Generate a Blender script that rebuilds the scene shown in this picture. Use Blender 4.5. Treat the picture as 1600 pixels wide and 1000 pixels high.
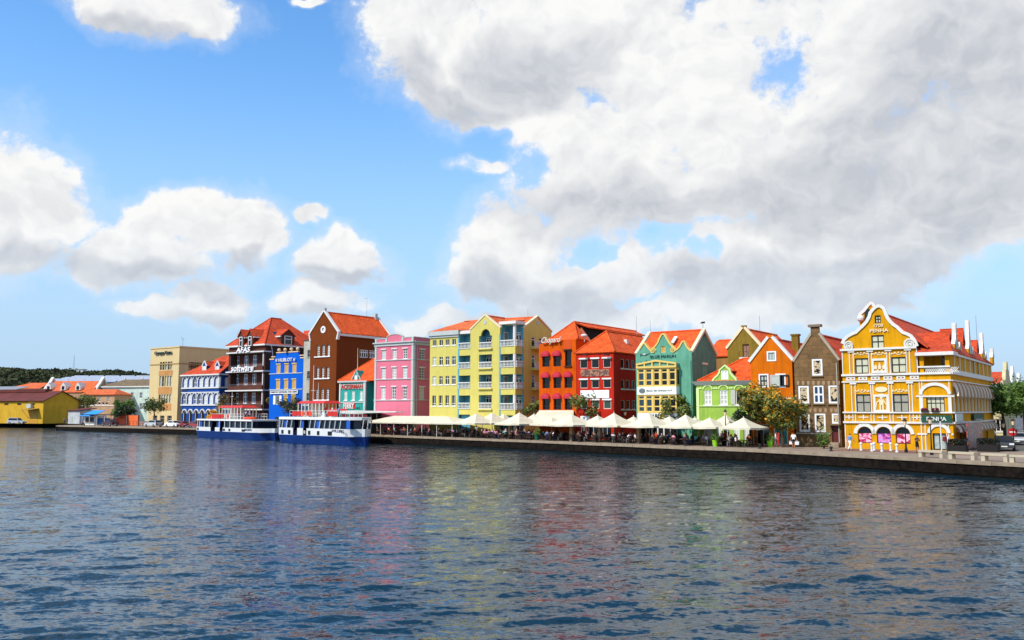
import bpy, math, random
from math import radians, sin, cos, pi, atan, atan2, sqrt, asin, tan
from mathutils import Vector, Matrix
from mathutils.geometry import delaunay_2d_cdt

for o in list(bpy.data.objects):
    bpy.data.objects.remove(o)
scene = bpy.context.scene
COL = scene.collection
random.seed(7)

# ------------------------------------------------------------------ camera
FPX, CAMZ, QZ = 1350.0, 5.5, 1.3          # focal length in px of a 1600 px wide frame, eye height, quay height
TH = atan(140.0 / FPX)                    # the lens is tilted up a little
cam_d = bpy.data.cameras.new('camera')
cam_d.sensor_width = 36.0
cam_d.lens = 36.0 * FPX / 1600.0
cam_d.clip_start = 0.5
cam_d.clip_end = 20000
cam = bpy.data.objects.new('camera', cam_d)
COL.objects.link(cam)
cam.location = (0, 0, CAMZ)
cam.rotation_euler = (pi / 2 + TH, 0, 0)
scene.camera = cam

def ray(px, py):
    u = (px - 800) / FPX
    v = (500 - py) / FPX
    return Vector((u, cos(TH) - v * sin(TH), sin(TH) + v * cos(TH)))

def at(px, py, Y):
    r = ray(px, py)
    return Vector((0, 0, CAMZ)) + r * (Y / r.y)

def onz(px, py, z=QZ):
    r = ray(px, py)
    return Vector((0, 0, CAMZ)) + r * ((z - CAMZ) / r.z)

# ------------------------------------------------------------------ sun and sky
SUN = Vector((-0.80, -0.60, 0)).normalized() * cos(radians(46)) + Vector((0, 0, sin(radians(46))))
sun_d = bpy.data.lights.new('sun', 'SUN')
sun_d.energy = 4.6
sun_d.angle = radians(0.6)
sun_d.color = (1.0, 0.94, 0.83)
sun = bpy.data.objects.new('sun', sun_d)
COL.objects.link(sun)
sun.rotation_euler = SUN.to_track_quat('Z', 'Y').to_euler()

scene.view_settings.view_transform = 'Standard'
scene.view_settings.look = 'None'
scene.view_settings.exposure = 0.0
scene.view_settings.gamma = 1.0

world = bpy.data.worlds.new('World')
scene.world = world
world.use_nodes = True
wt = world.node_tree
wt.nodes.clear()

class NT:
    """tiny helper to write node trees"""
    def __init__(self, tree): self.t = tree
    def n(self, kind, **kw):
        nd = self.t.nodes.new(kind)
        for k, v in kw.items():
            if k.startswith('i_'):
                key = k[2:]
                key = int(key) if key.isdigit() else key.replace('_', ' ')
                nd.inputs[key].default_value = v
            else:
                setattr(nd, k, v)
        return nd
    def l(self, a, b): self.t.links.new(a, b)
    def m(self, op, a, b=None, c=None, clamp=False):
        nd = self.t.nodes.new('ShaderNodeMath'); nd.operation = op; nd.use_clamp = clamp
        for i, x in enumerate((a, b, c)):
            if x is None: continue
            if isinstance(x, (int, float)): nd.inputs[i].default_value = x
            else: self.l(x, nd.inputs[i])
        return nd.outputs[0]
    def v(self, op, a, b=None):
        nd = self.t.nodes.new('ShaderNodeVectorMath'); nd.operation = op
        for i, x in enumerate((a, b)):
            if x is None: continue
            if isinstance(x, (tuple, list, Vector)): nd.inputs[i].default_value = tuple(x)
            else: self.l(x, nd.inputs[i])
        return nd.outputs['Value'] if op in ('DOT_PRODUCT', 'LENGTH') else nd.outputs[0]
    def maprange(self, val, a, b, c=0.0, d=1.0, smooth=True):
        nd = self.t.nodes.new('ShaderNodeMapRange')
        nd.interpolation_type = 'SMOOTHSTEP' if smooth else 'LINEAR'
        self.l(val, nd.inputs[0])
        for i, x in enumerate((a, b, c, d)): nd.inputs[i + 1].default_value = x
        return nd.outputs[0]
    def mixc(self, fac, a, b, blend='MIX'):
        nd = self.t.nodes.new('ShaderNodeMix'); nd.data_type = 'RGBA'; nd.blend_type = blend
        for sock, x in ((nd.inputs[0], fac), (nd.inputs[6], a), (nd.inputs[7], b)):
            if isinstance(x, (int, float)): sock.default_value = x
            elif isinstance(x, (tuple, list)): sock.default_value = tuple(x) + ((1.0,) if len(x) == 3 else ())
            else: self.l(x, sock)
        return nd.outputs[2]

def dir_azel(px, py):
    r = ray(px, py).normalized()
    return atan2(r.x, r.y), asin(r.z)

# cumulus banks: where they stand in the sky (centre and half size, read as bearings); positive = cloud, negative = gap
CLOUDS = [
 (225,6,118,38),(150,-14,84,22),(300,40,30,14),(478,-4,26,8),
 (30,318,78,84),(22,368,84,46),(78,340,46,50),
 (300,352,108,46),(205,388,84,42),(372,366,60,46),(330,462,56,30),(240,476,52,14),(150,412,44,30),
 (474,330,26,12),(545,396,58,40),(512,464,66,26),
 (690,95,112,100),(640,30,82,62),(760,60,150,120),(900,40,190,112),(760,190,40,26),(735,265,36,16),
 (830,170,90,70),(900,250,120,92),(960,290,150,92),(1090,140,150,110),(1150,60,100,70),(1080,290,150,70),
 (1230,240,150,96),(1380,90,190,150),(1480,60,190,160),(1450,230,240,140),(1350,310,200,70),(1560,300,120,80),
 (790,405,108,70),(760,425,80,44),(850,465,92,46),(1000,430,92,34),(1130,415,120,60),(1250,395,150,62),
 (1330,440,150,48),(1420,395,150,52),(1150,480,150,34),(960,492,110,22),(1540,360,110,50),(1290,480,120,26),(700,500,70,16)]
GAPS = [(1205,92,58,44),(812,262,34,42),(1045,388,52,30),(930,400,26,14),(1575,455,130,55),(1098,398,26,18),(740,225,34,30),(640,300,110,120)]

def azel(T, v):
    sx = T.n('ShaderNodeSeparateXYZ'); T.l(v, sx.inputs[0])
    az = T.m('ARCTAN2', sx.outputs[0], sx.outputs[1]); el = T.m('ARCSINE', sx.outputs[2])
    cx = T.n('ShaderNodeCombineXYZ'); T.l(az, cx.inputs[0]); T.l(el, cx.inputs[1])
    return cx.outputs[0], az, el
def blobs(T, p, lst, grow):
    """1 at the heart of a cloud, 0 at its rim, negative outside"""
    cov = None
    for c in lst:
        a, e = dir_azel(c[0], c[1])
        ix, iy = FPX / c[2] / grow, FPX / c[3] / grow
        nd = T.n('ShaderNodeVectorMath', operation='MULTIPLY_ADD')
        T.l(p, nd.inputs[0]); nd.inputs[1].default_value = (ix, iy, 0); nd.inputs[2].default_value = (-a * ix, -e * iy, 0)
        q = T.v('DOT_PRODUCT', nd.outputs[0], nd.outputs[0])
        cov = q if cov is None else T.m('MINIMUM', cov, q)
    return T.m('SUBTRACT', 1.0, cov)
# heavy parts of the banks, where little sunlight comes through: their grey undersides
HEAVY = [(1480,255,240,105),(1330,325,190,55),(1390,445,180,52),(1560,330,120,60),(960,335,160,52),(850,478,130,40),(760,448,66,36),(700,165,80,36),(640,120,50,46),
 (50,405,100,30),(250,430,130,28),(330,492,66,16),(540,428,70,18),(1180,315,110,36),(1500,120,150,130),(215,48,90,18),(1120,445,110,40),(840,110,120,60),(510,488,76,14),(385,408,60,16)]
W = NT(wt)
tc = W.n('ShaderNodeTexCoord')
vec = W.v('NORMALIZE', tc.outputs['Generated'])
pz, az, el = azel(W, vec)
warp = W.n('ShaderNodeTexNoise', i_Scale=7.0, i_Detail=4.0, i_Roughness=0.6); W.l(vec, warp.inputs['Vector'])
wv = W.v('MULTIPLY', W.v('SUBTRACT', warp.outputs['Color'], (0.5, 0.5, 0.5)), (0.15, 0.10, 0.0))
p = W.v('ADD', pz, wv)
cov = W.m('MINIMUM', W.m('MAXIMUM', blobs(W, p, CLOUDS, 1.08), -2.0), 0.62)
gap = W.m('MAXIMUM', blobs(W, p, GAPS, 1.15), 0.0)
cov = W.m('SUBTRACT', cov, W.m('MULTIPLY', gap, 1.0))
heavy = blobs(W, p, HEAVY, 1.15)
# the rest of the sky: the same broken cumulus everywhere else
far = W.n('ShaderNodeTexNoise', i_Scale=3.4, i_Detail=1.0, i_Roughness=0.5); W.l(vec, far.inputs['Vector'])
sxv = W.n('ShaderNodeSeparateXYZ'); W.l(vec, sxv.inputs[0])
gen = W.m('MULTIPLY', W.m('SUBTRACT', W.m('ADD', far.outputs[0], W.m('MULTIPLY', sxv.outputs[0], 0.10)), 0.60), 5.0)
outside = W.m('MAXIMUM', W.maprange(W.m('ABSOLUTE', az), 0.60, 0.80), W.maprange(el, 0.47, 0.62))
mixf = W.n('ShaderNodeMix'); W.l(outside, mixf.inputs[0]); W.l(cov, mixf.inputs[2]); W.l(gen, mixf.inputs[3])
mixh = W.n('ShaderNodeMix'); W.l(outside, mixh.inputs[0]); W.l(heavy, mixh.inputs[2]); W.l(W.m('SUBTRACT', gen, 0.4), mixh.inputs[3])
def billow(q, det):
    """rounded heaps, heap on heap"""
    vo = W.n('ShaderNodeTexVoronoi', voronoi_dimensions='2D', feature='F1', normalize=True, i_Scale=10.0, i_Detail=det, i_Roughness=0.58, i_Lacunarity=2.4)
    W.l(W.v('MULTIPLY', q, (1.0, 1.3, 1.0)), vo.inputs['Vector'])
    return W.m('MULTIPLY', W.m('SUBTRACT', 0.40, vo.outputs['Distance']), 1.5)
b0 = billow(p, 3.5)
b1 = billow(W.v('ADD', p, (-0.012, 0.017, 0.0)), 2.0)
fb = W.n('ShaderNodeTexNoise', i_Scale=20.0, i_Detail=7.0, i_Roughness=0.70); W.l(vec, fb.inputs['Vector'])
fringe = W.m('MULTIPLY', W.m('SUBTRACT', fb.outputs[0], 0.5), 2.3)
f0 = W.m('ADD', b0, fringe)
d0 = W.m('ADD', mixf.outputs[0], f0)
alpha = W.m('MULTIPLY', W.maprange(d0, -0.12, 0.48), W.maprange(el, 0.03, 0.22, 0.72, 1.0))
thin = W.maprange(d0, -1.1, 0.1)
relief = W.m('MULTIPLY', W.m('SUBTRACT', b1, b0), 0.85)
under = W.maprange(W.m('ADD', mixh.outputs[0], W.m('MULTIPLY', b0, 0.25)), -0.35, 0.95)
shade = W.m('ADD', W.m('MULTIPLY', under, 0.66), W.m('ADD', W.m('ADD', relief, W.m('MULTIPLY', fringe, -0.10)), 0.14), clamp=True)
ccol = W.mixc(shade, (9.7, 9.7, 9.6), (5.6, 5.9, 6.5))
sky = W.n('ShaderNodeTexSky', sky_type='NISHITA', sun_disc=False)
sky.sun_elevation = radians(46)
sky.sun_rotation = atan2(SUN.x, SUN.y)
sky.air_density = 1.0; sky.dust_density = 0.3; sky.ozone_density = 2.0; sky.altitude = 0
hs = W.n('ShaderNodeHueSaturation', i_Saturation=1.25, i_Value=2.5); W.l(sky.outputs[0], hs.inputs['Color'])
hz = W.maprange(el, 0.0, 0.42, 0.95, 0.0)
skyc = W.mixc(hz, hs.outputs[0], (4.3, 6.2, 8.6))
veil = W.mixc(W.m('MULTIPLY', thin, 0.22), skyc, (8.6, 9.0, 9.6))
final = W.mixc(alpha, veil, ccol)
bg = W.n('ShaderNodeBackground', i_Strength=0.1)
W.l(final, bg.inputs[0])
wo = W.n('ShaderNodeOutputWorld'); W.l(bg.outputs[0], wo.inputs[0])
world.cycles.sampling_method = 'MANUAL'
world.cycles.sample_map_resolution = 512

# ------------------------------------------------------------------ materials
def lin(h):
    h = h.lstrip('#')
    out = []
    for i in (0, 2, 4):
        c = int(h[i:i + 2], 16) / 255
        out.append(c / 12.92 if c <= 0.04045 else ((c + 0.055) / 1.055) ** 2.4)
    return out

MATS = {}
def mat(name, hx, rough=0.7, var=0.0, scale=1.0, bump=0.0, bscale=20.0, metal=0.0, spec=0.4, streak=0.0, emit=0.0, k=1.0):
    if name in MATS: return MATS[name]
    m = bpy.data.materials.new(name); m.use_nodes = True
    T = NT(m.node_tree); b = m.node_tree.nodes['Principled BSDF']
    c = [x * k for x in lin(hx)]
    b.inputs['Base Color'].default_value = (*c, 1)
    b.inputs['Roughness'].default_value = rough
    b.inputs['Metallic'].default_value = metal
    b.inputs['Specular IOR Level'].default_value = spec
    if emit:
        b.inputs['Emission Color'].default_value = (*c, 1); b.inputs['Emission Strength'].default_value = emit
    if var or streak or bump:
        tc = T.n('ShaderNodeTexCoord')
        col = None
        if var:
            n1 = T.n('ShaderNodeTexNoise', i_Scale=scale, i_Detail=6.0, i_Roughness=0.65)
            T.l(tc.outputs['Object'], n1.inputs['Vector'])
            f = T.maprange(n1.outputs[0], 0.3, 0.7, 1 - var, 1 + var * 0.6)
            col = T.v('SCALE', (c[0], c[1], c[2])); nd = col.node; T.l(f, nd.inputs['Scale'])
        if streak:
            mp = T.n('ShaderNodeMapping'); mp.inputs['Scale'].default_value = (2.2, 2.2, 0.12)
            T.l(tc.outputs['Object'], mp.inputs[0])
            n2 = T.n('ShaderNodeTexNoise', i_Scale=1.0, i_Detail=5.0, i_Roughness=0.7)
            T.l(mp.outputs[0], n2.inputs['Vector'])
            f2 = T.maprange(n2.outputs[0], 0.42, 0.75, 1.0, 1 - streak)
            v = T.v('SCALE', col if col is not None else tuple(c)); T.l(f2, v.node.inputs['Scale'])
            col = v
        if col is not None: T.l(col, b.inputs['Base Color'])
        if bump:
            n3 = T.n('ShaderNodeTexNoise', i_Scale=bscale, i_Detail=4.0)
            T.l(tc.outputs['Object'], n3.inputs['Vector'])
            bp = T.n('ShaderNodeBump', i_Strength=bump, i_Distance=0.05)
            T.l(n3.outputs[0], bp.inputs['Height']); T.l(bp.outputs[0], b.inputs['Normal'])
    MATS[name] = m
    return m

def wall(name, hx, k=0.85, var=0.17, streak=0.28):
    return mat('stucco_' + name, hx, 0.82, var, 0.45, 0.25, 9.0, spec=0.10, streak=streak, k=k * .8)

def tile_mat(name, hx, k=0.85, course=0.30):
    """clay pantiles: courses across the slope, columns along it, patchy weathering"""
    if name in MATS: return MATS[name]
    m = bpy.data.materials.new(name); m.use_nodes = True
    T = NT(m.node_tree); b = m.node_tree.nodes['Principled BSDF']
    c = [x * k for x in lin(hx)]
    tc = T.n('ShaderNodeTexCoord'); o = tc.outputs['Object']
    sp = T.n('ShaderNodeSeparateXYZ'); T.l(o, sp.inputs[0])
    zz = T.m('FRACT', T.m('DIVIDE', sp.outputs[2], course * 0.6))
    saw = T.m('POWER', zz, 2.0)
    xx = T.m('ABSOLUTE', T.m('SINE', T.m('MULTIPLY', T.m('ADD', sp.outputs[0], sp.outputs[1]), pi / 0.26)))
    n1 = T.n('ShaderNodeTexNoise', i_Scale=0.55, i_Detail=7.0, i_Roughness=0.7); T.l(o, n1.inputs['Vector'])
    mp = T.n('ShaderNodeMapping'); mp.inputs['Scale'].default_value = (3.2, 3.2, 6.0); T.l(o, mp.inputs[0])
    vo = T.n('ShaderNodeTexWhiteNoise', noise_dimensions='3D')
    sn = T.v('SNAP', mp.outputs[0], (1, 1, 1)); T.l(sn, vo.inputs['Vector'])
    f = T.m('ADD', T.maprange(n1.outputs[0], 0.25, 0.75, 0.68, 1.12), T.m('MULTIPLY', T.m('SUBTRACT', vo.outputs[0], 0.5), 0.40))
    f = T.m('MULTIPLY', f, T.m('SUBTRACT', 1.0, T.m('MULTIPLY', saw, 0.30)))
    v = T.v('SCALE', tuple(c)); T.l(f, v.node.inputs['Scale'])
    T.l(v, b.inputs['Base Color'])
    b.inputs['Roughness'].default_value = 0.8
    b.inputs['Specular IOR Level'].default_value = 0.2
    h = T.m('ADD', T.m('MULTIPLY', saw, -1.0), T.m('MULTIPLY', xx, 0.8))
    bp = T.n('ShaderNodeBump', i_Strength=0.7, i_Distance=0.08); T.l(h, bp.inputs['Height']); T.l(bp.outputs[0], b.inputs['Normal'])
    MATS[name] = m
    return m

def brick_mat(name, hx, mortar, k=0.85, scale=1.0, bw=0.9, bh=0.45):
    if name in MATS: return MATS[name]
    m = bpy.data.materials.new(name); m.use_nodes = True
    T = NT(m.node_tree); b = m.node_tree.nodes['Principled BSDF']
    c = [x * k for x in lin(hx)]; c2 = [x * 0.72 for x in c]; mo = [x * k for x in lin(mortar)]
    tc = T.n('ShaderNodeTexCoord')
    sp = T.n('ShaderNodeSeparateXYZ'); T.l(tc.outputs['Object'], sp.inputs[0])
    cb = T.n('ShaderNodeCombineXYZ')
    T.l(T.m('ADD', sp.outputs[0], sp.outputs[1]), cb.inputs[0]); T.l(sp.outputs[2], cb.inputs[1])
    br = T.n('ShaderNodeTexBrick', i_Scale=scale)
    br.inputs['Color1'].default_value = (*c, 1); br.inputs['Color2'].default_value = (*c2, 1); br.inputs['Mortar'].default_value = (*mo, 1)
    br.inputs['Mortar Size'].default_value = 0.025; br.inputs['Brick Width'].default_value = bw; br.inputs['Row Height'].default_value = bh
    T.l(cb.outputs[0], br.inputs['Vector'])
    n1 = T.n('ShaderNodeTexNoise', i_Scale=1.3, i_Detail=7.0, i_Roughness=0.7); T.l(tc.outputs['Object'], n1.inputs['Vector'])
    v = T.v('SCALE', br.outputs[0]); T.l(T.maprange(n1.outputs[0], 0.25, 0.75, 0.65, 1.2), v.node.inputs['Scale'])
    T.l(v, b.inputs['Base Color']); b.inputs['Roughness'].default_value = 0.85
    bp = T.n('ShaderNodeBump', i_Strength=0.4, i_Distance=0.04); T.l(br.outputs['Fac'], bp.inputs['Height']); bp.invert = True
    T.l(bp.outputs[0], b.inputs['Normal'])
    MATS[name] = m
    return m

WHITE = mat('white_paint', 'F2F0E8', 0.6, 0.07, 1.2, k=0.78, streak=0.08)
CREAMP = mat('cream_paint', 'F4E2B8', 0.6, 0.06, 1.2, k=0.86)
GLASS = mat('dark_glass', '0B0F12', 0.08, spec=0.5)
GLASSB = mat('blue_glass', '1E3A5A', 0.08, spec=0.5)
PALEGL = mat('pale_blind', 'C9CFC4', 0.35, 0.10, 3.0, k=0.8)
SHUT = mat('louvre_grey', 'B4B2A6', 0.6, 0.1, 4.0)
DARKFR = mat('dark_green_frame', '10201C', 0.5)
BLACK = mat('black_metal', '101010', 0.45)
VOID = mat('dark_interior', '0A0908', 0.9)
CONC = mat('concrete', 'A8957C', 0.85, 0.22, 0.8, 0.3, 14, k=0.75)
GREYT = mat('grey_trim', 'BFC6C2', 0.7, 0.08, 1.0, k=0.85)
STEEL = mat('galvanised_steel', '9AA0A2', 0.4, metal=0.7)
WOOD = mat('dark_wood', '2E1C12', 0.7, 0.2, 3.0)
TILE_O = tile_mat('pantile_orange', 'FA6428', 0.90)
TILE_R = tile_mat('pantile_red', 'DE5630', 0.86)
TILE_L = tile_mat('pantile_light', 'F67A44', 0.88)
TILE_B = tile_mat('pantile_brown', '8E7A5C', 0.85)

# ------------------------------------------------------------------ mesh helpers
class MB:
    def __init__(self): self.v = []; self.f = []; self.mi = []; self.sm = []; self.cur = 0; self.smooth = False
    def add(self, vs, fs):
        n = len(self.v); self.v.extend([tuple(x) for x in vs])
        for f in fs:
            self.f.append([n + i for i in f]); self.mi.append(self.cur); self.sm.append(self.smooth)
        return self
    def box(self, x0, x1, y0, y1, z0, z1):
        return self.add([(x0,y0,z0),(x1,y0,z0),(x1,y1,z0),(x0,y1,z0),(x0,y0,z1),(x1,y0,z1),(x1,y1,z1),(x0,y1,z1)],
                        [(0,3,2,1),(4,5,6,7),(0,1,5,4),(1,2,6,5),(2,3,7,6),(3,0,4,7)])
    def tube(self, p0, p1, r0, r1=None, n=8, caps=True):
        r1 = r0 if r1 is None else r1
        p0 = Vector(p0); p1 = Vector(p1); d = (p1 - p0)
        if d.length < 1e-6: return self
        q = d.to_track_quat('Z', 'Y')
        vs = []
        for p_, r_ in ((p0, r0), (p1, r1)):
            for i in range(n):
                a = 2 * pi * i / n
                vs.append(p_ + q @ Vector((cos(a) * r_, sin(a) * r_, 0)))
        fs = [(i, (i + 1) % n, n + (i + 1) % n, n + i) for i in range(n)]
        if caps: fs += [tuple(range(n - 1, -1, -1)), tuple(range(n, 2 * n))]
        return self.add(vs, fs)
    def path(self, pts, r, n=6):
        for a, b in zip(pts[:-1], pts[1:]): self.tube(a, b, r, r, n)
        return self
    def lathe(self, prof, n=12, c=(0, 0, 0)):
        vs = []; fs = []
        for r, z in prof:
            for i in range(n):
                a = 2 * pi * i / n; vs.append((c[0] + cos(a) * r, c[1] + sin(a) * r, c[2] + z))
        for k in range(len(prof) - 1):
            for i in range(n):
                j = (i + 1) % n
                fs.append((k * n + i, k * n + j, (k + 1) * n + j, (k + 1) * n + i))
        fs.append(tuple(range(n - 1, -1, -1))); fs.append(tuple(range((len(prof) - 1) * n, len(prof) * n)))
        return self.add(vs, fs)
    def ball(self, c, r, n=8, m=6, sq=1.0):
        return self.lathe([(max(0.001, r * sin(pi * k / m)), -r * sq * cos(pi * k / m)) for k in range(m + 1)], n, c)
    def slab(self, poly, y0, y1, holes=()):
        """outline in (x,z) extruded along y from y0 (front) to y1 (back), with holes"""
        loops = [list(poly)] + [list(h) for h in holes]
        for i, lp in enumerate(loops):
            ar = sum(lp[k][0] * lp[(k + 1) % len(lp)][1] - lp[(k + 1) % len(lp)][0] * lp[k][1] for k in range(len(lp)))
            if (ar > 0) != (i == 0): lp.reverse()
        pts = []; edges = []
        for lp in loops:
            n0 = len(pts); pts += lp
            edges += [(n0 + k, n0 + (k + 1) % len(lp)) for k in range(len(lp))]
        if len(loops) == 1 and len(poly) <= 4:
            n0 = len(poly); lp = loops[0]
            self.add([(a, y0, b) for a, b in lp] + [(a, y1, b) for a, b in lp],
                     [tuple(range(n0)), tuple(range(2 * n0 - 1, n0 - 1, -1))] + [(k, n0 + k, n0 + (k + 1) % n0, (k + 1) % n0) for k in range(n0)])
            return self
        r = delaunay_2d_cdt([Vector(q) for q in pts], edges, [], 0, 1e-5)
        V2, tris = r[0], r[2]
        keep = []
        for t in tris:
            c = (V2[t[0]] + V2[t[1]] + V2[t[2]]) / 3
            if inside(c, loops[0]) and not any(inside(c, h) for h in loops[1:]):
                a, b_, c_ = (V2[k] for k in t)
                if (b_ - a).cross(c_ - a) < 0: t = (t[0], t[2], t[1])
                keep.append(tuple(t))
        n = len(V2)
        vs = [(q.x, y0, q.y) for q in V2] + [(q.x, y1, q.y) for q in V2]
        fs = list(keep) + [tuple(n + k for k in reversed(t)) for t in keep]
        self.add(vs, fs)
        for lp in loops:
            m_ = len(lp)
            self.add([(a, y0, b) for a, b in lp] + [(a, y1, b) for a, b in lp],
                     [(k, m_ + k, m_ + (k + 1) % m_, (k + 1) % m_) for k in range(m_)])
        return self
    def ring(self, outer, inner, y0, y1):
        n = len(outer)
        vs = [(a, y0, b) for a, b in outer] + [(a, y0, b) for a, b in inner] + [(a, y1, b) for a, b in outer] + [(a, y1, b) for a, b in inner]
        fs = []
        for k in range(n):
            j = (k + 1) % n
            fs += [(k, j, n + j, n + k), (k, 2 * n + k, 2 * n + j, j), (n + k, n + j, 3 * n + j, 3 * n + k), (2 * n + k, 3 * n + k, 3 * n + j, 2 * n + j)]
        return self.add(vs, fs)
    def strip(self, pts, wd, y0, y1, closed=False):
        """band of width wd following a polyline in (x,z), thick from y0 to y1"""
        n = len(pts); L = []; R = []
        for i, p_ in enumerate(pts):
            a = Vector(pts[i - 1] if (i > 0 or closed) else pts[0]); b = Vector(pts[(i + 1) % n] if (i < n - 1 or closed) else pts[-1])
            d = (b - a)
            d = d.normalized() if d.length > 1e-9 else Vector((1, 0))
            nn = Vector((-d.y, d.x)) * wd / 2
            L.append((p_[0] + nn.x, p_[1] + nn.y)); R.append((p_[0] - nn.x, p_[1] - nn.y))
        m_ = n if closed else n - 1
        for i in range(m_):
            j = (i + 1) % n
            q = [R[i], R[j], L[j], L[i]]
            self.add([(a, y0, b) for a, b in q] + [(a, y1, b) for a, b in q],
                     [(0,1,2,3),(7,6,5,4),(0,4,5,1),(2,6,7,3)] + ([(3,7,4,0)] if (i == 0 and not closed) else []) + ([(1,5,6,2)] if (i == m_ - 1 and not closed) else []))
        return self
    def plate(self, pts, t):
        """3D polygon made solid, thickness t below its normal"""
        P = [Vector(q) for q in pts]
        nn = Vector((0, 0, 0))
        for i in range(len(P)): nn += P[i].cross(P[(i + 1) % len(P)])
        nn.normalize()
        if nn.z < 0: P.reverse(); nn = -nn
        n = len(P)
        self.add(P + [q - nn * t for q in P], [tuple(range(n)), tuple(range(2 * n - 1, n - 1, -1))] + [(k, n + k, n + (k + 1) % n, (k + 1) % n) for k in range(n)])
        return self
    def pieces(self):
        """the separate pieces of this mesh (parts that touch stay together)"""
        n = len(self.v); par = list(range(n))
        def find(i):
            while par[i] != i: par[i] = par[par[i]]; i = par[i]
            return i
        for f in self.f:
            for k in f[1:]: par[find(k)] = find(f[0])
        isl = {}
        for i in range(n): isl.setdefault(find(i), []).append(i)
        bb = []
        for ids in isl.values():
            P = [self.v[i] for i in ids]
            bb.append([[min(q[k] for q in P) - .012 for k in range(3)], [max(q[k] for q in P) + .012 for k in range(3)], list(ids)])
        done = False
        while not done:
            done = True; out = []
            for b_ in bb:
                for c in out:
                    if all(b_[0][k] <= c[1][k] and c[0][k] <= b_[1][k] for k in range(3)):
                        for k in range(3): c[0][k] = min(c[0][k], b_[0][k]); c[1][k] = max(c[1][k], b_[1][k])
                        c[2] += b_[2]; done = False; break
                else: out.append(b_)
            bb = out
        own = {}
        for j, b_ in enumerate(bb):
            for i in b_[2]: own[i] = j
        res = [MB() for _ in bb]; mp = [{} for _ in bb]
        for f, mi, sm in zip(self.f, self.mi, self.sm):
            j = own[f[0]]; m_ = mp[j]; r = res[j]; g_ = []
            for i in f:
                if i not in m_: m_[i] = len(r.v); r.v.append(self.v[i])
                g_.append(m_[i])
            r.f.append(g_); r.mi.append(mi); r.sm.append(sm)
        return [r for r in res if r.f]
    def mesh(self, name, *mats):
        me = bpy.data.meshes.new(name)
        me.from_pydata(self.v, [], self.f)
        for m_ in mats: me.materials.append(m_)
        if any(self.mi): me.polygons.foreach_set('material_index', self.mi)
        if any(self.sm): me.polygons.foreach_set('use_smooth', self.sm)
        me.update()
        return me

def inside(c, poly):
    x, y = c[0], c[1]; r = False; j = len(poly) - 1
    for i in range(len(poly)):
        xi, yi = poly[i][0], poly[i][1]; xj, yj = poly[j][0], poly[j][1]
        if (yi > y) != (yj > y) and x < (xj - xi) * (y - yi) / (yj - yi) + xi: r = not r
        j = i
    return r

def obj(name, mb, mats=None, parent=None, loc=(0, 0, 0), rot=0.0, label=None):
    me = mb
    if isinstance(mb, MB) and name in PIECES:
        res = None
        for piece in mb.pieces():
            o = obj_one(name, piece, mats, parent, loc, rot, label); res = res or o
        return res
    return obj_one(name, mb, mats, parent, loc, rot, label)

PIECES = {'pilaster_strip', 'balcony_apron', 'panel_moulding', 'arch_moulding', 'stucco_relief', 'ledge', 'blue_curtain', 'capital', 'string_course', 'voussoir', 'arcade_moulding', 'balcony_slab', 'shop_front', 'hood_moulding', 'coping', 'blue_edge', 'wheelhouse_post', 'fish_belly'}

def obj_one(name, mb, mats=None, parent=None, loc=(0, 0, 0), rot=0.0, label=None):
    me = mb
    if isinstance(mb, MB):
        ml = mats if isinstance(mats, (list, tuple)) else [mats]
        me = mb.mesh(name, *ml)
    o = bpy.data.objects.new(name, me)
    COL.objects.link(o)
    o.location = loc
    if rot: o.rotation_euler = (0, 0, rot)
    if parent: o.parent = parent
    if label: o['label'] = label
    if parent and name in ('crown', 'blossom', 'foliage', 'plant', 'hedge', 'flowers'): o['kind'] = 'stuff'
    return o

def tag(o, label, cat, group=None):
    o['label'] = label; o['category'] = cat
    if group: o['group'] = group
    return o

def thing(name, label, cat, loc=(0, 0, 0), rot=0.0, group=None):
    o = bpy.data.objects.new(name, None)
    COL.objects.link(o)
    o.empty_display_size = 0.5
    o.location = loc; o.rotation_euler = (0, 0, rot)
    return tag(o, label, cat, group)

def struct(name, mb, m):
    o = obj(name, mb, m); o['kind'] = 'structure'; return o

def copy_tree(o, loc=None, rot=None, parent=None):
    c = o.copy(); COL.objects.link(c)
    if parent: c.parent = parent
    for ch in o.children: copy_tree(ch, parent=c)
    if loc is not None: c.location = loc
    if rot is not None: c.rotation_euler = (0, 0, rot)
    return c

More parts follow.
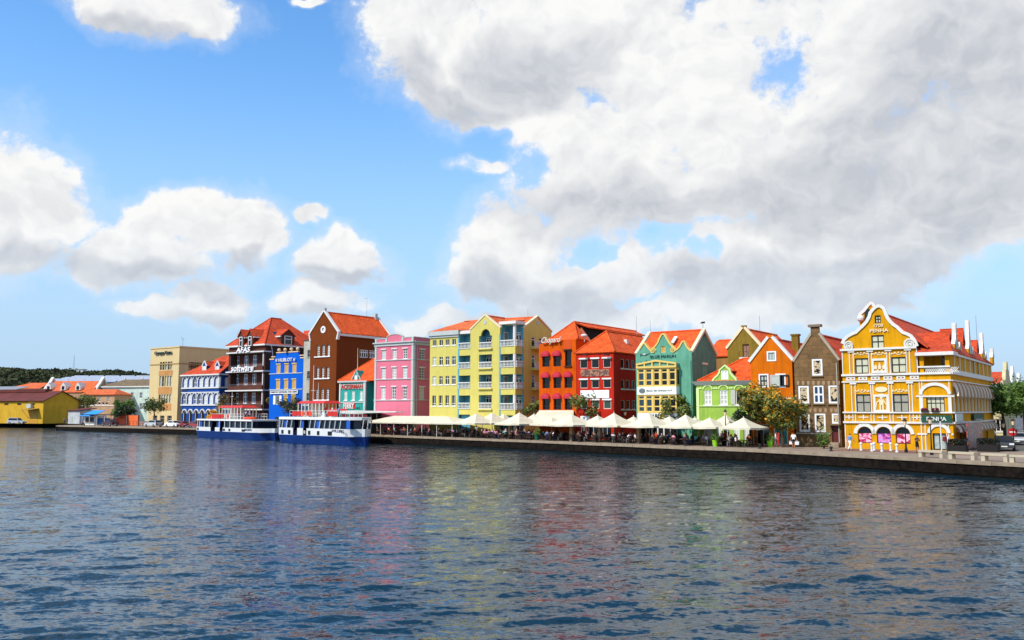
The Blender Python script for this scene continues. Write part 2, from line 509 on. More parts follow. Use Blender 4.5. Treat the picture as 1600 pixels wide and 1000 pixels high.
TXT = {}
def text_mb(body, w, h, depth=0.06, shear=0.0, bold=0.0):
    """lettering as solid geometry in the (x,z) plane, lower left at 0,0, facing -y"""
    cu = bpy.data.curves.new('lettering', 'FONT')
    cu.body = body; cu.size = 1.0; cu.shear = shear; cu.offset = bold; cu.resolution_u = 3
    ob = bpy.data.objects.new('lettering', cu); COL.objects.link(ob)
    dg = bpy.context.evaluated_depsgraph_get()
    me = bpy.data.meshes.new_from_object(ob.evaluated_get(dg))
    bpy.data.objects.remove(ob); bpy.data.curves.remove(cu)
    vs = [v.co.copy() for v in me.vertices]
    x0 = min(v.x for v in vs); x1 = max(v.x for v in vs); y0 = min(v.y for v in vs); y1 = max(v.y for v in vs)
    q = [((v.x - x0) / (x1 - x0) * w, (v.y - y0) / (y1 - y0) * h) for v in vs]
    mb = MB(); n = len(q)
    fs = [tuple(pg.vertices) for pg in me.polygons]
    mb.add([(a, -depth, b) for a, b in q] + [(a, 0, b) for a, b in q], fs + [tuple(n + k for k in reversed(f)) for f in fs])
    cnt = {}
    for f in fs:
        for a, b in zip(f, f[1:] + f[:1]): cnt[(a, b)] = 1
    mb.f += [[a, n + a, n + b, b] for (a, b) in cnt if (b, a) not in cnt]
    k = len(mb.f) - len(mb.mi); mb.mi += [0] * k; mb.sm += [False] * k
    bpy.data.meshes.remove(me)
    return mb
# ------------------------------------------------------------------ the quay line
QN = sqrt(1 + 1.03 ** 2)
QD = Vector((1 / QN, -1.03 / QN, 0))          # along the quay, towards the right
QI = Vector((1.03 / QN, 1 / QN, 0))           # inland
QA = atan2(QD.y, QD.x)
def quay(t, off=0.0, z=QZ):
    q = Vector((0, 121.0, 0)) + QD * t + QI * off
    return Vector((q.x, q.y, z))
def quay_px(px, off=0.0, py=660):
    """place on the quay seen in direction px, off metres inland of its edge -> distance along the quay"""
    r = ray(px, py); o = Vector((0, 121.0, 0)) + QI * off
    det = r.x * (-QD.y) + QD.x * r.y
    t = (o.x * (-QD.y) + QD.x * o.y) / det
    q = r * t - o
    return q.x * QD.x + q.y * QD.y
def rowY(px, off=0.0):
    """depth of the house fronts' line in direction px"""
    return (135.2 + off) / (1 + 1.03 * (px - 800) / FPX / 1.0054)

# ------------------------------------------------------------------ buildings
class Plane:
    """an upright wall plane of a building: s along it, z up, outward normal towards -y of its own frame"""
    def __init__(self, b, ox, oy, dx, dy):
        self.b = b; self.o = (ox, oy); self.d = (dx, dy); self.rot = atan2(dy, dx); self.holes = []
    def sz(self, px, py):
        b = self.b; R = Matrix.Rotation(b.rot, 2)
        O = Vector((b.loc.x, b.loc.y)) + R @ Vector(self.o)
        D = R @ Vector(self.d)
        r = ray(px, py)
        det = r.x * (-D.y) + D.x * r.y
        t = (O.x * (-D.y) + D.x * O.y) / det
        q = Vector((r.x, r.y)) * t - O
        return q.dot(D), CAMZ + t * r.z - b.loc.z
    def s(self, px, py=640): return self.sz(px, py)[0]
    def z(self, px, py): return self.sz(px, py)[1]
    def off(self, o):
        """a parallel plane o metres outward"""
        nx, ny = self.d[1], -self.d[0]
        return Plane(self.b, self.o[0] + nx * o, self.o[1] + ny * o, *self.d)
    def obj(self, name, mb, m, parent=None, s=0.0, z=0.0, label=None, out=0.0):
        nx, ny = self.d[1], -self.d[0]
        loc = (self.o[0] + self.d[0] * s + nx * out, self.o[1] + self.d[1] * s + ny * out, z)
        return obj(name, mb, m, parent or self.b.root, loc, self.rot, label)
    def band(self, name, s0, s1, z0, z1, out, m, inn=0.0, parent=None):
        return self.obj(name, MB().box(s0, s1, -out, -inn, z0, z1), m, parent)
    def bandpx(self, name, p0, p1, py, hpx, out, m, ends=0.0, inn=0.0):
        """horizontal moulding whose left end shows at (p0,py): bottom at py, hpx tall"""
        s0, z0 = self.sz(p0, py); z1 = self.z(p0, py - hpx); s1 = self.s(p1, py)
        return self.band(name, s0 - ends, s1 + ends, z0, z1, out, m, inn)
    def wall(self, outline, m, t=0.35, name='wall', holes=None):
        mb = MB().slab(outline, 0, t, self.holes if holes is None else holes)
        return self.obj(name, mb, m)
    def poly(self, pts): return [self.sz(*q) for q in pts]
    def text(self, body, p0, p1, yt, yb, m, out=0.05, depth=0.08, shear=0.0, bold=0.0, name='lettering'):
        s0, z0 = self.sz(p0, yb); s1 = self.s(p1, yb); z1 = self.z(p0, yt)
        return self.obj(name, text_mb(body, s1 - s0, z1 - z0, depth, shear, bold), m, None, s0, z0, None, out)

class Bld:
    def __init__(self, name, label, pxL, pxR, Y=None, alpha=36.0, cat='building', z=QZ, off=0.0):
        a = radians(alpha); self.rot = -a
        Y = rowY(pxR, off) if Y is None else Y
        R = at(pxR, 640, Y)
        rL = ray(pxL, 640)
        # left corner = R - w*(cos a, -sin a) seen in direction pxL
        k = rL.x / rL.y
        w = (R.x - k * R.y) / (cos(a) + k * sin(a))
        self.w = w
        self.loc = Vector((R.x - w * cos(a), R.y + w * sin(a), z))
        self.root = thing(name, label, cat, self.loc, self.rot)
        self.front = Plane(self, 0, 0, 1, 0)
        self.side = Plane(self, w, 0, 0, 1)
    def back(self, d, t=0.35):
        return Plane(self, 0, d, 1, 0)
    def shell(self, m, zf, d, side_outline=None, front=None, t=0.35, side_t=0.35):
        """front wall (with the holes collected), right wall, left and rear wall"""
        w = self.w
        self.d = d
        self.front.wall(front or [(0, 0), (w, 0), (w, zf), (0, zf)], m, t)
        so = side_outline or [(t, 0), (d - t, 0), (d - t, zf), (t, zf)]
        self.side.wall(so, m, side_t)
        obj('wall', MB().slab([(t, 0), (d - t, 0), (d - t, zf), (t, zf)], 0, t), m, self.root, (0.0 + t, 0, 0), pi / 2)
        obj('wall', MB().box(0, w, d - t, d, 0, zf), m, self.root)
    def roof(self, polys, m, t=0.18, name='roof', caps=(), cm=None):
        mb = MB()
        for q in polys: mb.plate(q, t)
        o = obj(name, mb, m, self.root)
        for a, b in caps:
            obj('ridge_cap', MB().tube(Vector(a) + Vector((0, 0, 0.03)), Vector(b) + Vector((0, 0, 0.03)), 0.13, 0.13, 6), cm or m, o)
        return o
    def part(self, name, mb, m, parent=None, label=None):
        return obj(name, mb, m, parent or self.root, label=label)

def arch_poly(w, h, rise, n=8):
    """opening outline centred on x=0, standing on z=0; rise = height of the arched head"""
    if rise <= 0: return [(-w / 2, 0), (w / 2, 0), (w / 2, h), (-w / 2, h)]
    pts = [(-w / 2, 0), (w / 2, 0)]
    for i in range(n + 1):
        a = pi * i / n
        pts.append((w / 2 * cos(a), h - rise + rise * sin(a)))
    return pts

WCACHE = {}
def window(pl, s, z, w, h, st, hole=True):
    """a window in its opening: frame (with bars and sill) and pane; st describes it"""
    key = (round(w, 2), round(h, 2), id(st))
    ft = st.get('ft', 0.09); rc = st.get('rc', 0.18); rise = st.get('arch', 0) * w
    if key not in WCACHE:
        fr = MB(); out = arch_poly(w, h, rise)
        inn = [(x * (1 - 2 * ft / w), ft + (y) * (1 - 2 * ft / h)) for x, y in out]
        fr.ring(out, inn, rc - 0.04, rc + 0.06)
        hh = h - rise * 0.5
        for k in range(1, st.get('cols', 1)):
            x = -w / 2 + w * k / st['cols']; b = st.get('bar', 0.05)
            fr.box(x - b / 2, x + b / 2, rc - 0.02, rc + 0.05, ft, h - ft - (0.02 if rise else 0))
        for f_ in st.get('rows', ()):
            b = st.get('bar', 0.05)
            fr.box(-w / 2 + ft, w / 2 - ft, rc - 0.025, rc + 0.045, h * f_ - b / 2, h * f_ + b / 2)
        pane = MB().slab([(x * (1 - 1.2 * ft / w), ft * 0.6 + y * (1 - 1.2 * ft / h)) for x, y in out], rc + 0.02, rc + 0.04)
        extra = []
        if 'surround' in st:
            q = st['surround']; mb = MB()
            o2 = [(x * (1 + 2 * q / w), -q + y * (1 + 2 * q / h)) for x, y in out]
            mb.ring(o2, out, -0.05, 0.0)
            extra.append(('surround', mb.mesh('surround', st.get('sm', st['fm']))))
        if st.get('sill'):
            mb = MB().box(-w / 2 - 0.12, w / 2 + 0.12, -st['sill'], -0.002, -0.16, 0.0)
            extra.append(('sill', mb.mesh('sill', st.get('sm', st['fm']))))
        if st.get('hood'):
            mb = MB().box(-w / 2 - 0.14, w / 2 + 0.14, -st['hood'], -0.002, h, h + st.get('hoodh', 0.2))
            extra.append(('lintel', mb.mesh('lintel', st.get('sm', st['fm']))))
        WCACHE[key] = (fr.mesh('window', st['fm']), pane.mesh('pane', st['gm']), extra)
    fm, pm, extra = WCACHE[key]
    o = pl.obj(st.get('name', 'window'), fm, None, None, s, z)
    p_ = obj('pane', pm, None, o)
    if 'gm2' in st and random.random() < st.get('p2', 0.3):
        p_.material_slots[0].link = 'OBJECT'; p_.material_slots[0].material = st['gm2']
    for nm, me in extra: obj(nm, me, None, o)
    if hole: pl.holes.append([(s + x, z + y) for x, y in arch_poly(w, h, rise)])
    return o

def win_grid(pl, cols, rows, wpx, st, yref=None, xref=None, skip=()):
    """windows at px columns and (top,bottom) px rows; columns are read on the first row, rows on the first column"""
    yref = yref if yref is not None else (rows[0][0] + rows[0][1]) / 2
    xref = xref if xref is not None else cols[0]
    ss = [pl.s(c, yref) for c in cols]
    c0 = cols[0]
    w = pl.s(c0 + wpx / 2, yref) - pl.s(c0 - wpx / 2, yref)
    for j, (yt, yb) in enumerate(rows):
        zt = pl.z(xref, yt); zb = pl.z(xref, yb)
        for i, s in enumerate(ss):
            if (j, i) in skip: continue
            window(pl, s, zb, w, zt - zb, st)

def winpx(pl, x0, x1, yt, yb, st, hole=True):
    s0, zb = pl.sz(x0, yb); s1 = pl.s(x1, yb); zt = pl.z(x0, yt)
    return window(pl, (s0 + s1) / 2, zb, s1 - s0, zt - zb, st, hole)

def ground_floor(b, m_open, n, z1, st=None, margin=0.8):
    """row of shop openings in the ground storey (seen below the parasols)"""
    st = st or SHOP
    w = (b.w - 2 * margin) / n
    for i in range(n):
        window(b.front, margin + w * (i + 0.5), 0.05, w * 0.68, z1, st)

SHOP = dict(fm=WHITE, gm=GLASS, cols=2, rows=(0.72,), ft=0.1, rc=0.3, name='shop_window')

def balustrade(pl, s0, s1, z, h, m, parent=None, out=0.0, step=0.28):
    mb = MB()
    mb.box(s0, s1, -0.10, 0.10, h - 0.14, h)
    mb.box(s0, s1, -0.09, 0.09, 0.0, 0.10)
    n = max(2, int((s1 - s0) / step))
    for i in range(n + 1):
        x = s0 + 0.06 + (s1 - s0 - 0.12) * i / n
        mb.lathe([(0.05, 0.1), (0.09, 0.1 + (h - 0.24) * 0.35), (0.045, 0.1 + (h - 0.24) * 0.75), (0.07, h - 0.14)], 6, (x, 0, 0))
    return pl.obj('balustrade', mb, m, parent, 0, z, None, out)
# ================================================================== the row of houses, from right to left
def outline_px(pl, pts): return [pl.sz(*q) for q in pts]

# ---------------- amber corner house with the scrolled gable
def build_penha():
    b = Bld('corner_house', 'amber yellow corner house with white scrolled gable, white mouldings and arched shop windows', 1318.5, 1488)
    F, S = b.front, b.side
    m = wall('amber', 'F6B012', .88)
    d = S.s(1552, 645)
    zc = F.z(1318, 585)          # first floor band top: everything of the front below it is one plane
    ztop = F.z(1316, 548)        # eaves of the gabled part
    sg = F.s(1434, 620)          # right end of the gabled part
    wd = dict(fm=DARKFR, gm=mat('cream_blind', 'DAD8B8', 0.4, 0.08, 2.0, k=0.8), cols=2, rows=(0.52,), ft=0.10, bar=0.10, rc=0.16)
    wl = dict(fm=DARKFR, gm=mat('louvre_shutter', 'A9A594', 0.6, 0.12, 5.0, k=0.8), cols=2, rows=(0.55,), ft=0.10, bar=0.10, rc=0.16)
    z0, z1 = F.z(1336, 584), F.z(1336, 560)
    for x0, x1, yr in ((1336, 1357, 572), (1393, 1416, 572)):
        window(F, (F.s(x0, yr) + F.s(x1, yr)) / 2, z0, F.s(x1, yr) - F.s(x0, yr), z1 - z0, wd)
    za, zb = F.z(1338, 644), F.z(1338, 616)
    for x0, x1 in ((1338, 1361), (1396, 1420.5)):
        window(F, (F.s(x0) + F.s(x1)) / 2, za, F.s(x1) - F.s(x0), zb - za, wl)
    # arched shop windows
    sw = dict(fm=BLACK, gm=GLASS, ft=0.07, rc=0.25, arch=0.5, name='shop_window')
    zs, zt = F.z(1341, 692), F.z(1341, 667)
    wv = F.s(1362) - F.s(1340.5)
    arches = [F.s(1351.5, 680), F.s(1381, 680), F.s(1411, 680)]
    for k, s in enumerate(arches):
        window(F, s, zs, wv, zt - zs, sw)
        hx = ['E86C9C', 'C77CC8', 'E86C9C'][k]
        pm = poster_mat('flower_poster_%d' % (k % 2), ['EDB4CA', 'C490D4'][k % 2], ['9E0E46', '8E2F88'][k % 2], 'E86A9A')
        F.obj('window_poster', MB().box(-wv / 2 + 0.08, wv / 2 - 0.08, 0.16, 0.20, 0.08, (zt - zs) * 0.6), pm, None, s, zs)
    mb = MB()
    rise = wv / 2
    for s in arches:
        pts = [(s + (wv / 2 + 0.24) * cos(pi * i / 14), zt - rise + (rise + 0.24) * sin(pi * i / 14)) for i in range(15)]
        mb.strip(pts, 0.36, -0.12, -0.002)
    for a, c in zip([arches[0] - wv * 0.95] + arches, arches + [arches[2] + wv * 0.95]):
        x0 = a + (wv / 2 if a in arches else 0) + 0.45; x1 = c - (wv / 2 if c in arches else 0) - 0.45
        if x1 - x0 > 0.05: mb.box(x0, x1, -0.10, -0.003, zt - rise - 0.22, zt - rise - 0.02)
    F.obj('arch_moulding', mb, WHITE)
    # gable windows
    g1 = outline_px(F, [(1367, 505), (1376.5, 505)]); winpx(F, 1367, 1376.5, 493, 505, wd)
    winpx(F, 1362, 1382, 524, 545, wd)
    # door to the shop under the arch, big first floor window of the wing
    dst = dict(fm=DARKFR, gm=mat('door_glass', 'A8B8B4', 0.2, 0.3, 2.0), cols=2, ft=0.12, bar=0.12, rc=0.25, name='door')
    zd = F.z(1468, 677)
    window(F, F.s(1468, 690), 0.06, F.s(1478.5, 690) - F.s(1457.5, 690), zd - 0.06, dst)
    wbig = dict(fm=DARKFR, gm=mat('cream_blind', 'DAD8B8'), cols=4, rows=(0.55,), ft=0.09, bar=0.07, rc=0.16)
    window(F, (F.s(1447.5, 630) + F.s(1476, 630)) / 2, za, F.s(1476, 630) - F.s(1447.5, 630), F.z(1447.5, 618) - za, wbig)
    # front wall outline with the gable
    W = b.w
    zb1 = F.z(1434, 584)
    gab = [(1437,544),(1433,541),(1431,536),(1428,530),(1423,524.5),(1417,521.5),(1411,519.5),(1407,516),(1402,511),(1396,507),(1391,502),(1387,496.5),(1384.5,491),(1383,486),
           (1380.5,481.5),(1376,478.5),(1372,478),(1367.5,480.5),(1363,485),(1360,489),(1358.5,495),(1354,503),(1348,509.5),(1343,514),(1338,519),(1332,521.5),(1324.5,525.5),(1319,531),(1316.5,537),(1316,547)]
    gp = outline_px(F, gab)
    ol = [(0, 0), (W, 0), (W, zb1), (sg, zb1), (sg, ztop)] + [(min(max(x, 0), sg), max(z, ztop)) for x, z in gp[1:-1]] + [(0, ztop)]
    F.wall(ol, m)
    tr = MB(); tr.strip([(x, z) for x, z in gp[1:-1]], 0.34, -0.16, 0.05)
    F.obj('gable_coping', tr, WHITE)
    for cxp, cyp, r in ((1326.2, 540, 0.46), (1421.2, 537, 0.5)):
        s, z = F.sz(cxp, cyp)
        sp = [(s + r * (1 - k / 26) * cos(k * 0.55), z + r * (1 - k / 26) * sin(k * 0.55)) for k in range(22)]
        mb = MB().lathe([(r * 1.12, -0.06), (r * 1.12, 0.06)], 18)
        mb.v = [(x, -y * 0.0 - 0.02 + (zz * 0.9), y) for x, y, zz in mb.v]
        F.obj('scroll', mb, WHITE, None, s, z, None, 0.1)
        F.obj('scroll_groove', MB().strip([(x - s, y - z) for x, y in sp], 0.10, -0.06, 0.0), mat('warm_grey_trim', 'C9C2B0', 0.7), None, s, z, None, 0.19)
    # mouldings
    bd = MB()
    def hb(p0, p1, py, h, out=0.14):
        s0, z0 = F.sz(p0, py); s1 = F.s(p1, py); bd.box(s0, s1, -out, -0.002, z0, z0 + h)
    zz = ztop
    bd.box(-0.12, sg + 0.12, -0.24, -0.002, zz - 0.05, zz + 0.17)
    z_b1 = F.z(1318, 588); z_b2 = F.z(1318, 598); z_b3 = F.z(1319, 645.5); z_b4 = F.z(1319, 661)
    for z, h, o in ((z_b1, 0.22, 0.2), (z_b2, 0.14, 0.16), (z_b3, 0.16, 0.2), (z_b4, 0.2, 0.2)):
        bd.box(-0.08, W + 0.05, -o, -0.002, z, z + h)
    F.obj('string_course', bd, WHITE)
    pl_ = MB()
    def vb(s, z0, z1, w=0.09, o=0.07): pl_.box(s - w / 2, s + w / 2, -o, -0.002, z0, z1)
    for xp in (1317, 1328, 1334, 1358.3, 1362.6, 1386.6, 1391.2, 1417, 1422, 1433.5):
        s = max(0.06, F.s(xp, 575)); vb(s, z_b1 + 0.23, ztop - 0.06)
    for xp in (1320, 1331, 1337, 1361.4, 1364.8, 1389.3, 1394, 1420.8, 1425.5, 1437.5, 1441.5, 1484):
        s = max(0.06, F.s(xp, 620)); vb(s, z_b3 + 0.17, z_b2 - 0.01)
    for xp in (1320.5, 1333, 1337, 1361.5, 1366, 1391, 1396, 1422, 1427.5, 1438):
        s = max(0.06, F.s(xp, 655)); vb(s, z_b4 + 0.21, z_b3 - 0.01, 0.08)
    for xp in (1321.5, 1440.5, 1446.5, 1483):
        vb(F.s(xp, 685), 0.02, z_b4 - 0.01, 0.09)
    F.obj('pilaster_strip', pl_, WHITE)
    # capitals
    cp = MB()
    for xp in (1331, 1360.4, 1389, 1419.5):
        s = F.s(xp, 575); cp.box(s - 0.34, s + 0.34, -0.16, -0.003, ztop - 0.24, ztop - 0.06)
        s = F.s(xp + 3, 620); cp.box(s - 0.34, s + 0.34, -0.14, -0.003, z_b2 - 0.2, z_b2 - 0.02)
    F.obj('capital', cp, WHITE)
    # framed panels
    pn = MB()
    for xc in (1329.5, 1348.5, 1368, 1387.5, 1408, 1429):
        s0, s1 = F.s(xc - 7, 592), F.s(xc + 7, 592)
        zc_ = (z_b2 + 0.14 + z_b1) / 2
        hh = (z_b1 - z_b2 - 0.14) * 0.36
        pn.ring([(s0, zc_ - hh), (s1, zc_ - hh), (s1, zc_ + hh), (s0, zc_ + hh)], [(s0 + .16, zc_ - hh + .12), (s1 - .16, zc_ - hh + .12), (s1 - .16, zc_ + hh - .12), (s0 + .16, zc_ + hh - .12)], -0.09, -0.002)
        pn.box(s0 + .34, s1 - .34, -0.07, -0.002, zc_ - 0.06, zc_ + 0.06)
    for xc in (1327, 1349.5, 1379, 1409.5, 1433):
        s = F.s(xc, 653); zc_ = (z_b4 + 0.2 + z_b3) / 2
        pn.box(s - 0.5, s + 0.5, -0.07, -0.002, zc_ - 0.05, zc_ + 0.05); pn.box(s - 0.06, s + 0.06, -0.075, -0.003, zc_ - 0.25, zc_ + 0.25)
    for (x0, x1, yt, yb) in ((1362.5, 1386.5, 560.5, 583), (1365.5, 1390, 616.5, 644)):
        s0, zz0 = F.sz(x0, yb); s1 = F.s(x1, yb); zz1 = F.z(x0, yt)
        pn.ring([(s0, zz0), (s1, zz0), (s1, zz1), (s0, zz1)], [(s0 + .24, zz0 + .24), (s1 - .24, zz0 + .24), (s1 - .24, zz1 - .24), (s0 + .24, zz1 - .24)], -0.11, -0.002)
    F.obj('panel_moulding', pn, WHITE)
    # stucco reliefs: three flames, a standing figure, garlands
    rl = MB(); s, z = F.sz(1374.5, 573)
    for dx, h in ((-.42, .5), (0, .75), (.42, .5)):
        rl.slab([(s + dx - .13, z - .25), (s + dx + .13, z - .25), (s + dx + .16, z), (s + dx, z - .25 + h), (s + dx - .16, z)], -0.08, -0.002)
    rl.box(s - .62, s + .62, -0.08, -0.002, z - .55, z - .43); rl.box(s - .3, s - .1, -0.08, -0.003, z - .45, z - .3); rl.box(s + .1, s + .3, -0.08, -0.003, z - .45, z - .3)
    s, z = F.sz(1377.5, 630)
    rl.slab([(s - .1, z + .45), (s + .1, z + .45), (s + .2, z + .75), (s, z + .9), (s - .2, z + .75)], -0.09, -0.002)
    rl.slab([(s - .42, z + .62), (s + .42, z + .62), (s + .2, z + 1.0), (s - .2, z + 1.0)], -0.07, -0.003)
    rl.slab([(s - .2, z - .2), (s + .2, z - .2), (s + .26, z + .42), (s - .26, z + .42)], -0.09, -0.004)
    for dx in (-.14, .14): rl.slab([(s + dx - .07, z - .85), (s + dx + .07, z - .85), (s + dx + .08, z - .2), (s + dx - .08, z - .2)], -0.08, -0.002)
    rl.strip([(s + .2, z + .3), (s + .55, z - .2), (s + .5, z - .8)], .1, -0.07, -0.002); rl.strip([(s - .2, z + .3), (s - .5, z + .05), (s - .6, z - .6)], .1, -0.07, -0.002)
    rl.box(s - .75, s + .75, -0.07, -0.002, z - 1.0, z - .88)
    for xc, yc in ((1345.5, 551.5), (1374, 551.5), (1404, 551), (1347, 610), (1406, 609.5)):
        s, z = F.sz(xc, yc)
        for k in range(5):
            a = (k - 2) * .34
            rl.ball((s + a, -0.03, z - .1 + .12 * cos(a * 2.2)), .11, 6, 4)
        rl.strip([(s - .8, z - .2), (s - .4, z - .08), (s, z - .22), (s + .4, z - .08), (s + .8, z - .2)], .07, -0.05, -0.002)
    s, z = F.sz(1377, 608.5);
    rl.slab([(s + .62 * cos(i * pi / 8), z + .3 * sin(i * pi / 8)) for i in range(16)], -0.09, -0.002)
    F.obj('stucco_relief', rl, CREAMP)
    F.text('PENHA', 1359.5, 1388.5, 514.5, 519.8, CREAMP, bold=0.02)
    F.text('1708', 1366, 1380, 506.5, 511.5, CREAMP, bold=0.01)
    # big arch over the wing window, the door arch
    ac = MB(); s = (F.s(1447.5, 630) + F.s(1476, 630)) / 2; r0 = (F.s(1476, 630) - F.s(1447.5, 630)) / 2 + 0.5
    zsp = F.z(1447.5, 616.5)
    rv = F.z(1461, 600) - zsp
    ac.strip([(s + r0 * cos(pi * i / 16), zsp + rv * sin(pi * i / 16)) for i in range(17)], 0.32, -0.14, -0.002)
    ac.box(s - r0 - .45, s + r0 + .45, -0.12, -0.003, zsp - .26, zsp - .1)
    for sg_ in (-1, 1): ac.box(s + sg_ * r0 - .16, s + sg_ * r0 + .16, -0.1, -0.004, za, zsp - .26)
    s = F.s(1468, 690); r0 = F.s(1478.5, 690) - s + 0.12; zsp = zd + 0.02
    ac.strip([(s + (r0 + .18) * cos(pi * i / 14), zsp + (r0 + .1) * sin(pi * i / 14)) for i in range(15)], 0.34, -0.13, -0.002)
    ac.box(s - r0 - 1.3, s - r0 - .4, -0.1, -0.003, zsp - .2, zsp - .04); ac.box(s + r0 + .4, W, -0.1, -0.003, zsp - .2, zsp - .04)
    F.obj('arch_moulding', ac, WHITE)
    for xp in (1446, 1462.5):
        s, z = F.sz(xp, 643.5); mb = MB().box(s - .35, s + .35, -0.45, -0.05, z - .02, z + .18)
        fb = F.obj('flower_box', mb, mat('dark_planter', '2A1A18', .8)); fm = MB()
        for k in range(14): fm.ball((s + random.uniform(-.33, .33), -.25 + random.uniform(-.15, .15), z + .22 + random.random() * .12), .1, 5, 4)
        obj('flowers', fm, mat('red_flowers', '6A1530', .8), fb)
    # green shop signs
    green = mat('sign_green', '0D4A34', 0.5)
    s0, z0 = F.sz(1441, 659.5); s1 = W - 0.02; z1 = F.z(1441, 649)
    F.obj('sign_board', MB().box(s0, s1, -0.34, -0.22, z0, z1), green)
    F.text('PENHA', 1449, 1480, 651.2, 657.3, WHITE, out=0.35, depth=0.04, bold=0.02)
    # loggia on the second floor of the wing
    yb = 2.2
    zl = F.z(1440, 556)
    obj('wall', MB().slab([(sg, zb1), (W, zb1), (W, zl), (sg, zl)], yb, yb + .3, [[(F.s(1456, 575) + .6, zb1 + .05), (F.s(1472, 575) + .6, zb1 + .05), (F.s(1472, 575) + .6, zb1 + 2.0), (F.s(1456, 575) + .6, zb1 + 2.0)]]), m, b.root)
    obj('door', MB().box(F.s(1456, 575) + .5, F.s(1472, 575) + .7, yb + .15, yb + .2, zb1, zb1 + 2.1), GLASS, b.root)
    obj('wall', MB().box(sg - .35, sg, .36, yb, zb1, ztop), m, b.root)
    obj('loggia_floor', MB().box(sg, W - .36, .36, yb, zb1 - .2, zb1 - .01), CONC, b.root)
    for xp in (1440, 1480):
        s = F.s(xp, 570); obj('column', MB().box(s - .2, s + .2, .05, .4, zb1 + .02, zl), m, b.root)
    lt = MB(); z0 = zb1 + .05
    lt.box(sg + .1, W, -.1, .2, zb1 + .62, zb1 + .78)
    for s0 in (F.s(1442, 590), F.s(1462.5, 590)):
        for k in range(9):
            x = s0 + .15 + k * .2; lt.strip([(x, z0), (x + .42, z0 + .58)], .055, .02, .06); lt.strip([(x + .42, z0), (x, z0 + .58)], .055, .06, .1)
    F.obj('lattice_rail', lt, WHITE)
    obj('eaves_board', MB().box(sg, W + .45, -.45, yb + .1, zl, zl + .35), WHITE, b.root)
    # side wall: plain plane with two floors of window bays
    n = 12; s_a, s_b = 0.7, d - 0.4; st = (s_b - s_a) / n
    bay = dict(fm=CREAMP, gm=mat('side_louvre', '8A7048', .6, .15, 4.0), cols=2, rows=(.75,), ft=.06, bar=.05, rc=.1)
    zw0 = S.z(1490, 646.5) + .1; zw1 = S.z(1490, 617)
    for i in range(n): window(S, s_a + st * (i + .5), zw0, st * .62, zw1 - zw0, bay)
    zt2 = S.z(1489, 563)
    up = dict(fm=CREAMP, gm=GLASS, cols=1, rows=(.45, .75), ft=.12, bar=.06, rc=.12)
    for xp in (1497.5, 1507.5, 1515, 1521, 1528, 1536):
        s = S.s(xp, 575); window(S, s, zb1 + .15, .95, 2.0, up)
    gst = dict(fm=mat('amber_door', 'C98A10', .6), gm=GLASS, cols=1, ft=.1, rc=.2, name='door')
    for i in range(4): window(S, 3.6 + i * (d - 4.6) / 4 + .8, 0.05, 1.5, 2.3, gst)
    ze = zl + .35
    S.wall([(.35, 0), (d - .35, 0), (d - .35, ze), (.35, ze)], m)
    obj('wall', MB().box(0, W, d - .35, d, 0, ze), m, b.root)
    obj('wall', MB().box(0, .35, .36, d - .36, 0, ze), m, b.root)
    sb = MB()
    for z, h, o in ((z_b1, .5, .22), (z_b2, .12, .18), (z_b3, .16, .2), (z_b4, .2, .2)): sb.box(.02, d, -o, -.002, z, z + h)
    sb.box(1.9, d, -.2, -.002, ze - .3, ze - .05)
    S.obj('string_course', sb, WHITE)
    cl = MB()
    for i in range(n + 1):
        x = s_a + st * i; cl.box(x - .11, x + .11, -.16, -.003, z_b3 + .17, zw1 + .1)
    S.obj('pilaster_strip', cl, CREAMP)
    pcl = MB()
    for i in range(9):
        x = 2.2 + i * (d - 2.6) / 8; pcl.box(x - .1, x + .1, -.12, -.003, zb1 + .15, ze - .31)
    S.obj('pilaster_strip', pcl, CREAMP)
    # barrel awnings: white rim paints the sunlit left edge, darkened tan the shade
    def awning(s, z, w, h, dp, parent=None):
        mb = MB(); mb.cur = 1; prev = None
        for j in range(6):
            q = j / 5 * pi / 2; y, zz = -dp * sin(q), z + h * cos(q)
            if prev: mb.add([(s - w / 2, prev[0], prev[1]), (s + w / 2, prev[0], prev[1]), (s + w / 2, y, zz), (s - w / 2, y, zz)], [(0, 1, 2, 3)])
            prev = (y, zz)
        mb.add([(s - w / 2, -dp, z), (s + w / 2, -dp, z), (s + w / 2, -dp, z - .16), (s - w / 2, -dp, z - .16)], [(0, 3, 2, 1)])
        arc = [(-dp * sin(j / 8 * pi / 2), z + h * cos(j / 8 * pi / 2)) for j in range(9)]
        for x in (s - w / 2, s + w / 2):
            mb.add([(x, 0, z)] + [(x, y, q) for y, q in arc], [tuple(range(10))])
        mb.cur = 0
        for (y0, q0), (y1, q1) in zip(arc[:-1], arc[1:]):
            x = s - w / 2
            mb.add([(x - .07, y0 * 1.02, q0 + .03), (x - .07, y1 * 1.02, q1 + .03), (x - .07, y1 * .68, z + (q1 - z) * .7), (x - .07, y0 * .68, z + (q0 - z) * .7), (x + .1, y0 * 1.02, q0 + .03), (x + .1, y1 * 1.02, q1 + .03), (x + .1, y1 * .68, z + (q1 - z) * .7), (x + .1, y0 * .68, z + (q0 - z) * .7)],
                   [(0, 1, 2, 3), (7, 6, 5, 4), (0, 4, 5, 1), (3, 2, 6, 7)])
        return S.obj('awning', mb, [mat('awning_lit_edge', 'F0E8D8', .8), mat('awning_shaded_tan', '9A7448', .8)])
    zA = zw1 - .15; hA = z_b2 - zA - .1
    for i in range(n): awning(s_a + st * (i + .5), zA, st * .62, hA, .5)
    zB = S.z(1490, 676); hB = z_b4 - zB - .1
    for i in range(n): awning(s_a + .3 + st * (i + .5), zB, st * .62, hB, .6)
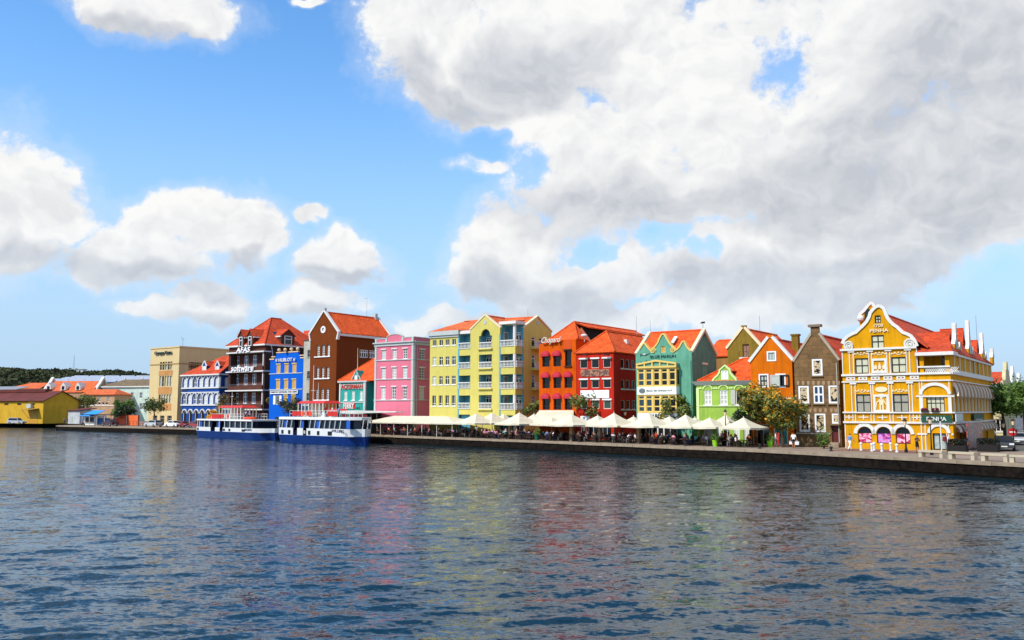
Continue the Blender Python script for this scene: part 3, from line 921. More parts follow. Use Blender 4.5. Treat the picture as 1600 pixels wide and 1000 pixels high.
    # signs on the side
    S.obj('sign_board', MB().box(S.s(1517, 652), S.s(1532.5, 652), -.34, -.22, z_b4 + .25, z_b3 - .08), green)
    S.text('PENHA', 1519.5, 1530, 654.5, 656.5, WHITE, out=.35, depth=.03)
    S.obj('sign_board', MB().box(.15, S.s(1500, 652), -.3, -.2, z_b4 + .22, z_b3 - .05), mat('pale_sign', 'BFCFC8', .5))
    S.obj('poster_board', MB().box(.3, S.s(1516, 690), -1.25, -1.13, .25, 2.85), [poster_mat('fish_poster', '24405C', 'A8442C', 'B8A888')])
    # roof: ridge of the gabled part runs back, the wing's roof leans against it
    zr = F.z(1372, 489)
    sr = (gp[13][0] + gp[17][0]) / 2
    rg_end = Vector((sr, d - 1, zr))
    zrw = S.z(1489, 514)
    yw = d * .55
    b.roof([[(sr, .3, zr), (sr, d, zr), (sg + 1.2, d, ztop + .1), (sg + 1.2, .3, ztop + .1)], [(sr, .3, zr), (sr, d, zr), (-.3, d, ztop), (-.3, .3, ztop)]], TILE_R, caps=[((sr, .3, zr), (sr, d, zr))])
    yr_ = yb + 4.2
    b.roof([[(sg + .05, -.2, zl + .36), (W + .3, -.2, zl + .36), (W - 1.1, yr_, zrw), (sg - 3, yr_, zrw), (sg - .8, .6, zl + .8)], [(W - 1.1, yr_, zrw), (sg - 3, yr_, zrw), (sg - 2, d + .3, zl + .3), (W + .3, d + .3, zl + .3)],
            [(W + .3, -.2, zl + .36), (W - 1.1, yr_, zrw), (W + .3, d + .3, zl + .3)]], TILE_R)
    # small white-topped gables over the side
    for k, xp in enumerate((1492, 1513, 1534, 1549)):
        s = S.s(xp, 545) + .8; ytop = (508, 504, 523, 555)[k]
        wv2 = 1.25 if k < 3 else .8; zt_ = S.z(xp, ytop)
        zt_ = min(zt_, ze + 4.3)
        if k == 3: zt_ = ze + 1.9
        ol = [(s - wv2, ze - .02), (s + wv2, ze - .02), (s + wv2 * .95, ze + .9), (s + .55, ze + 1.5), (s + .24, zt_ - .9), (s + .22, zt_), (s - .22, zt_), (s - .24, zt_ - .9), (s - .55, ze + 1.5), (s - wv2 * .95, ze + .9)]
        gb = S.obj('dormer_gable', MB().slab(ol, -.05, .25), m)
        obj('coping', MB().strip(ol[2:], .16, -.10, .28), WHITE, gb)
        obj('cap', MB().box(s - .28, s + .28, -.12, .28, zt_, zt_ + .25), WHITE, gb)
        if k < 3: obj('dormer_window', MB().box(s - .3, s + .3, -.09, -.04, ze + .5, ze + 1.7), GLASS, gb)
        if k < 3:
            obj('dormer_roof', MB().plate([(s - wv2 * .9, .5, ze + .9), (s, .5, zt_ - .6), (s, 3.0, zt_ - .6), (s - wv2 * .9, 3.0, ze + .9)], .12).plate([(s + wv2 * .9, .5, ze + .9), (s, .5, zt_ - .6), (s, 3.0, zt_ - .6), (s + wv2 * .9, 3.0, ze + .9)], .12), TILE_R, gb)
            s2 = s + 1.95
            sg2 = S.obj('dormer_gable', MB().slab([(s2 - .5, ze - .02), (s2 + .5, ze - .02), (s2 + .5, ze + .5), (s2, ze + 1.25), (s2 - .5, ze + .5)], -.03, .4), m)
            obj('coping', MB().strip([(s2 + .5, ze + .5), (s2, ze + 1.25), (s2 - .5, ze + .5)], .26, -.12, .46), WHITE, sg2)
    # the twin gable standing behind
    B2 = Plane(b, 0, 9.0, 1, 0)
    g2 = B2.poly([(1343, 545), (1343, 493), (1344.5, 490), (1350, 485.5), (1356, 478), (1361, 473), (1364, 475), (1368, 481), (1372, 489), (1378, 497), (1392, 512), (1392, 545)])
    o = B2.obj('rear_gable', MB().slab(g2, 0, .4), m)
    obj('coping', MB().strip(g2[1:-2], .34, -.12, .5), WHITE, o)
    s, z = B2.sz(1345, 497.5); obj('scroll', MB().ball((s, -.1, z), .42, 10, 6), WHITE, o)
    s, z = B2.sz(1355, 492); obj('gable_window', MB().box(s - .3, s + .3, -.05, .05, z - .7, z + .7), DARKFR, o)
    b.part('antenna', MB().tube((W - 1, d - 3, zrw - 1), (W - 1, d - 3, zrw + 3.6), .04, .025, 5), STEEL)
    return b

def poster_mat(name, bg_, fg, hi):
    if name in MATS: return MATS[name]
    m = bpy.data.materials.new(name); m.use_nodes = True
    T = NT(m.node_tree); b = m.node_tree.nodes['Principled BSDF']
    tc = T.n('ShaderNodeTexCoord')
    oi = T.n('ShaderNodeObjectInfo'); cb = T.n('ShaderNodeCombineXYZ'); T.l(T.m('MULTIPLY', oi.outputs['Random'], 60.0), cb.inputs[0])
    pv = T.v('ADD', tc.outputs['Object'], cb.outputs[0])
    n1 = T.n('ShaderNodeTexNoise', i_Scale=1.1, i_Detail=1.5, i_Distortion=1.6); T.l(pv, n1.inputs['Vector'])
    n2 = T.n('ShaderNodeTexNoise', i_Scale=2.3, i_Detail=2.0, i_Distortion=2.0); T.l(pv, n2.inputs['Vector'])
    c = T.mixc(T.maprange(n1.outputs[0], .44, .54), tuple(lin(bg_)), tuple(lin(fg)))
    c = T.mixc(T.maprange(n2.outputs[0], .55, .62), c, tuple(lin(hi)))
    T.l(c, b.inputs['Base Color']); b.inputs['Roughness'].default_value = .3
    MATS[name] = m
    return m
build_penha()

# ---------------- brown stone house with the chimney gable
def build_brownstone():
    b = Bld('stone_house', 'narrow brown stone house with steep chimney-topped gable and dark red door', 1243, 1313)
    F = b.front; W = b.w
    m = brick_mat('brown_stone', '8A683C', '6E522E', .8, 1.0, 1.1, .5)
    wf = mat('white_frame', 'F4F4F0', .5, k=.85)
    ad = poster_mat('perfume_poster', '15130F', 'C9B48C', '0C1014')
    ads = dict(fm=wf, gm=ad, ft=.2, rc=.06, sill=.16, sm=mat('stone_sill', '6E5A3C', .8))
    wn = dict(fm=wf, gm=GLASSB, cols=2, rows=(.5,), ft=.16, bar=.2, rc=.06, sill=.16, sm=mat('stone_sill', '6E5A3C', .8))
    winpx(F, 1269, 1285.5, 561, 587, ads)
    z0, z1 = F.z(1248, 630.5), F.z(1248, 603)
    for x0, x1, s_ in ((1247.5, 1264, ads), (1271, 1287, wn), (1294.5, 1311, ads)):
        window(F, (F.s(x0, 616) + F.s(x1, 616)) / 2, z0, F.s(x1, 616) - F.s(x0, 616), z1 - z0, s_)
    z0, z1 = F.z(1274, 675), F.z(1274, 646)
    for x0, x1 in ((1249, 1265.5), (1273, 1290)):
        window(F, (F.s(x0, 660) + F.s(x1, 660)) / 2, z0, F.s(x1, 660) - F.s(x0, 660), z1 - z0, ads)
    zz = F.z(1299, 662)
    window(F, F.s(1306, 655), zz, F.s(1312, 655) - F.s(1299.5, 655), F.z(1299, 646) - zz, ads)
    dz = F.z(1299, 691)
    window(F, F.s(1306, 680), dz, F.s(1312.2, 680) - F.s(1299.5, 680), F.z(1299, 665.5) - dz, dict(fm=mat('door_frame', '4A1A14', .6), gm=mat('dark_red_door', '5E1712', .55, .1, 2.0), ft=.12, rc=.2, name='door'))
    zeL, zeR = F.z(1244, 564), F.z(1310, 562)
    zn = F.z(1270, 522); sL, sR = F.s(1268.5, 522), F.s(1281.5, 522)
    mid = W / 2; hw = (sR - sL) / 2
    ze = zeL
    zc = F.z(1268, 511)
    F.wall([(0, 0), (W, 0), (W, ze), (mid + hw, zn), (mid + hw, zc), (mid - hw, zc), (mid - hw, zn), (0, ze)], m)
    F.obj('chimney_cap', MB().box(mid - hw - .25, mid + hw + .25, -.2, .55, zc, zc + .28), mat('stone_cap', '7A6A58', .8))
    cop = mat('grey_coping', 'A89C86', .8, .1, 1)
    F.obj('gable_coping', MB().strip([(-.1, ze - .05), (mid - hw, zn + .05)], .26, -.1, .42).strip([(mid + hw, zn + .05), (W + .1, ze - .05)], .26, -.1, .42), cop)
    F.obj('ledge', MB().box(0, F.s(1298, 676), -.18, -.002, F.z(1250, 678), F.z(1250, 676)), cop)
    F.obj('door_hood', MB().box(F.s(1297, 664), W - .05, -.5, -.002, F.z(1299, 664.5), F.z(1299, 663)), mat('stone_sill', '6E5A3C'))
    F.obj('door_step', MB().box(F.s(1298, 690), W - .1, -.9, -.002, .0, dz * .6).box(F.s(1299, 690), W - .2, -.5, -.003, dz * .6, dz), CONC)
    vs = MB()
    for py, xs in ((598, (1247, 1255, 1263, 1271, 1279, 1287, 1295, 1303, 1310)), (641, (1250, 1258, 1266, 1274, 1282, 1290, 1299, 1306))):
        for xp in xs:
            s, z = F.sz(xp, py); vs.slab([(s - .12, z - .25), (s + .12, z - .25), (s + .17, z + .2), (s - .17, z + .2)], -.03, -.002)
    F.obj('voussoir', vs, mat('pale_stone', '9C8262', .8))
    d = 15.0
    zr = zn + .3
    obj('wall', MB().box(0, .35, .36, d, 0, ze), m, b.root); obj('wall', MB().box(W - .35, W, .36, d, 0, ze), m, b.root)
    zr = zn
    b.roof([[(mid, .3, zr), (mid, d, zr), (W + .2, d, ze - .1), (W + .2, .3, ze - .1)], [(mid, .3, zr), (mid, d, zr), (-.2, d, ze - .1), (-.2, .3, ze - .1)]], TILE_R, caps=[((mid, .3, zr), (mid, d, zr))])
    F.obj('downpipe', MB().tube((W - .2, -.1, .2), (W - .2, -.1, ze - .4), .07, .07, 6), mat('grey_pipe', 'A8A8A0', .6))
build_brownstone()

# ---------------- orange house
def gable_front(b, m, ze, apex_s, zr, d, roofm, neck=0.0, coping=None, t=.35, side=True, rise_l=None):
    F = b.front; W = b.w
    F.wall([(0, 0), (W, 0), (W, ze), (apex_s + neck, zr), (apex_s - neck, zr), (0, ze)], m, t)
    obj('wall', MB().box(0, .35, t + .01, d, 0, ze), m, b.root)
    if side: b.side.wall([(t, 0), (d, 0), (d, ze), (t, ze)], m)
    zz = zr - .1
    r = b.roof([[(apex_s, t - .05, zz), (apex_s, d + .3, zz), (W + .35, d + .3, ze - .22), (W + .35, t - .05, ze - .22)], [(apex_s, t - .05, zz), (apex_s, d + .3, zz), (-.35, d + .3, ze - .22), (-.35, t - .05, ze - .22)]], roofm, caps=[((apex_s, t, zz), (apex_s, d, zz))])
    if coping: F.obj('gable_coping', MB().strip([(-.15, ze - .08), (apex_s - neck, zr + .06)], .34, -.14, t + .1).strip([(apex_s + neck, zr + .06), (W + .15, ze - .08)], .34, -.14, t + .1), coping)
    return r

def build_orange_house():
    b = Bld('orange_house', 'plain orange house with a white edged pointed gable behind the flowering tree', 1174.5, 1240)
    F = b.front; W = b.w
    m = wall('orange_house', 'F77E0C', .86)
    fr = mat('white_frame', 'F4F4F0')
    st = dict(fm=DARKFR, gm=PALEGL, cols=2, rows=(.5,), ft=.11, bar=.13, rc=.08, surround=.16, sm=fr)
    stw = dict(fm=mat('grey_frame', '8A9A98', .6), gm=PALEGL, cols=2, ft=.1, bar=.12, rc=.06, surround=.16, sm=fr)
    winpx(F, 1200.5, 1211, 551, 562.5, stw)
    winpx(F, 1188, 1199.3, 586.5, 603.5, st)
    o = winpx(F, 1214, 1226, 586, 603.5, dict(fm=DARKFR, gm=GLASS, cols=2, ft=.11, bar=.08, rc=.08, surround=.16, sm=fr))
    s, z = F.sz(1209, 603.5); h = F.z(1209, 586) - z
    F.obj('shutter', MB().ring([(0, 0), (1.15, 0), (1.15, h), (0, h)], [(.12, .12), (1.03, .12), (1.03, h - .12), (.12, h - .12)], -.16, -.06).box(.1, 1.05, -.13, -.09, .1, h - .1), [PALEGL], None, s - .35, z)
    F.obj('shutter', MB().ring([(0, 0), (1.1, 0), (1.1, h), (0, h)], [(.12, .12), (.98, .12), (.98, h - .12), (.12, h - .12)], -.16, -.06), [DARKFR], None, F.s(1219, 600), z)
    F.bandpx('string_course', 1176, 1239.5, 623, 1.4, .1, fr)
    for x0, x1 in ((1180, 1188), (1196, 1203), (1212, 1218), (1226, 1234)): winpx(F, x0, x1, 626, 643, dict(fm=fr, gm=GLASS, cols=2, ft=.1, rc=.1))
    window(F, W * .25, .05, 1.7, 2.4, SHOP); window(F, W * .68, .05, 1.7, 2.4, dict(fm=fr, gm=mat('teal_door', '1E8C82', .5), cols=1, ft=.16, rc=.2, name='door'))
    ze = F.z(1175, 564); s, zr = F.sz(1206, 527)
    gable_front(b, m, ze, W / 2, zr, 17, TILE_R, .25, WHITE)
    F.obj('gable_cap', MB().box(W / 2 - .42, W / 2 + .42, -.1, .45, zr - .1, zr + .3), m)
    b.part('chimney', MB().box(W / 2 + .9, W / 2 + 1.7, 5, 5.8, zr - 2, zr + .5).box(W / 2 + .8, W / 2 + 1.8, 4.9, 5.9, zr + .5, zr + .7), wall('olive', '9C8434'))
    sl = (zr - ze) / (W / 2)
    dm = b.part('roof_dormer', MB().plate([(W * .55, 7, zr - .9), (W * .55, 9.5, zr - .9), (W + .1, 9.5, ze + 1.5), (W + .1, 7, ze + 1.5)], .15).box(W * .75, W - .1, 7.1, 9.4, ze + .1, ze + 1.45), TILE_R)
build_orange_house()

# ---------------- olive warehouse and the red roofed house behind
def build_olive():
    b = Bld('olive_house', 'olive green gabled house with a brown loading door and hoist balcony', 1139, 1192, rowY(1192) + 17)
    F = b.front; W = b.w
    m = wall('olive', 'A08A30', .85)
    winpx(F, 1160.5, 1171, 538, 558, dict(fm=mat('brown_door_frame', '6A4A3A', .7), gm=mat('loading_door', '8E6A58', .7, .15, 2), cols=2, ft=.1, rc=.2, name='door'))
    s0, z = F.sz(1158.5, 560); s1 = F.s(1172.5, 560)
    F.obj('balcony', MB().box(s0, s1, -.9, -.01, z - .1, z + .12), WHITE)
    F.obj('rail', MB().path([(s0, -.85, z + .1), (s0, -.85, z + .9), (s1, -.85, z + .9), (s1, -.85, z + .1)], .03), BLACK)
    ze = F.z(1140, 543); s, zr = F.sz(1164.5, 512)
    gable_front(b, m, ze, W / 2, zr, 14, TILE_O, .15, CREAMP)
    F.obj('gable_cap', MB().box(W / 2 - .35, W / 2 + .35, -.08, .45, zr - .1, zr + .35), m)
    b.part('lightning_rod', MB().tube((W - 3, 8, zr - 3), (W - 3, 8, zr + 2.5), .05, .03, 5), STEEL)
    b2 = Bld('red_roofed_house', 'beige house with steep red tiled roof between the sea-green gable and the olive house', 1108, 1141, rowY(1141) + 26)
    F = b2.front; W = b2.w; ze = F.z(1110, 556); zr = F.z(1110, 529)
    mm = wall('beige_back', 'B88A50', .85)
    b2.shell(mm, ze, 9)
    b2.roof([[(-.3, -.3, ze - .1), (W + .3, -.3, ze - .1), (W + .3, 4.5, zr), (-.3, 4.5, zr)], [(-.3, 9.3, ze - .1), (W + .3, 9.3, ze - .1), (W + .3, 4.5, zr), (-.3, 4.5, zr)]], TILE_O, caps=[((0, 4.5, zr), (W, 4.5, zr))])
    obj('gable_coping', MB().plate([(W + .3, -.3, ze - .05), (W + .3, 4.5, zr + .1), (W + .8, 4.5, zr + .1), (W + .8, -.3, ze - .05)], .3), WHITE, b2.root)
    obj('gable_wall', MB().add([(W + .1, 0, ze - .2), (W + .1, 9, ze - .2), (W + .1, 4.5, zr - .2), (W - .2, 0, ze - .2), (W - .2, 9, ze - .2), (W - .2, 4.5, zr - .2)], [(0, 1, 2), (5, 4, 3), (0, 2, 5, 3), (1, 4, 5, 2), (0, 3, 4, 1)]), mm, b2.root)
build_olive()

# ---------------- lime green house
def build_lime():
    b = Bld('lime_house', 'low lime green house with curved dormer gable and orange hipped roof', 1089, 1173)
    F = b.front; W = b.w
    m = wall('lime', 'AFD65C', .86)
    fr = mat('white_frame', 'F4F4F0')
    st = dict(fm=fr, gm=SHUT, cols=2, rows=(.33, .66), ft=.12, bar=.12, rc=.1, sill=.14)
    so = dict(fm=fr, gm=VOID, cols=1, ft=.08, rc=.1, sill=.14)
    z0, z1 = F.z(1101, 632.5), F.z(1101, 610)
    mb = MB()
    for x0, x1, q in ((1100.5, 1112, st), (1125, 1136.7, st), (1149.7, 1161, so)):
        s = (F.s(x0, 620) + F.s(x1, 620)) / 2; w_ = F.s(x1, 620) - F.s(x0, 620)
        window(F, s, z0, w_, z1 - z0, q)
        mb.strip([(s + (w_ / 2 + .12) * cos(pi * i / 10), z1 + .12 + (w_ / 2 + .1) * sin(pi * i / 10) * .85) for i in range(11)], .14, -.09, -.002)
    s_o = F.s(1149.7, 620)
    F.obj('shutter', MB().box(-.62, -.04, -.1, -.04, 0, z1 - z0), SHUT, None, s_o, z0)
    zc0, zc1 = F.z(1088, 602.5), F.z(1087, 596)
    zi = F.z(1089, 608)
    ss = [F.s(x, 620) for x in (1106, 1131, 1155)]
    pts = [0.0] + ss + [W]
    edges = [(0.0, ss[0] - .75), (ss[0] + .75, ss[1] - .75), (ss[1] + .75, ss[2] - .75), (ss[2] + .75, W)]
    for a, c in edges: mb.box(a, c, -.09, -.003, zi, zi + .16)
    F.obj('hood_moulding', mb, mat('pale_lime_trim', 'D6EC9C', .7, k=.85))
    F.bandpx('string_course', 1089, 1173, 635, 1.2, .14, mat('pale_lime_trim', 'D6EC9C'))
    pil = MB().box(-.02, .35, -.1, -.002, 0, zi); F.obj('pilaster_strip', pil, mat('pale_lime_trim', 'D6EC9C'))
    for k, (x0, x1) in enumerate(((1099, 1114), (1121, 1129), (1131, 1140), (1147, 1156), (1163, 1171))):
        winpx(F, x0, x1, 668, 687, dict(fm=fr, gm=mat('white_shop_door', 'D8DCD4', .5, .05, 2), cols=2, ft=.12, rc=.12, name='door') if k != 2 else SHOP)
    d = 12.0
    b.shell(m, zc0, d)
    F.obj('cornice', MB().add([(-.1, -.12, zc0), (W + .1, -.12, zc0), (W + .5, -.55, zc1), (-.5, -.55, zc1), (-.1, .3, zc0), (W + .1, .3, zc0), (W + .5, .3, zc1), (-.5, .3, zc1)],
              [(0, 1, 2, 3), (4, 7, 6, 5), (0, 3, 7, 4), (1, 5, 6, 2), (3, 2, 6, 7), (0, 4, 5, 1)]), GREYT)
    R = Plane(b, 0, 5.0, 1, 0)
    sa, zr = R.sz(1144.5, 561)
    zr = min(zr, zc1 + 4.6)
    sa = W * .62
    ap = (sa, 5.0, zr); aq = (W - .4, 7.0, zr)
    b.roof([[(.2, -.1, zc1 + .02), (W + .2, -.1, zc1 + .02), (sa + 1.2, 5.0, zr), ap], [(.2, -.1, zc1 + .02), ap, (.2, d, zc1 + .02)], [(W + .2, -.1, zc1 + .02), (W + .2, d, zc1 + .02), (sa + 1.2, 5.0, zr)], [(.2, d, zc1), ap, (sa + 1.2, 5, zr), (W + .2, d, zc1)]], TILE_O,
           caps=[((.2, -.1, zc1 + .05), ap), ((W + .2, -.1, zc1 + .05), (sa + 1.2, 5, zr)), (ap, (sa + 1.2, 5, zr))])
    dg = F.poly([(1113.5, 595.5), (1116, 591), (1121, 587), (1124, 582.5), (1124.5, 578), (1132.5, 571), (1140.5, 578), (1141.5, 583), (1145, 587.5), (1149.5, 591.5), (1151, 595.5)])
    s0, z0 = F.sz(1127, 593); s1 = F.s(1138, 593); z1 = F.z(1127, 579)
    dgm = F.obj('dormer_gable', MB().slab(dg, 0, .3, [[(s0, z0), (s1, z0), (s1, z1), (s0, z1)]]), m)
    obj('coping', MB().strip(dg[:], .2, -.1, .36), mat('pale_lime_trim', 'D6EC9C'), dgm)
    obj('dormer_shutter', MB().box(s0, s1, .08, .16, z0, z1).ring([(s0, z0), (s1, z0), (s1, z1), (s0, z1)], [(s0 + .12, z0 + .12), (s1 - .12, z0 + .12), (s1 - .12, z1 - .12), (s0 + .12, z1 - .12)], .02, .1).box((s0 + s1) / 2 - .06, (s0 + s1) / 2 + .06, .02, .1, z0 + .12, z1 - .12), fr, dgm)
    sm = (dg[4][0] + dg[6][0]) / 2; zz = dg[5][1] - .15; zb_ = dg[4][1] - .1
    obj('dormer_roof', MB().plate([(dg[4][0] - .1, .3, zb_), (sm, .3, zz), (sm, 4.2, zz), (dg[4][0] - .1, 4.2, zb_)], .1).plate([(dg[6][0] + .1, .3, zb_), (sm, .3, zz), (sm, 4.2, zz), (dg[6][0] + .1, 4.2, zb_)], .1), TILE_O, dgm)
    obj('dormer_cheek', MB().box(dg[6][0] - .3, dg[6][0], .3, 3.4, zc1, zb_), WOOD, dgm)
build_lime()

# ---------------- sea-green house with wavy gables
def build_marlin():
    b = Bld('sea_green_house', 'sea-green house with three wavy gables, orange roof and a yellow framed glass bay', 994.5, 1082.5)
    F, S = b.front, b.side; W = b.w
    m = wall('sea_green', '74BA9C', .92)
    yl = mat('ochre_cream_frame', 'E6C46A', .65, .08, 1.5, k=.9)
    d = S.s(1118, 600); d = max(d, 8)
    ze = F.z(996, 552)
    winpx(F, 1032.5, 1039.5, 541, 551, dict(fm=yl, gm=mat('ochre_shutter', 'C0964A', .7), ft=.1, rc=.12))
    gp = F.poly([(1081.5,549.5),(1079,548),(1074,543),(1071,537),(1069,533),(1066.5,533.5),(1064.5,537),(1062,541.5),(1058,546),(1055.5,547.5),(1053,543.5),(1049,539.5),(1044.5,533.5),(1041,527),(1039,523.5),(1036,521.5),(1033,524),(1030.5,529),(1028,535.5),(1024.5,540.5),(1020.5,544),(1017,548.5),(1014,544.5),(1010.5,540.5),(1008,537),(1006,536),(1003,540),(999,546),(994.5,552.5)])
    ol = [(0, 0), (W, 0), (W, ze)] + [(min(max(x, .05), W - .05), max(z, ze + .02)) for x, z in gp[1:-1]] + [(0, ze)]
    # glass bay
    x0, x1 = F.s(1001, 600), F.s(1061.5, 600)
    def bay(zb, zt, rows, gm):
        edges = [x0 + (x1 - x0) * k / 5 for k in range(6)]
        for k in range(5):
            window(Fb, (edges[k] + edges[k + 1]) / 2, zb + .15, (edges[k + 1] - edges[k]) * .78, zt - zb - .3, dict_c[gm if k > 1 else 'b'], hole=False)
    Fb = F.off(.95)
    dict_c = {'d': dict(fm=yl, gm=GLASS, cols=1, rows=(.33, .80), ft=.1, bar=.16, rc=.12), 'b': dict(fm=yl, gm=mat('blue_grey_glass', '2C3E46', .1), cols=1, rows=(.33, .80), ft=.1, bar=.16, rc=.12)}
    zA0, zA1, zB0, zB1 = F.z(1001, 605), F.z(1001, 576), F.z(1001, 645), F.z(1001, 617)
    for (za, zb) in ((zA0, zA1), (zB0, zB1)):
        bay(za, zb, 3, 'd')
        hs = []
        edges = [x0 + (x1 - x0) * k / 5 for k in range(6)]
        for k in range(5):
            c = (edges[k] + edges[k + 1]) / 2; w_ = (edges[k + 1] - edges[k]) * .78
            hs.append([(c - w_ / 2, za + .15), (c + w_ / 2, za + .15), (c + w_ / 2, zb - .15), (c - w_ / 2, zb - .15)])
        Fb.obj('bay_frame', MB().slab([(x0, za), (x1, za), (x1, zb), (x0, zb)], 0, .25, hs), yl)
        obj('bay_side', MB().box(x1 - .2, x1, -.69, 0, za, zb), yl, b.root); obj('bay_side', MB().box(x0, x0 + .2, -.69, 0, za, zb), yl, b.root)
        obj('bay_pane', MB().box(x1 + .002, x1 + .03, -.6, -.12, za + .3, zb - .3), GLASS, b.root)
    obj('bay_body', MB().box(x0 + .21, x1 - .21, -.6, -.001, zB0, zA1 - .05), VOID, b.root)
    zp = F.z(1031, 564)
    xm = (x0 + x1) / 2
    pd = MB().slab([(x0 - .1, zA1), (x1 + .1, zA1), (x1 + .1, zA1 + .5), (xm, zp), (x0 - .1, zA1 + .5)], -.9, -.001)
    obj('bay_pediment', pd, m, b.root)
    pf = MB().strip([(x0 - .1, zA1 + .5), (xm, zp), (x1 + .1, zA1 + .5)], .24, -1.1, -.88).strip([(x0 - .1, zA1 + .1), (x1 + .1, zA1 + .1)], .24, -1.12, -.87)
    for k in range(1, 5): pf.box(x0 + (x1 - x0) * k / 5 - .09, x0 + (x1 - x0) * k / 5 + .09, -1.06, -.89, zA1 + .2, zA1 + .55 + (zp - zA1 - .5) * (1 - abs(k - 2.5) / 2.5) - .15)
    pf.box(x0 - .1, x0 + .14, -1.07, -.885, zA1, zA1 + .5); pf.box(x1 - .14, x1 + .1, -1.07, -.885, zA1, zA1 + .5)
    obj('bay_moulding', pf, yl, b.root)
    sgn = obj('sign_board', MB().box(x0, x1 + .05, -1.06, -.05, zB1, zA0), mat('white_sign', 'E8E8E2', .5), b.root)
    Fs = F.off(1.07)
    grey = mat('sign_grey', '505858', .6)
    hB = zA0 - zB1
    Fs.obj('lettering', text_mb('Banco del Orinoco N.V.', (x1 - x0) * .66, hB * .22, .03, 0, .015), grey, None, x0 + (x1 - x0) * .25, zB1 + hB * .4)
    em = MB().slab([(.46 * cos(i * pi / 10), .34 * sin(i * pi / 10)) for i in range(20)], -.03, 0)
    for k in range(5): em.ball((-.3 + k * .15, -.04, 0), .06, 6, 4)
    Fs.obj('bank_emblem', em, mat('emblem_grey', '6E7878', .6, .4, 5), None, x0 + (x1 - x0) * .135, zB1 + hB * .5)
    # lower white band with shop name
    zl0, zl1 = F.z(1001, 657), zB0
    obj('sign_board', MB().box(x0, x1 + .1, -1.0, -.05, zl0, zl1 - .05), mat('white_sign', 'E8E8E2'), b.root)
    Fs2 = F.off(1.01)
    Fs2.obj('lettering', text_mb('TABLE', 2.0, .62, .04, 0, .03), BLACK, None, F.s(1019, 650), zl0 + .25)
    Fs2.obj('painted_panel', MB().box(0, .75, -.03, -.001, 0, .7), poster_mat('small_board', 'E0C060', '8A3A2A', '3A2A1A'), None, F.s(1035, 650), zl0 + .2)
    obj('shop_front', MB().box(x0 + .3, x1 - .3, -.6, -.05, 0.02, zl0), VOID, b.root)
    for k in range(7):
        x = x0 + .2 + (x1 - x0 - .4) * k / 6; obj('mullion', MB().box(x - .09, x + .09, -.8, -.61, 0.02, zl0 - .01), WHITE, b.root)
    # walls
    F.wall(ol, m)
    yh = d / 2; zr = S.z(1099, 514.5)
    msd = mat('stucco_sea_green_shaded', '62957C', .85, .2, .7, .3, 9, k=.8, streak=.25)  # side wall's shade put into a darker green, under weathering streaks
    S.holes = []
    s0, z0 = S.sz(1102, 588)
    S.wall([(.35, 0), (d, 0), (d, ze), (yh, zr), (.35, ze + (zr - ze) * .35 / yh)], msd)
    obj('wall', MB().slab([(.36, 0), (d, 0), (d, ze), (yh, zr), (.36, ze)], 0, .35), m, b.root, (.35, 0, 0), pi / 2)
    obj('wall', MB().box(.36, W - .36, d - .35, d, 0, ze), m, b.root)
    S.obj('blocked_door', MB().box(S.s(1097, 588), S.s(1104, 588), -.06, -.002, ze - 5.6, ze - 1.6), m)
    S.obj('lintel', MB().box(S.s(1096.5, 565), S.s(1104.5, 565), -.14, -.003, ze - 1.6, ze - 1.35), CREAMP)
    S.obj('vent', MB().box(yh - .4, yh + .4, -.05, -.002, ze + 2.2, ze + 2.4), BLACK)
    b.roof([[(.1, .3, ze - .05), (W - .1, .3, ze - .05), (W - .1, yh, zr - .1), (.1, yh, zr - .1)], [(.1, d + .3, ze - .2), (W - .1, d + .3, ze - .2), (W - .1, yh, zr - .1), (.1, yh, zr - .1)]], TILE_O, caps=[((0, yh, zr - .08), (W, yh, zr - .08))])
    for xx in (-.15, W - .2):
        obj('gable_coping', MB().plate([(xx, -.1, ze + .05), (xx, yh, zr + .12), (xx + .42, yh, zr + .12), (xx + .42, -.1, ze + .05)], .28), CREAMP, b.root)
        obj('gable_coping', MB().plate([(xx, d + .1, ze + .0), (xx, yh, zr + .12), (xx + .42, yh, zr + .12), (xx + .42, d + .1, ze + .0)], .28), CREAMP, b.root)
    F.obj('wavy_coping', MB().strip([q for q in ol[3:-1]], .2, -.1, .42), yl)
    for xp, yp in ((1020.5, 548), (1052, 547)):
        s, z = F.sz(xp, yp); sp = [(.42 * (1 - k / 22) * cos(k * .6), .42 * (1 - k / 22) * sin(k * .6)) for k in range(19)]
        F.obj('scroll', MB().strip(sp, .12, -.12, -.002), yl, None, s, z)
    # roof lights
    b.part('skylight', MB().plate([(W * .56, yh * .3, ze + (zr - ze) * .33 + .25), (W * .62, yh * .3, ze + (zr - ze) * .33 + .25), (W * .62, yh * .62, ze + (zr - ze) * .64 + .25), (W * .56, yh * .62, ze + (zr - ze) * .64 + .25)], .12), WHITE)
    # name and the two fish
    F.text('BLUE MARLIN', 1016.5, 1056, 555.4, 559.6, mat('sign_teal', '2A5A54', .6), bold=0.0)
    dk = mat('fish_dark', '1C3038', .6); s, z = F.sz(1003, 560)
    def fish(dx, dz, k, mm):
        body = [(0, 0), (.4, .16), (.9, .22), (1.3, .1), (2.1, .34), (1.35, -.04), (.9, -.14), (.4, -.06)]
        tail = [(.05, .02), (-.35, .42), (-.2, 0.02), (-.3, -.34)]
        fin = [(.6, .18), (.85, .52), (1.1, .18)]
        mb = MB()
        for q in (body, tail, fin): mb.slab([(x * k + dx, y * k + dz) for x, y in q], -.06, 0)
        return mb
    F.obj('fish_emblem', fish(.15, .45, .62, dk), dk, None, s - .2, z)
    F.obj('fish_emblem', fish(.15, -.55, .75, dk), dk, None, s - .1, z - .1)
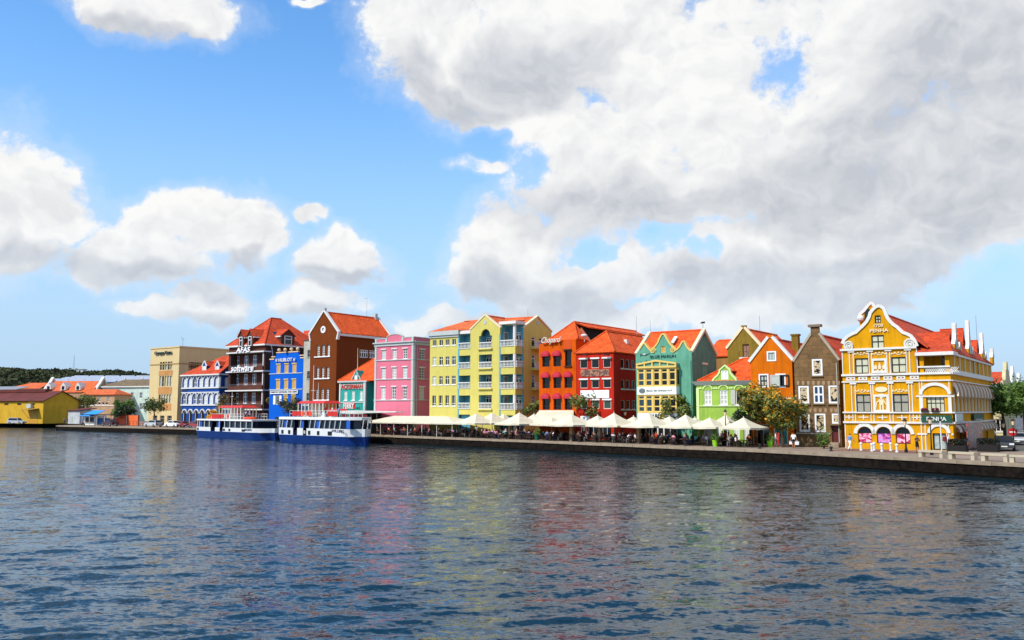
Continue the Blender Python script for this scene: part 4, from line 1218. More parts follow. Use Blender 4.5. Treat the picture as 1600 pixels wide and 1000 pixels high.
    F.obj('fish_belly', MB().slab([(.35, .5), (.7, .44), (.9, .62), (.6, .66)], -.09, -.061).slab([(.4, -.66), (.9, -.72), (1.1, -.56), (.7, -.5)], -.09, -.061), WHITE, None, s - .2, z)
    F.obj('downpipe', MB().tube((W - .15, -.09, .2), (W - .15, -.09, ze - 1.2), .06, .06, 6), m)
    b.part('weather_vane', MB().tube((W - .1, yh, zr), (W - .1, yh, zr + 1.1), .03, .02, 5).slab([(W - .5, zr + .8), (W + .2, zr + .8), (W + .2, zr + 1.05), (W - .3, zr + 1.0)], yh - .02, yh + .02), BLACK)
    b.part('antenna', MB().tube((.2, yh, zr), (.2, yh, zr + 1.8), .03, .02, 5), STEEL)
build_marlin()
# ---------------- red house
def build_red():
    b = Bld('red_house', 'red house with hipped orange roof, square dark windows and a long white banner', 901, 959.5)
    F, S = b.front, b.side; W = b.w
    m = wall('red', 'DE3420', .84)
    fr = mat('white_frame', 'F4F4F0')
    st = dict(fm=mat('pale_frame', 'D8C8B8', .6), gm=GLASS, ft=.07, rc=.12, hood=.12, hoodh=.2, sm=fr)
    stg = dict(fm=mat('pale_frame', 'D8C8B8'), gm=mat('green_blind', '2E4A40', .4), ft=.1, rc=.12, hood=.12, hoodh=.22, sm=fr)
    cols = [912, 929.7, 948]
    z = lambda y: F.z(912, y)
    w_ = F.s(954, 568) - F.s(942, 568)
    for (yt, yb, q) in ((561.5, 575.5, st), (593.5, 606.5, st), (625.5, 639, stg)):
        for c in cols: window(F, F.s(c, 568), z(yb), w_, z(yt) - z(yb), q)
    s0, s1 = F.s(907.5, 582), F.s(952, 582)
    F.obj('mural_panel', MB().box(s0, s1, -.06, -.002, z(588.5), z(577.5)), poster_mat('mural', '6A4A40', 'B07858', '3C3A3C'))
    F.obj('banner', MB().box(s0, s1, -.14, -.04, z(622), z(610)), mat('white_banner', 'EDEDED', .6, .03, 1))
    for x0, x1 in ((907, 915), (918, 934), (940, 955)): winpx(F, x0, x1, 660, 684, SHOP)
    F.obj('sign_board', MB().box(F.s(907.5, 655), F.s(922, 655), -.12, -.03, z(657), z(650)), mat('white_sign', 'E8E8E2'))
    d = S.s(1003, 600); d = max(d, 10.5)
    sd = dict(fm=mat('pale_frame', 'D8C8B8'), gm=GLASS, ft=.09, rc=.16, sill=.1)
    for (yt, yb) in ((561, 575.5), (593, 607.5), (625, 639.5)):
        for c in (973, 981.2, 989.5):
            window(S, S.s(c, 568), S.z(973, yb), S.s(976, 568) - S.s(970, 568), S.z(973, yt) - S.z(973, yb), sd)
    ze = F.z(959, 549.5)
    b.shell(m, ze, d + 4)
    d = d + 4
    zr = at(948, 517, b.loc.y - 8 + 4).z - QZ
    hx = W * .5
    Pr = Plane(b, hx, 0, 0, 1)
    yr = 3.4
    zr = Plane(b, 0, yr, 1, 0).z(947, 517.5)
    b.roof([[(-.3, -.3, ze), (W + .35, -.3, ze), (hx, yr, zr)], [(W + .35, -.3, ze), (W + .35, d, ze), (hx, d, zr), (hx, yr, zr)], [(-.3, -.3, ze), (hx, yr, zr), (hx, d, zr), (-.3, d, ze)]], TILE_O, caps=[((W + .35, -.3, ze), (hx, yr, zr)), ((-.3, -.3, ze), (hx, yr, zr)), ((hx, yr, zr), (hx, d, zr))])
    b.part('roof_vent', MB().box(W * .72, W * .80, 6.2, 6.8, ze + 1.2, ze + 2.2), WHITE)
    for xp in (917, 951): 
        s, zz = F.sz(xp, 556); F.obj('flood_light', MB().tube((s, 0, zz), (s + .1, -.5, zz + .15), .03).box(s - .3, s + .4, -.75, -.5, zz + .05, zz + .22), BLACK)
    b.part('antenna', MB().tube((W * .6, d * .8, zr), (W * .6, d * .8, zr + 3), .04, .02, 5), STEEL)
    return b
RED = build_red()

# ---------------- orange house with round red awnings
def build_chopard():
    b = Bld('awning_house', 'bright orange house with rounded crimson window awnings and script lettering on the roof edge', 842.5, 900.5)
    F, S = b.front, b.side; W = b.w
    m = wall('bright_orange', 'F0640A', .88)
    aw = mat('crimson_awning', 'B01E34', .75, .1, 2)
    fr = mat('brown_shutter', '3A241A', .6)
    st = dict(fm=fr, gm=GLASS, cols=1, rows=(.3,), ft=.07, rc=.3)
    cols = [853.2, 870.6, 888]
    rows = [(556, 573), (589, 606.7), (622, 640)]
    w_ = F.s(859, 565) - F.s(847.5, 565)
    h0 = F.z(853, 556) - F.z(853, 573)
    for j, (yt, yb) in enumerate(rows):
        for i, c in enumerate(cols):
            s = F.s(c, 600); zb, zt = F.z(853.2, yb), F.z(853.2, yt)
            if (j, i) == (0, 2):
                z0 = zb; z1 = F.z(853.2, 549)
                window(F, s, z0, w_ * .85, z1 - z0, st)
                F.obj('panel', MB().box(s - w_ * .42, s + w_ * .42, -.04, -.002, z1 + .2, z1 + 1.5), mat('deep_orange_panel', 'C8480A', .8))
                F.obj('ledge', MB().box(s - w_ * .6, s + w_ * .5, -.3, -.003, z1, z1 + .14).box(s - w_ * .5, s + w_ * .5, -.25, -.003, z0 - .12, z0), fr)
                continue
            window(F, s, zb, w_, zt - zb, st)
            mb = MB(); R = w_ / 2 + .14; hh = F.z(853.2, yt - 8.2) - zt; dp = .62
            n, k = 10, 5
            mb.smooth = True
            ring = []
            for a in range(k + 1):
                t = a / k * pi / 2
                ring.append([(R * cos(pi * q / n) * (1 - .0 * a), -.03 - dp * sin(t) * sin(pi * q / n) ** .5 if 0 < q < n else -.03, zt - .02 + hh * cos(t) * sin(pi * q / n)) for q in range(n + 1)])
            for a in range(k):
                for q in range(n):
                    mb.add([ring[a][q], ring[a][q + 1], ring[a + 1][q + 1], ring[a + 1][q]], [(0, 1, 2, 3)])
            mb.smooth = False
            # scalloped valance round the front edge
            for q in range(n):
                a0, a1 = ring[k][q], ring[k][q + 1]
                mb.add([a0, a1, (a1[0], a1[1], a1[2] - .1), (a0[0], a0[1], a0[2] - .1)], [(0, 3, 2, 1)])
            F.obj('awning', mb, aw, None, s, 0)
    ze = F.z(843, 538)
    s2 = F.s(880, 535); z2 = F.z(880, 531)
    d = 15.0
    F.wall([(0, 0), (W, 0), (W, z2), (s2 - .4, z2), (s2 - .4, ze), (0, ze)], m)
    S.wall([(.35, 0), (d - .35, 0), (d - .35, z2), (.35, z2)], m)
    obj('wall', MB().box(0, .35, .36, d - .36, 0, ze), m, b.root); obj('wall', MB().box(0, W, d - .35, d, 0, ze), m, b.root)
    zr = Plane(b, 0, 4.0, 1, 0).z(887, 503.5)
    hx = W * .5
    yr = 4.0
    e = ze + .0
    b.roof([[(.5, .2, ze + .05), (W + .2, .2, z2 + .05), (hx + .5, yr, zr)], [(W + .2, .2, z2 + .05), (W + .2, 3.2, z2 + .05), (hx + .5, yr, zr)], [(.5, .2, ze + .05), (hx + .5, yr, zr), (hx + .5, 24, zr), (.2, 24, ze)],
            [(hx + .5, yr, zr), (hx + .5, 24, zr), (hx + 2.2, 24, zr - .75), (hx + 2.2, 5.6, zr - .75)]], TILE_O, caps=[((.5, .2, ze + .05), (hx + .5, yr, zr)), ((W + .2, .2, z2 + .05), (hx + .5, yr, zr)), ((hx + .5, yr, zr), (hx + .5, 24, zr))])
    # loft under the raised roof edge; the shade inside is a black box
    pk = wall('salmon', 'E88E70')
    b.part('loft_wall', MB().slab([(hx + .9, z2 - .3), (W + .1, z2 - .3), (hx + 1.4, zr - .9)], 4.4, 4.7), pk)
    b.part('loft_dark_fill', MB().box(hx + 1.3, hx + 1.45, 4.8, 23, z2 - .5, zr - .8), VOID)
    b.part('flat_roof', MB().box(hx + 1.5, W + 3.4, 3.4, 14, z2 - .4, z2 - .2), pk)
    s, zz = F.sz(909, 532); 
    b.part('satellite_dish', MB().ball((W + .5, 1.5, z2 + .6), .5, 10, 6, .5).tube((W + .5, 1.6, z2 - .3), (W + .5, 1.6, z2 + .4), .05), WHITE)
    F.text('Chopard', 848.5, 879, 527.5, 539, mat('sign_silver', 'D2CFC0', .45), out=.3, depth=.18, shear=.45, bold=.004)
    # terrace awning
    zt = F.z(850, 641); 
    b.part('terrace_awning', MB().plate([(.1, -.1, zt), (W - .4, -.1, zt), (W + 2.2, -4.4, 2.35), (1.2, -4.4, 2.35)], .05).box(1.2, W + 2.2, -4.45, -4.4, 2.15, 2.35), CANVAS)
    ground_floor(b, None, 4, 2.4)
CANVAS = mat('cream_canvas', 'F2E8CB', .8, .14, .7, k=.74, streak=.12)  # variation and streaks put fold shading into the canvas colour
build_chopard()

# ---------------- yellow hotel
def build_hotel():
    b = Bld('yellow_hotel', 'large pale yellow hotel with sky blue balconies, white balustrades and a pointed front gable', 671, 805)
    F, S = b.front, b.side; W = b.w
    m = wall('pale_yellow', 'F0E27A', .86, .07, .10)
    bl = wall('sky_blue', '6FC2DC', .86, .05, .05)
    fr = mat('white_frame', 'F4F4F0')
    st = dict(fm=fr, gm=GLASS, cols=2, rows=(), ft=.05, bar=.07, rc=.12, sill=.08)
    st2 = dict(fm=fr, gm=GLASS, cols=2, rows=(.68,), ft=.05, bar=.07, rc=.12, sill=.08, gm2=PALEGL, p2=.18)
    st3 = dict(fm=fr, gm=GLASS, cols=2, rows=(.22,), ft=.05, bar=.07, rc=.2, sill=.08)
    cols = [678.7, 689, 699, 709]; ss = [F.s(c, 564) for c in cols]
    w_ = F.s(681.6, 564) - F.s(675.8, 564)
    for (yt, yb, q) in ((531.5, 540.5, st), (558, 571, st2), (588, 601, st2), (618, 634, st3)):
        z0, z1 = F.z(678.7, yb), F.z(678.7, yt)
        for s in ss: window(F, s, z0, w_, z1 - z0, q)
    sA, sB, sC, sD = F.s(716), F.s(734.5), F.s(748), F.s(768.5)
    sE = F.s(781)
    rowz = []
    for (yt, yb) in ((526, 545.5), (555, 576), (586, 607), (617.5, 639)):
        rowz.append((F.z(735, yb), F.z(735, yt)))
    mb_h = []
    hs = F.holes
    for z0, z1 in rowz: hs.append([(sC, z0), (sD, z0), (sD, z1), (sC, z1)])
    # arch over the top opening
    zt = rowz[0][1]; cm = (sC + sD) / 2; ra = .95
    hs[-4] = [(sC, rowz[0][0]), (sD, rowz[0][0]), (sD, zt), (cm + ra, zt)] + [(cm + ra * cos(pi * i / 8), zt + ra * 1.15 * sin(pi * i / 8)) for i in range(1, 8)] + [(cm - ra, zt), (sC, zt)]
    zc0, zc1 = F.z(672, 526.5), F.z(671, 520)
    zg = F.z(735, 515); za = F.z(760, 492.5)
    # left block
    zW = [zc0, za]
    F.wall([(0, 0), (sA, 0), (sA, zc0 + .1), (0, zc0 + .1)], m, holes=hs[:16])
    gm = (sB + sE) / 2
    F.wall([(sB, 0), (sE, 0), (sE, zg), (gm, za), (sB, zg)], m, holes=hs[16:])
    F.obj('gable_coping', MB().strip([(sB - .1, zg), (gm, za + .08), (sE + .1, zg)], .22, -.1, .42), CREAMP)
    F.obj('medallion', MB().slab([(.34 * cos(i * pi / 6), .34 * sin(i * pi / 6)) for i in range(12)], -.06, -.002), GREYT, None, gm, zg + (za - zg) * .48)
    # balcony doors behind the openings, ceiling and floor of each loggia
    dst = dict(fm=fr, gm=GLASS, cols=4, rows=(.84,), ft=.08, bar=.10, rc=.0, name='balcony_door')
    dst2 = dict(fm=fr, gm=GLASS, cols=2, rows=(.84,), ft=.1, bar=.14, rc=.0, name='balcony_door')
    dep = 1.5
    Fr = F.off(-dep)
    def loggia(s0, s1, zz, front_bal=True, doors=dst, dw=.9, left_wall=True, right_wall=True, shift=.55):
        for z0, z1 in zz:
            if left_wall: obj('loggia_side', MB().box(s0 - .02, s0 + .1, .36, dep, z0 - .1, z1 + .1), bl, b.root)
            if right_wall: obj('loggia_side', MB().box(s1 - .1, s1 + .02, .36, dep, z0 - .1, z1 + .1), bl, b.root)
            window(Fr, s0 + (s1 - s0) * shift, z0, (s1 - s0) * dw, (z1 - z0) * .93, doors, hole=False)
            if front_bal: balustrade(F, s0 + .02, s1 - .02, z0, 1.0, WHITE)
    loggia(sC, sD, rowz, dw=.84)
    obj('loggia_back', MB().box(sA, sE + .1, dep + .05, dep + .3, 0, rowz[0][1] + 1.2), bl, b.root)
    # recess between block and gable: floors with yellow aprons
    rz = []
    for (yt, yb) in ((522, 545.5), (556, 576), (587, 607), (618, 639)): rz.append((F.z(717, yb), F.z(717, yt)))
    loggia(sA, sB, rz, doors=dst2, dw=.5, shift=.72)
    ap = MB(); prev = rz[0][0]
    for k in range(4):
        top = rz[k][0]; bot = rz[k + 1][1] if k < 3 else .0 + 3.4
        ap.box(sA + .003, sB - .003, .02, .34, bot, top)
    F.obj('balcony_apron', ap, m)
    sl = MB()
    for z0, z1 in rz: sl.box(sA + .004, sB - .004, .36, dep, z0 - .25, z0 - .02)
    for z0, z1 in rowz: sl.box(sC - .4, sD + .4, .36, dep, z0 - .25, z0 - .02); sl.box(sC - .1, sD + .1, -.3, -.002, z0 - .2, z0)
    F.obj('balcony_slab', sl, m)
    # corner balconies
    cz = []
    for (yt, yb) in ((514.5, 541.5), (553.5, 574), (585, 607.5), (617, 640)): cz.append((F.z(782, yb), F.z(782, yt)))
    dR = S.s(818, 600)
    cz[0] = (cz[0][0], rowz[0][1] + 1.6)
    cap = MB()
    for k in range(4):
        top = cz[k][0]; bot = cz[k + 1][1] if k < 3 else 3.3
        cap.box(sE + .003, W, .02, .30, bot, top); cap.box(W - .30, W - .02, .301, dR - .003, bot, top)
        cap.box(sE + .004, W - .31, .31, dR, top - .3, top - .02)
    F.obj('balcony_apron', cap, m)
    for z0, z1 in cz:
        balustrade(F, sE + .05, W - .3, z0, 1.0, WHITE)
        balustrade(S, .35, dR - .1, z0, 1.0, WHITE)
        window(Plane(b, 0, dR + .0, 1, 0), sE + (W - sE) * .62, z0, (W - sE) * .6, (z1 - z0) * .85 if z1 - z0 < 3 else 2.3, dict(fm=fr, gm=GLASS, cols=3, rows=(.84,), ft=.1, bar=.14, rc=-.08, name='balcony_door'), hole=False)
        obj('loggia_side', MB().box(sE - .02, sE + .1, .36, dR, z0 - .1, z1 + .1), bl, b.root)
        window(Plane(b, sE + .1, .36, 0, 1), dR * .45, z0, 1.1, min(2.4, (z1 - z0) * .9), dict(fm=fr, gm=GLASS, cols=2, ft=.1, bar=.1, rc=-.08, name='balcony_door'), hole=False)
    obj('loggia_back', MB().box(sE + .1, W - .02, dR, dR + .3, 0, cz[0][1] + .4), bl, b.root)
    zc_top = cz[0][1]
    b.part('corner_column', MB().tube((W - .3, .3, 0), (W - .3, .3, zc_top), .28, .26, 12), WHITE)
    b.part('eaves_board', MB().box(sE + .01, W + .35, -.35, dR, zc_top, zc_top + .45), WHITE)
    b.part('eaves_board', MB().box(sA + .01, sB - .01, -.05, dep, rz[0][1] + .0, rz[0][1] + .5), WHITE)
    F.obj('cornice', MB().box(-.2, sA + .2, -.4, .3, zc0 + .1, zc1 + .1).box(-.1, sA + .1, -.2, -.002, zc0 - .25, zc0 + .1), GREYT)
    tri = MB()
    for x in (sA, sE): tri.box(x - .14, x + .02 + .1, -.05, -.002, 0, zc0 - .3)
    F.obj('blue_edge', tri, bl)
    # ground storey
    for x0, x1 in ((681, 687), (697, 703), (739, 746), (752, 764), (770, 777)):
        pass
    # side gable wall
    d = S.s(862, 600)
    zs0 = S.z(818, 512); sa_, zsa = S.sz(839, 494.5)
    sm = (dR + d) / 2
    wst = dict(fm=fr, gm=GLASS, ft=.12, rc=.12, rows=(.7,), bar=.1, name='balcony_door')
    for (yt, yb) in ((526, 536), (554, 569), (585, 600), (618, 633)):
        z0, z1 = S.z(832, yb), S.z(832, yt)
        for xp in (833.5, 845):
            window(S, S.s(xp, 560), z0 - .6, 1.0, z1 - z0 + .6, wst)
        s0, s1 = S.s(829.5, 560), S.s(850, 560)
        S.obj('balcony', MB().box(s0, s1, -1.0, -.002, z0 - 1.0, z0 - .7), m)
        balustrade(S.off(.9), s0, s1, z0 - .7, .95, WHITE)
    S.wall([(dR, 0), (d, 0), (d, zs0), (sm, zsa), (dR, zs0)], m)
    S.obj('gable_coping', MB().strip([(dR - .1, zs0), (sm, zsa + .08), (d + .1, zs0)], .22, -.1, .42), CREAMP)
    S.obj('blue_edge', MB().box(dR - .25, dR - .01, -.03, .3, 3.3, zs0), bl)
    S.obj('medallion', MB().slab([(.36 * cos(i * pi / 6), .36 * sin(i * pi / 6)) for i in range(12)], -.06, -.002), GREYT, None, sm, zs0 + (zsa - zs0) * .5)
    obj('wall', MB().box(0, .35, .36, d - .36, 0, zc0), m, b.root); obj('wall', MB().box(0, W, d - .35, d, 0, zc0), m, b.root)
    # ground storey infill of the recessed parts
    b.part('shop_front', MB().box(sA + .01, sB - .01, .6, .8, 0, 3.3).box(sE + .01, W - .6, .6, .8, 0, 3.2), bl)
    for x in (sA + (sB - sA) * .5, sE + 1.0, sE + 2.6):
        window(F.off(-.6), x, .05, 1.3, 2.3, SHOP, hole=False)
    for x in (ss[0], ss[2]): window(F, x, 0.05, 1.2, 2.4, SHOP, hole=False)
    zrf = zsa - .1
    # roofs: rear range along the row, front gable and hipped left block
    b.roof([[(sA - 2.0, sm - 2.5, zrf), (W, sm, zrf), (W - .1, dR + .1, zs0), (sE - .2, dR + .1, zs0), (gm, sm - 1, zrf)], [(W, sm, zrf), (W, d + .3, zs0), (0, d + .3, zc1), (3.5, sm, zrf - .6)],
            [(sE - .2, .5, zg + .02), (gm, .3, za - .05), (gm, sm, za - .05), (sE - .2, sm, zg + .02)], [(sB + .2, .5, zg + .02), (gm, .3, za - .05), (gm, sm, za - .05), (sB + .2, sm, zg + .02)]], TILE_L, caps=[((gm, .3, za - .03), (gm, sm - 1, za - .03)), ((gm, sm - 1, zrf + .02), (W, sm, zrf + .02))])
    zl = Plane(b, 0, 4.5, 1, 0).z(715, 502)
    b.roof([[(-.3, -.3, zc1 + .12), (sA + .2, -.3, zc1 + .12), (sA + .0, 4.5, zl), (sA * .72, 4.5, zl)], [(-.3, -.3, zc1 + .12), (sA * .72, 4.5, zl), (-.3, 10, zc1 + .12)], [(sA + .2, -.3, zc1 + .12), (gm, -.3 + 1.8, zc1 + .12), (gm, 4.5, zl), (sA, 4.5, zl)]], TILE_L)
    b.roof([[(sE, -.3, zc_top + .46), (W + .3, -.3, zc_top + .46), (W + .3, dR, zc_top + .75), (sE, dR, zc_top + .75)]], TILE_L, name='lean_to_roof')
    for xp, yp in ((692, 0), ): pass
    b.part('lightning_rod', MB().tube((gm + 4, sm, zrf), (gm + 4, sm, zrf + 1.6), .03, .02, 5), STEEL)
build_hotel()

# ---------------- pink house
def build_pink():
    b = Bld('pink_house', 'candy pink house with white trim, sash windows and a round-topped parapet', 584.8, 645.3, None, 36.0, off=-3)
    F, S = b.front, b.side; W = b.w
    m = wall('pink', 'F5869C', .88, .07, .10)
    fr = mat('white_frame', 'F4F4F0')
    blind = mat('grey_blind', 'B4BDB4', .4, .1, 2.0)
    st = dict(fm=fr, gm=blind, cols=2, rows=(.26, .5, .76), ft=.1, bar=.07, rc=.12, hood=.14, hoodh=.14, sill=.12, gm2=mat('dim_glass', '5A625C', .15), p2=.3)
    cols = [599.3, 616, 632.8]
    rows = [(546.5, 562), (574.5, 592), (604.5, 624)]
    win_grid(F, cols, rows, 6.6, st, 583)
    win_grid(S, [659.6], [(546, 561.5), (574.5, 591.5), (604.5, 624)], 8, st)
    for x0, x1 in ((589, 597), (603, 611), (618, 626), (633, 641)): winpx(F, x0, x1, 651, 667, SHOP)
    zc0, zc1, zp = F.z(586, 542), F.z(586, 536.8), F.z(586, 530.7)
    d = 15
    s0, s1 = F.s(604, 533), F.s(629.5, 533); zh = F.z(616, 522.5)
    sm, rr = (s0 + s1) / 2, (s1 - s0) / 2
    F.wall([(0, 0), (W, 0), (W, zp), (s1, zp)] + [(sm + rr * cos(pi * i / 12), zp + (zh - zp) * sin(pi * i / 12)) for i in range(1, 12)] + [(s0, zp), (0, zp)], m)
    S.wall([(.35, 0), (d - .35, 0), (d - .35, zp), (.35, zp)], m)
    obj('wall', MB().box(0, .35, .36, d - .36, 0, zp), m, b.root); obj('wall', MB().box(0, W, d - .35, d, 0, zp), m, b.root)
    b.part('flat_roof', MB().box(.36, W - .36, .36, d - .36, zp - .9, zp - .7), CONC)
    tr = MB(); tr2 = MB()
    for y, h, o in ((564.5, 1.4, .14), (593.8, 1.4, .14), (626, 1.4, .16)):
        z0 = F.z(586, y); hh = F.z(586, y - h) - z0
        tr.box(-.1, W + .1, -o, -.002, z0, z0 + hh); tr2.box(-.02, d, -o, -.002, z0 + .002, z0 + hh - .002)
    tr.box(-.12, W + .12, -.18, -.002, zc0, zc1 - .12); tr.box(-.3, W + .3, -.42, -.002, zc1 - .12, zc1 + .08)
    tr2.box(0, d, -.18, -.002, zc0 + .002, zc1 - .122); tr2.box(0, d, -.42, -.002, zc1 - .118, zc1 + .078)
    F.obj('string_course', tr, GREYT); S.obj('string_course', tr2, GREYT)
    F.obj('parapet_coping', MB().strip([(-.1, zp + .06), (s0, zp + .06)] + [(sm - rr * cos(pi * i / 12), zp + .06 + (zh - zp) * sin(pi * i / 12)) for i in range(1, 12)] + [(s1, zp + .06), (W + .1, zp + .06)], .14, -.08, .4), GREYT)
    S.obj('parapet_coping', MB().box(.4, d, -.08, .42, zp, zp + .13), GREYT)
    pv = MB()
    for s in (.2, W - .22): pv.box(s - .22, s + .22, -.1, -.004, 0, zc0)
    for s in (.2, s0, s1, W - .22): pv.box(s - .2, s + .2, -.1, -.004, zc1 + .08, zp + .1)
    F.obj('pilaster_strip', pv, GREYT)
    S.obj('pilaster_strip', MB().box(.02, .42, -.1, -.004, 0, zc0), GREYT)
    S.obj('downpipe', MB().tube((.75, -.1, 0), (.75, -.1, zc0), .06, .06, 6), GREYT)
build_pink()

# ---------------- teal house with red lettering
def build_teal():
    b = Bld('teal_house', 'small teal house with red capital lettering, white corner post and orange hipped roof', 530.8, 572, None, 36, off=-2)
    F, S = b.front, b.side; W = b.w
    m = wall('teal', '38B8A8', .9)
    fr = mat('white_frame', 'F4F4F0')
    st = dict(fm=fr, gm=mat('grey_blind', 'B4BDB4'), cols=2, rows=(.7,), ft=.1, bar=.1, rc=.1, sill=.1)
    win_grid(F, [540.2, 552, 564.3], [(611.5, 625.5)], 4.6, st)
    z0, z1 = F.z(532, 608.5), F.z(532, 600.5)
    ze = F.z(532, 598)
    for x in (.25, .5, .75): window(F, W * x, .05, 1.8, 2.6, SHOP)
    d = 10
    b.shell(m, ze, d)
    F.obj('sign_band', MB().box(.25, W - .2, -.12, -.002, z0, z1), mat('sign_band_grey', '9AA89C', .7))
    F.text('ACKERMAN', 533.8, 567.5, 601.3, 607.8, mat('sign_red', 'B02A22', .6), out=.13, bold=.02)
    F.text('FUHRMANN', 536, 562, 636, 639.5, mat('sign_dark', '234A46', .6), out=.03, depth=.05)
    F.obj('string_course', MB().box(0, W, -.14, -.002, F.z(532, 629.5), F.z(532, 628)), GREYT)
    F.obj('corner_post', MB().box(W - .5, W + .05, -.3, -.002, 0, ze), GREYT)
    F.obj('corner_post', MB().box(-.1, .2, -.14, -.003, 0, ze), WHITE)
    F.obj('cornice', MB().box(-.4, W + .4, -.4, .3, ze, ze + .28), GREYT)
    # wing to the right, set back
    b.part('side_wing', MB().box(W - .01, W + 4.5, 2.2, d - .5, 0, ze + .1), m)
    S.obj('gable_bargeboard', MB().strip([(2.6, ze - .2), (4.0, ze - 1.8)], .3, -.12, .1), GREYT)
    zr = Plane(b, 0, 5, 1, 0).z(592, 560)
    zr = min(zr, ze + 5.2)
    b.roof([[(-.4, -.4, ze + .28), (W + .4, -.4, ze + .28), (W + .4, 5, zr), (W * .55, 5, zr)], [(-.4, -.4, ze + .28), (W * .55, 5, zr), (-.4, d + .4, ze + .28)], [(W + .4, -.4, ze + .28), (W + 5, 2, ze + .28), (W + 4, 5, zr), (W + .4, 5, zr)], [(-.4, d + .4, ze + .28), (W * .55, 5, zr), (W + 4, 5, zr), (W + 5, d, ze + .28)]], TILE_O, caps=[((-.4, -.4, ze + .3), (W * .55, 5, zr)), ((W * .55, 5, zr), (W + 4, 5, zr))])
    sd = F.s(557, 595); zt = F.z(557, 578.5)
    zb = ze + .28
    dg = F.obj('dormer', MB().slab([(sd - .55, zb), (sd + .55, zb), (sd + .6, zt - 1.1), (sd, zt), (sd - .6, zt - 1.1)], -.1, 2.2), m)
    obj('dormer_shutter', MB().box(sd - .34, sd + .34, -.16, -.1, zb + .2, zt - 1.0), fr, dg)
    obj('bargeboard', MB().strip([(sd + 1.3, zb), (sd + .75, zb + .9), (sd + .6, zt - 1.1), (sd, zt + .06), (sd - .6, zt - 1.1), (sd - .75, zb + .9), (sd - 1.3, zb)], .16, -.2, .05), GREYT, dg)
    obj('finial', MB().tube((sd, .2, zt), (sd, .2, zt + 4.2), .06, .03, 6), CREAMP, dg)
build_teal()

# ---------------- tall brown warehouse
def build_tall_brown():
    b = Bld('brown_warehouse', 'tall plain brown gabled warehouse with white sash windows and long orange roof', 482.5, 524)
    F, S = b.front, b.side; W = b.w
    m = wall('brown', '84421A', .9, .08, .10)
    fr = mat('white_frame', 'F4F4F0')
    st = dict(fm=fr, gm=GLASS, cols=2, rows=(.25, .45, .65, .82), ft=.14, bar=.1, rc=.28, gm2=PALEGL, p2=.15)
    ss = [F.s(c, 582) for c in (496.3, 504.2, 512.2)]
    w_ = F.s(498.6, 582) - F.s(494.0, 582)
    for (yt, yb) in ((539.5, 557), (574, 591), (607.5, 624.5)):
        z0, z1 = F.z(496, yb), F.z(496, yt)
        for s in ss: window(F, s, z0, w_, z1 - z0, st)
        F.obj('sill', MB().box(ss[0] - w_ - .1, ss[2] + w_ * .8, -.2, -.002, z0 - .22, z0), fr)
    s0, z = F.sz(505.3, 515); 
    F.holes.append([(s0 + .42 * cos(2 * pi * i / 14), z + .42 * sin(2 * pi * i / 14)) for i in range(14)])
    o = F.obj('round_window', MB().ring([(.72 * cos(2 * pi * i / 16), .72 * sin(2 * pi * i / 16)) for i in range(16)], [(.4 * cos(2 * pi * i / 16), .4 * sin(2 * pi * i / 16)) for i in range(16)], -.1, .05), fr, None, s0, z)
    obj('pane', MB().slab([(.44 * cos(2 * pi * i / 14), .44 * sin(2 * pi * i / 14)) for i in range(14)], .08, .1), GREYT, o)
    window(F, W * .5, .05, 2.2, 2.8, SHOP)
    d = S.s(607, 640)
    wst = dict(fm=fr, gm=GLASS, cols=4, rows=(.68,), ft=.14, bar=.16, rc=.15)
    z0, z1 = S.z(562, 558.5), S.z(562, 546)
    window(S, (S.s(562, 552) + S.s(575.5, 552)) / 2, z0, S.s(575.5, 552) - S.s(562, 552), z1 - z0, wst)
    window(S, S.s(583.5, 553), z0, S.s(575.5, 552) - S.s(562, 552), z1 - z0, wst)
    ze = F.z(484, 521); zr = F.z(506, 486.5)
    r = gable_front(b, m, ze, W / 2, zr, d, TILE_R if False else TILE_O, .12, None)
    F.obj('gable_coping', MB().strip([(.05, ze - 1.6), (-.35, ze - .1), (W / 2 - .1, zr + .1)], .34, -.16, .45).strip([(W / 2 + .1, zr + .1), (W + .45, ze - .1), (W + .05, ze - 1.6)], .34, -.16, .45), WHITE)
    obj('gable_coping', MB().strip([(W / 2, zr + .05), (W + .6, ze - .3)], .34, 0, .5), WHITE, b.root, (0, d + .1, 0))
    b.part('eaves_board', MB().box(W + .05, W + .6, .4, d + .2, ze - .85, ze - .4), WHITE)
    F.obj('gable_cap', MB().box(W / 2 - .3, W / 2 + .3, -.1, .4, zr, zr + .7), GREYT)
    b.part('chimney', MB().box(W / 2 - .4, W / 2 + .4, d - .8, d - .1, zr - .5, zr + .8), GREYT)
    b.part('antenna', MB().tube((W / 2, d - 3, zr), (W / 2, d - 3, zr + 4), .04, .02, 5).tube((W / 2 - .8, d - 3, zr + 3.9), (W / 2 + .1, d - 3, zr + 3.9), .03), STEEL)
    F.obj('flagpole', MB().tube((W / 2 - .5, -.6, 3), (W / 2 - .5, -.6, 9.5), .06, .04, 6), WHITE)
build_tall_brown()

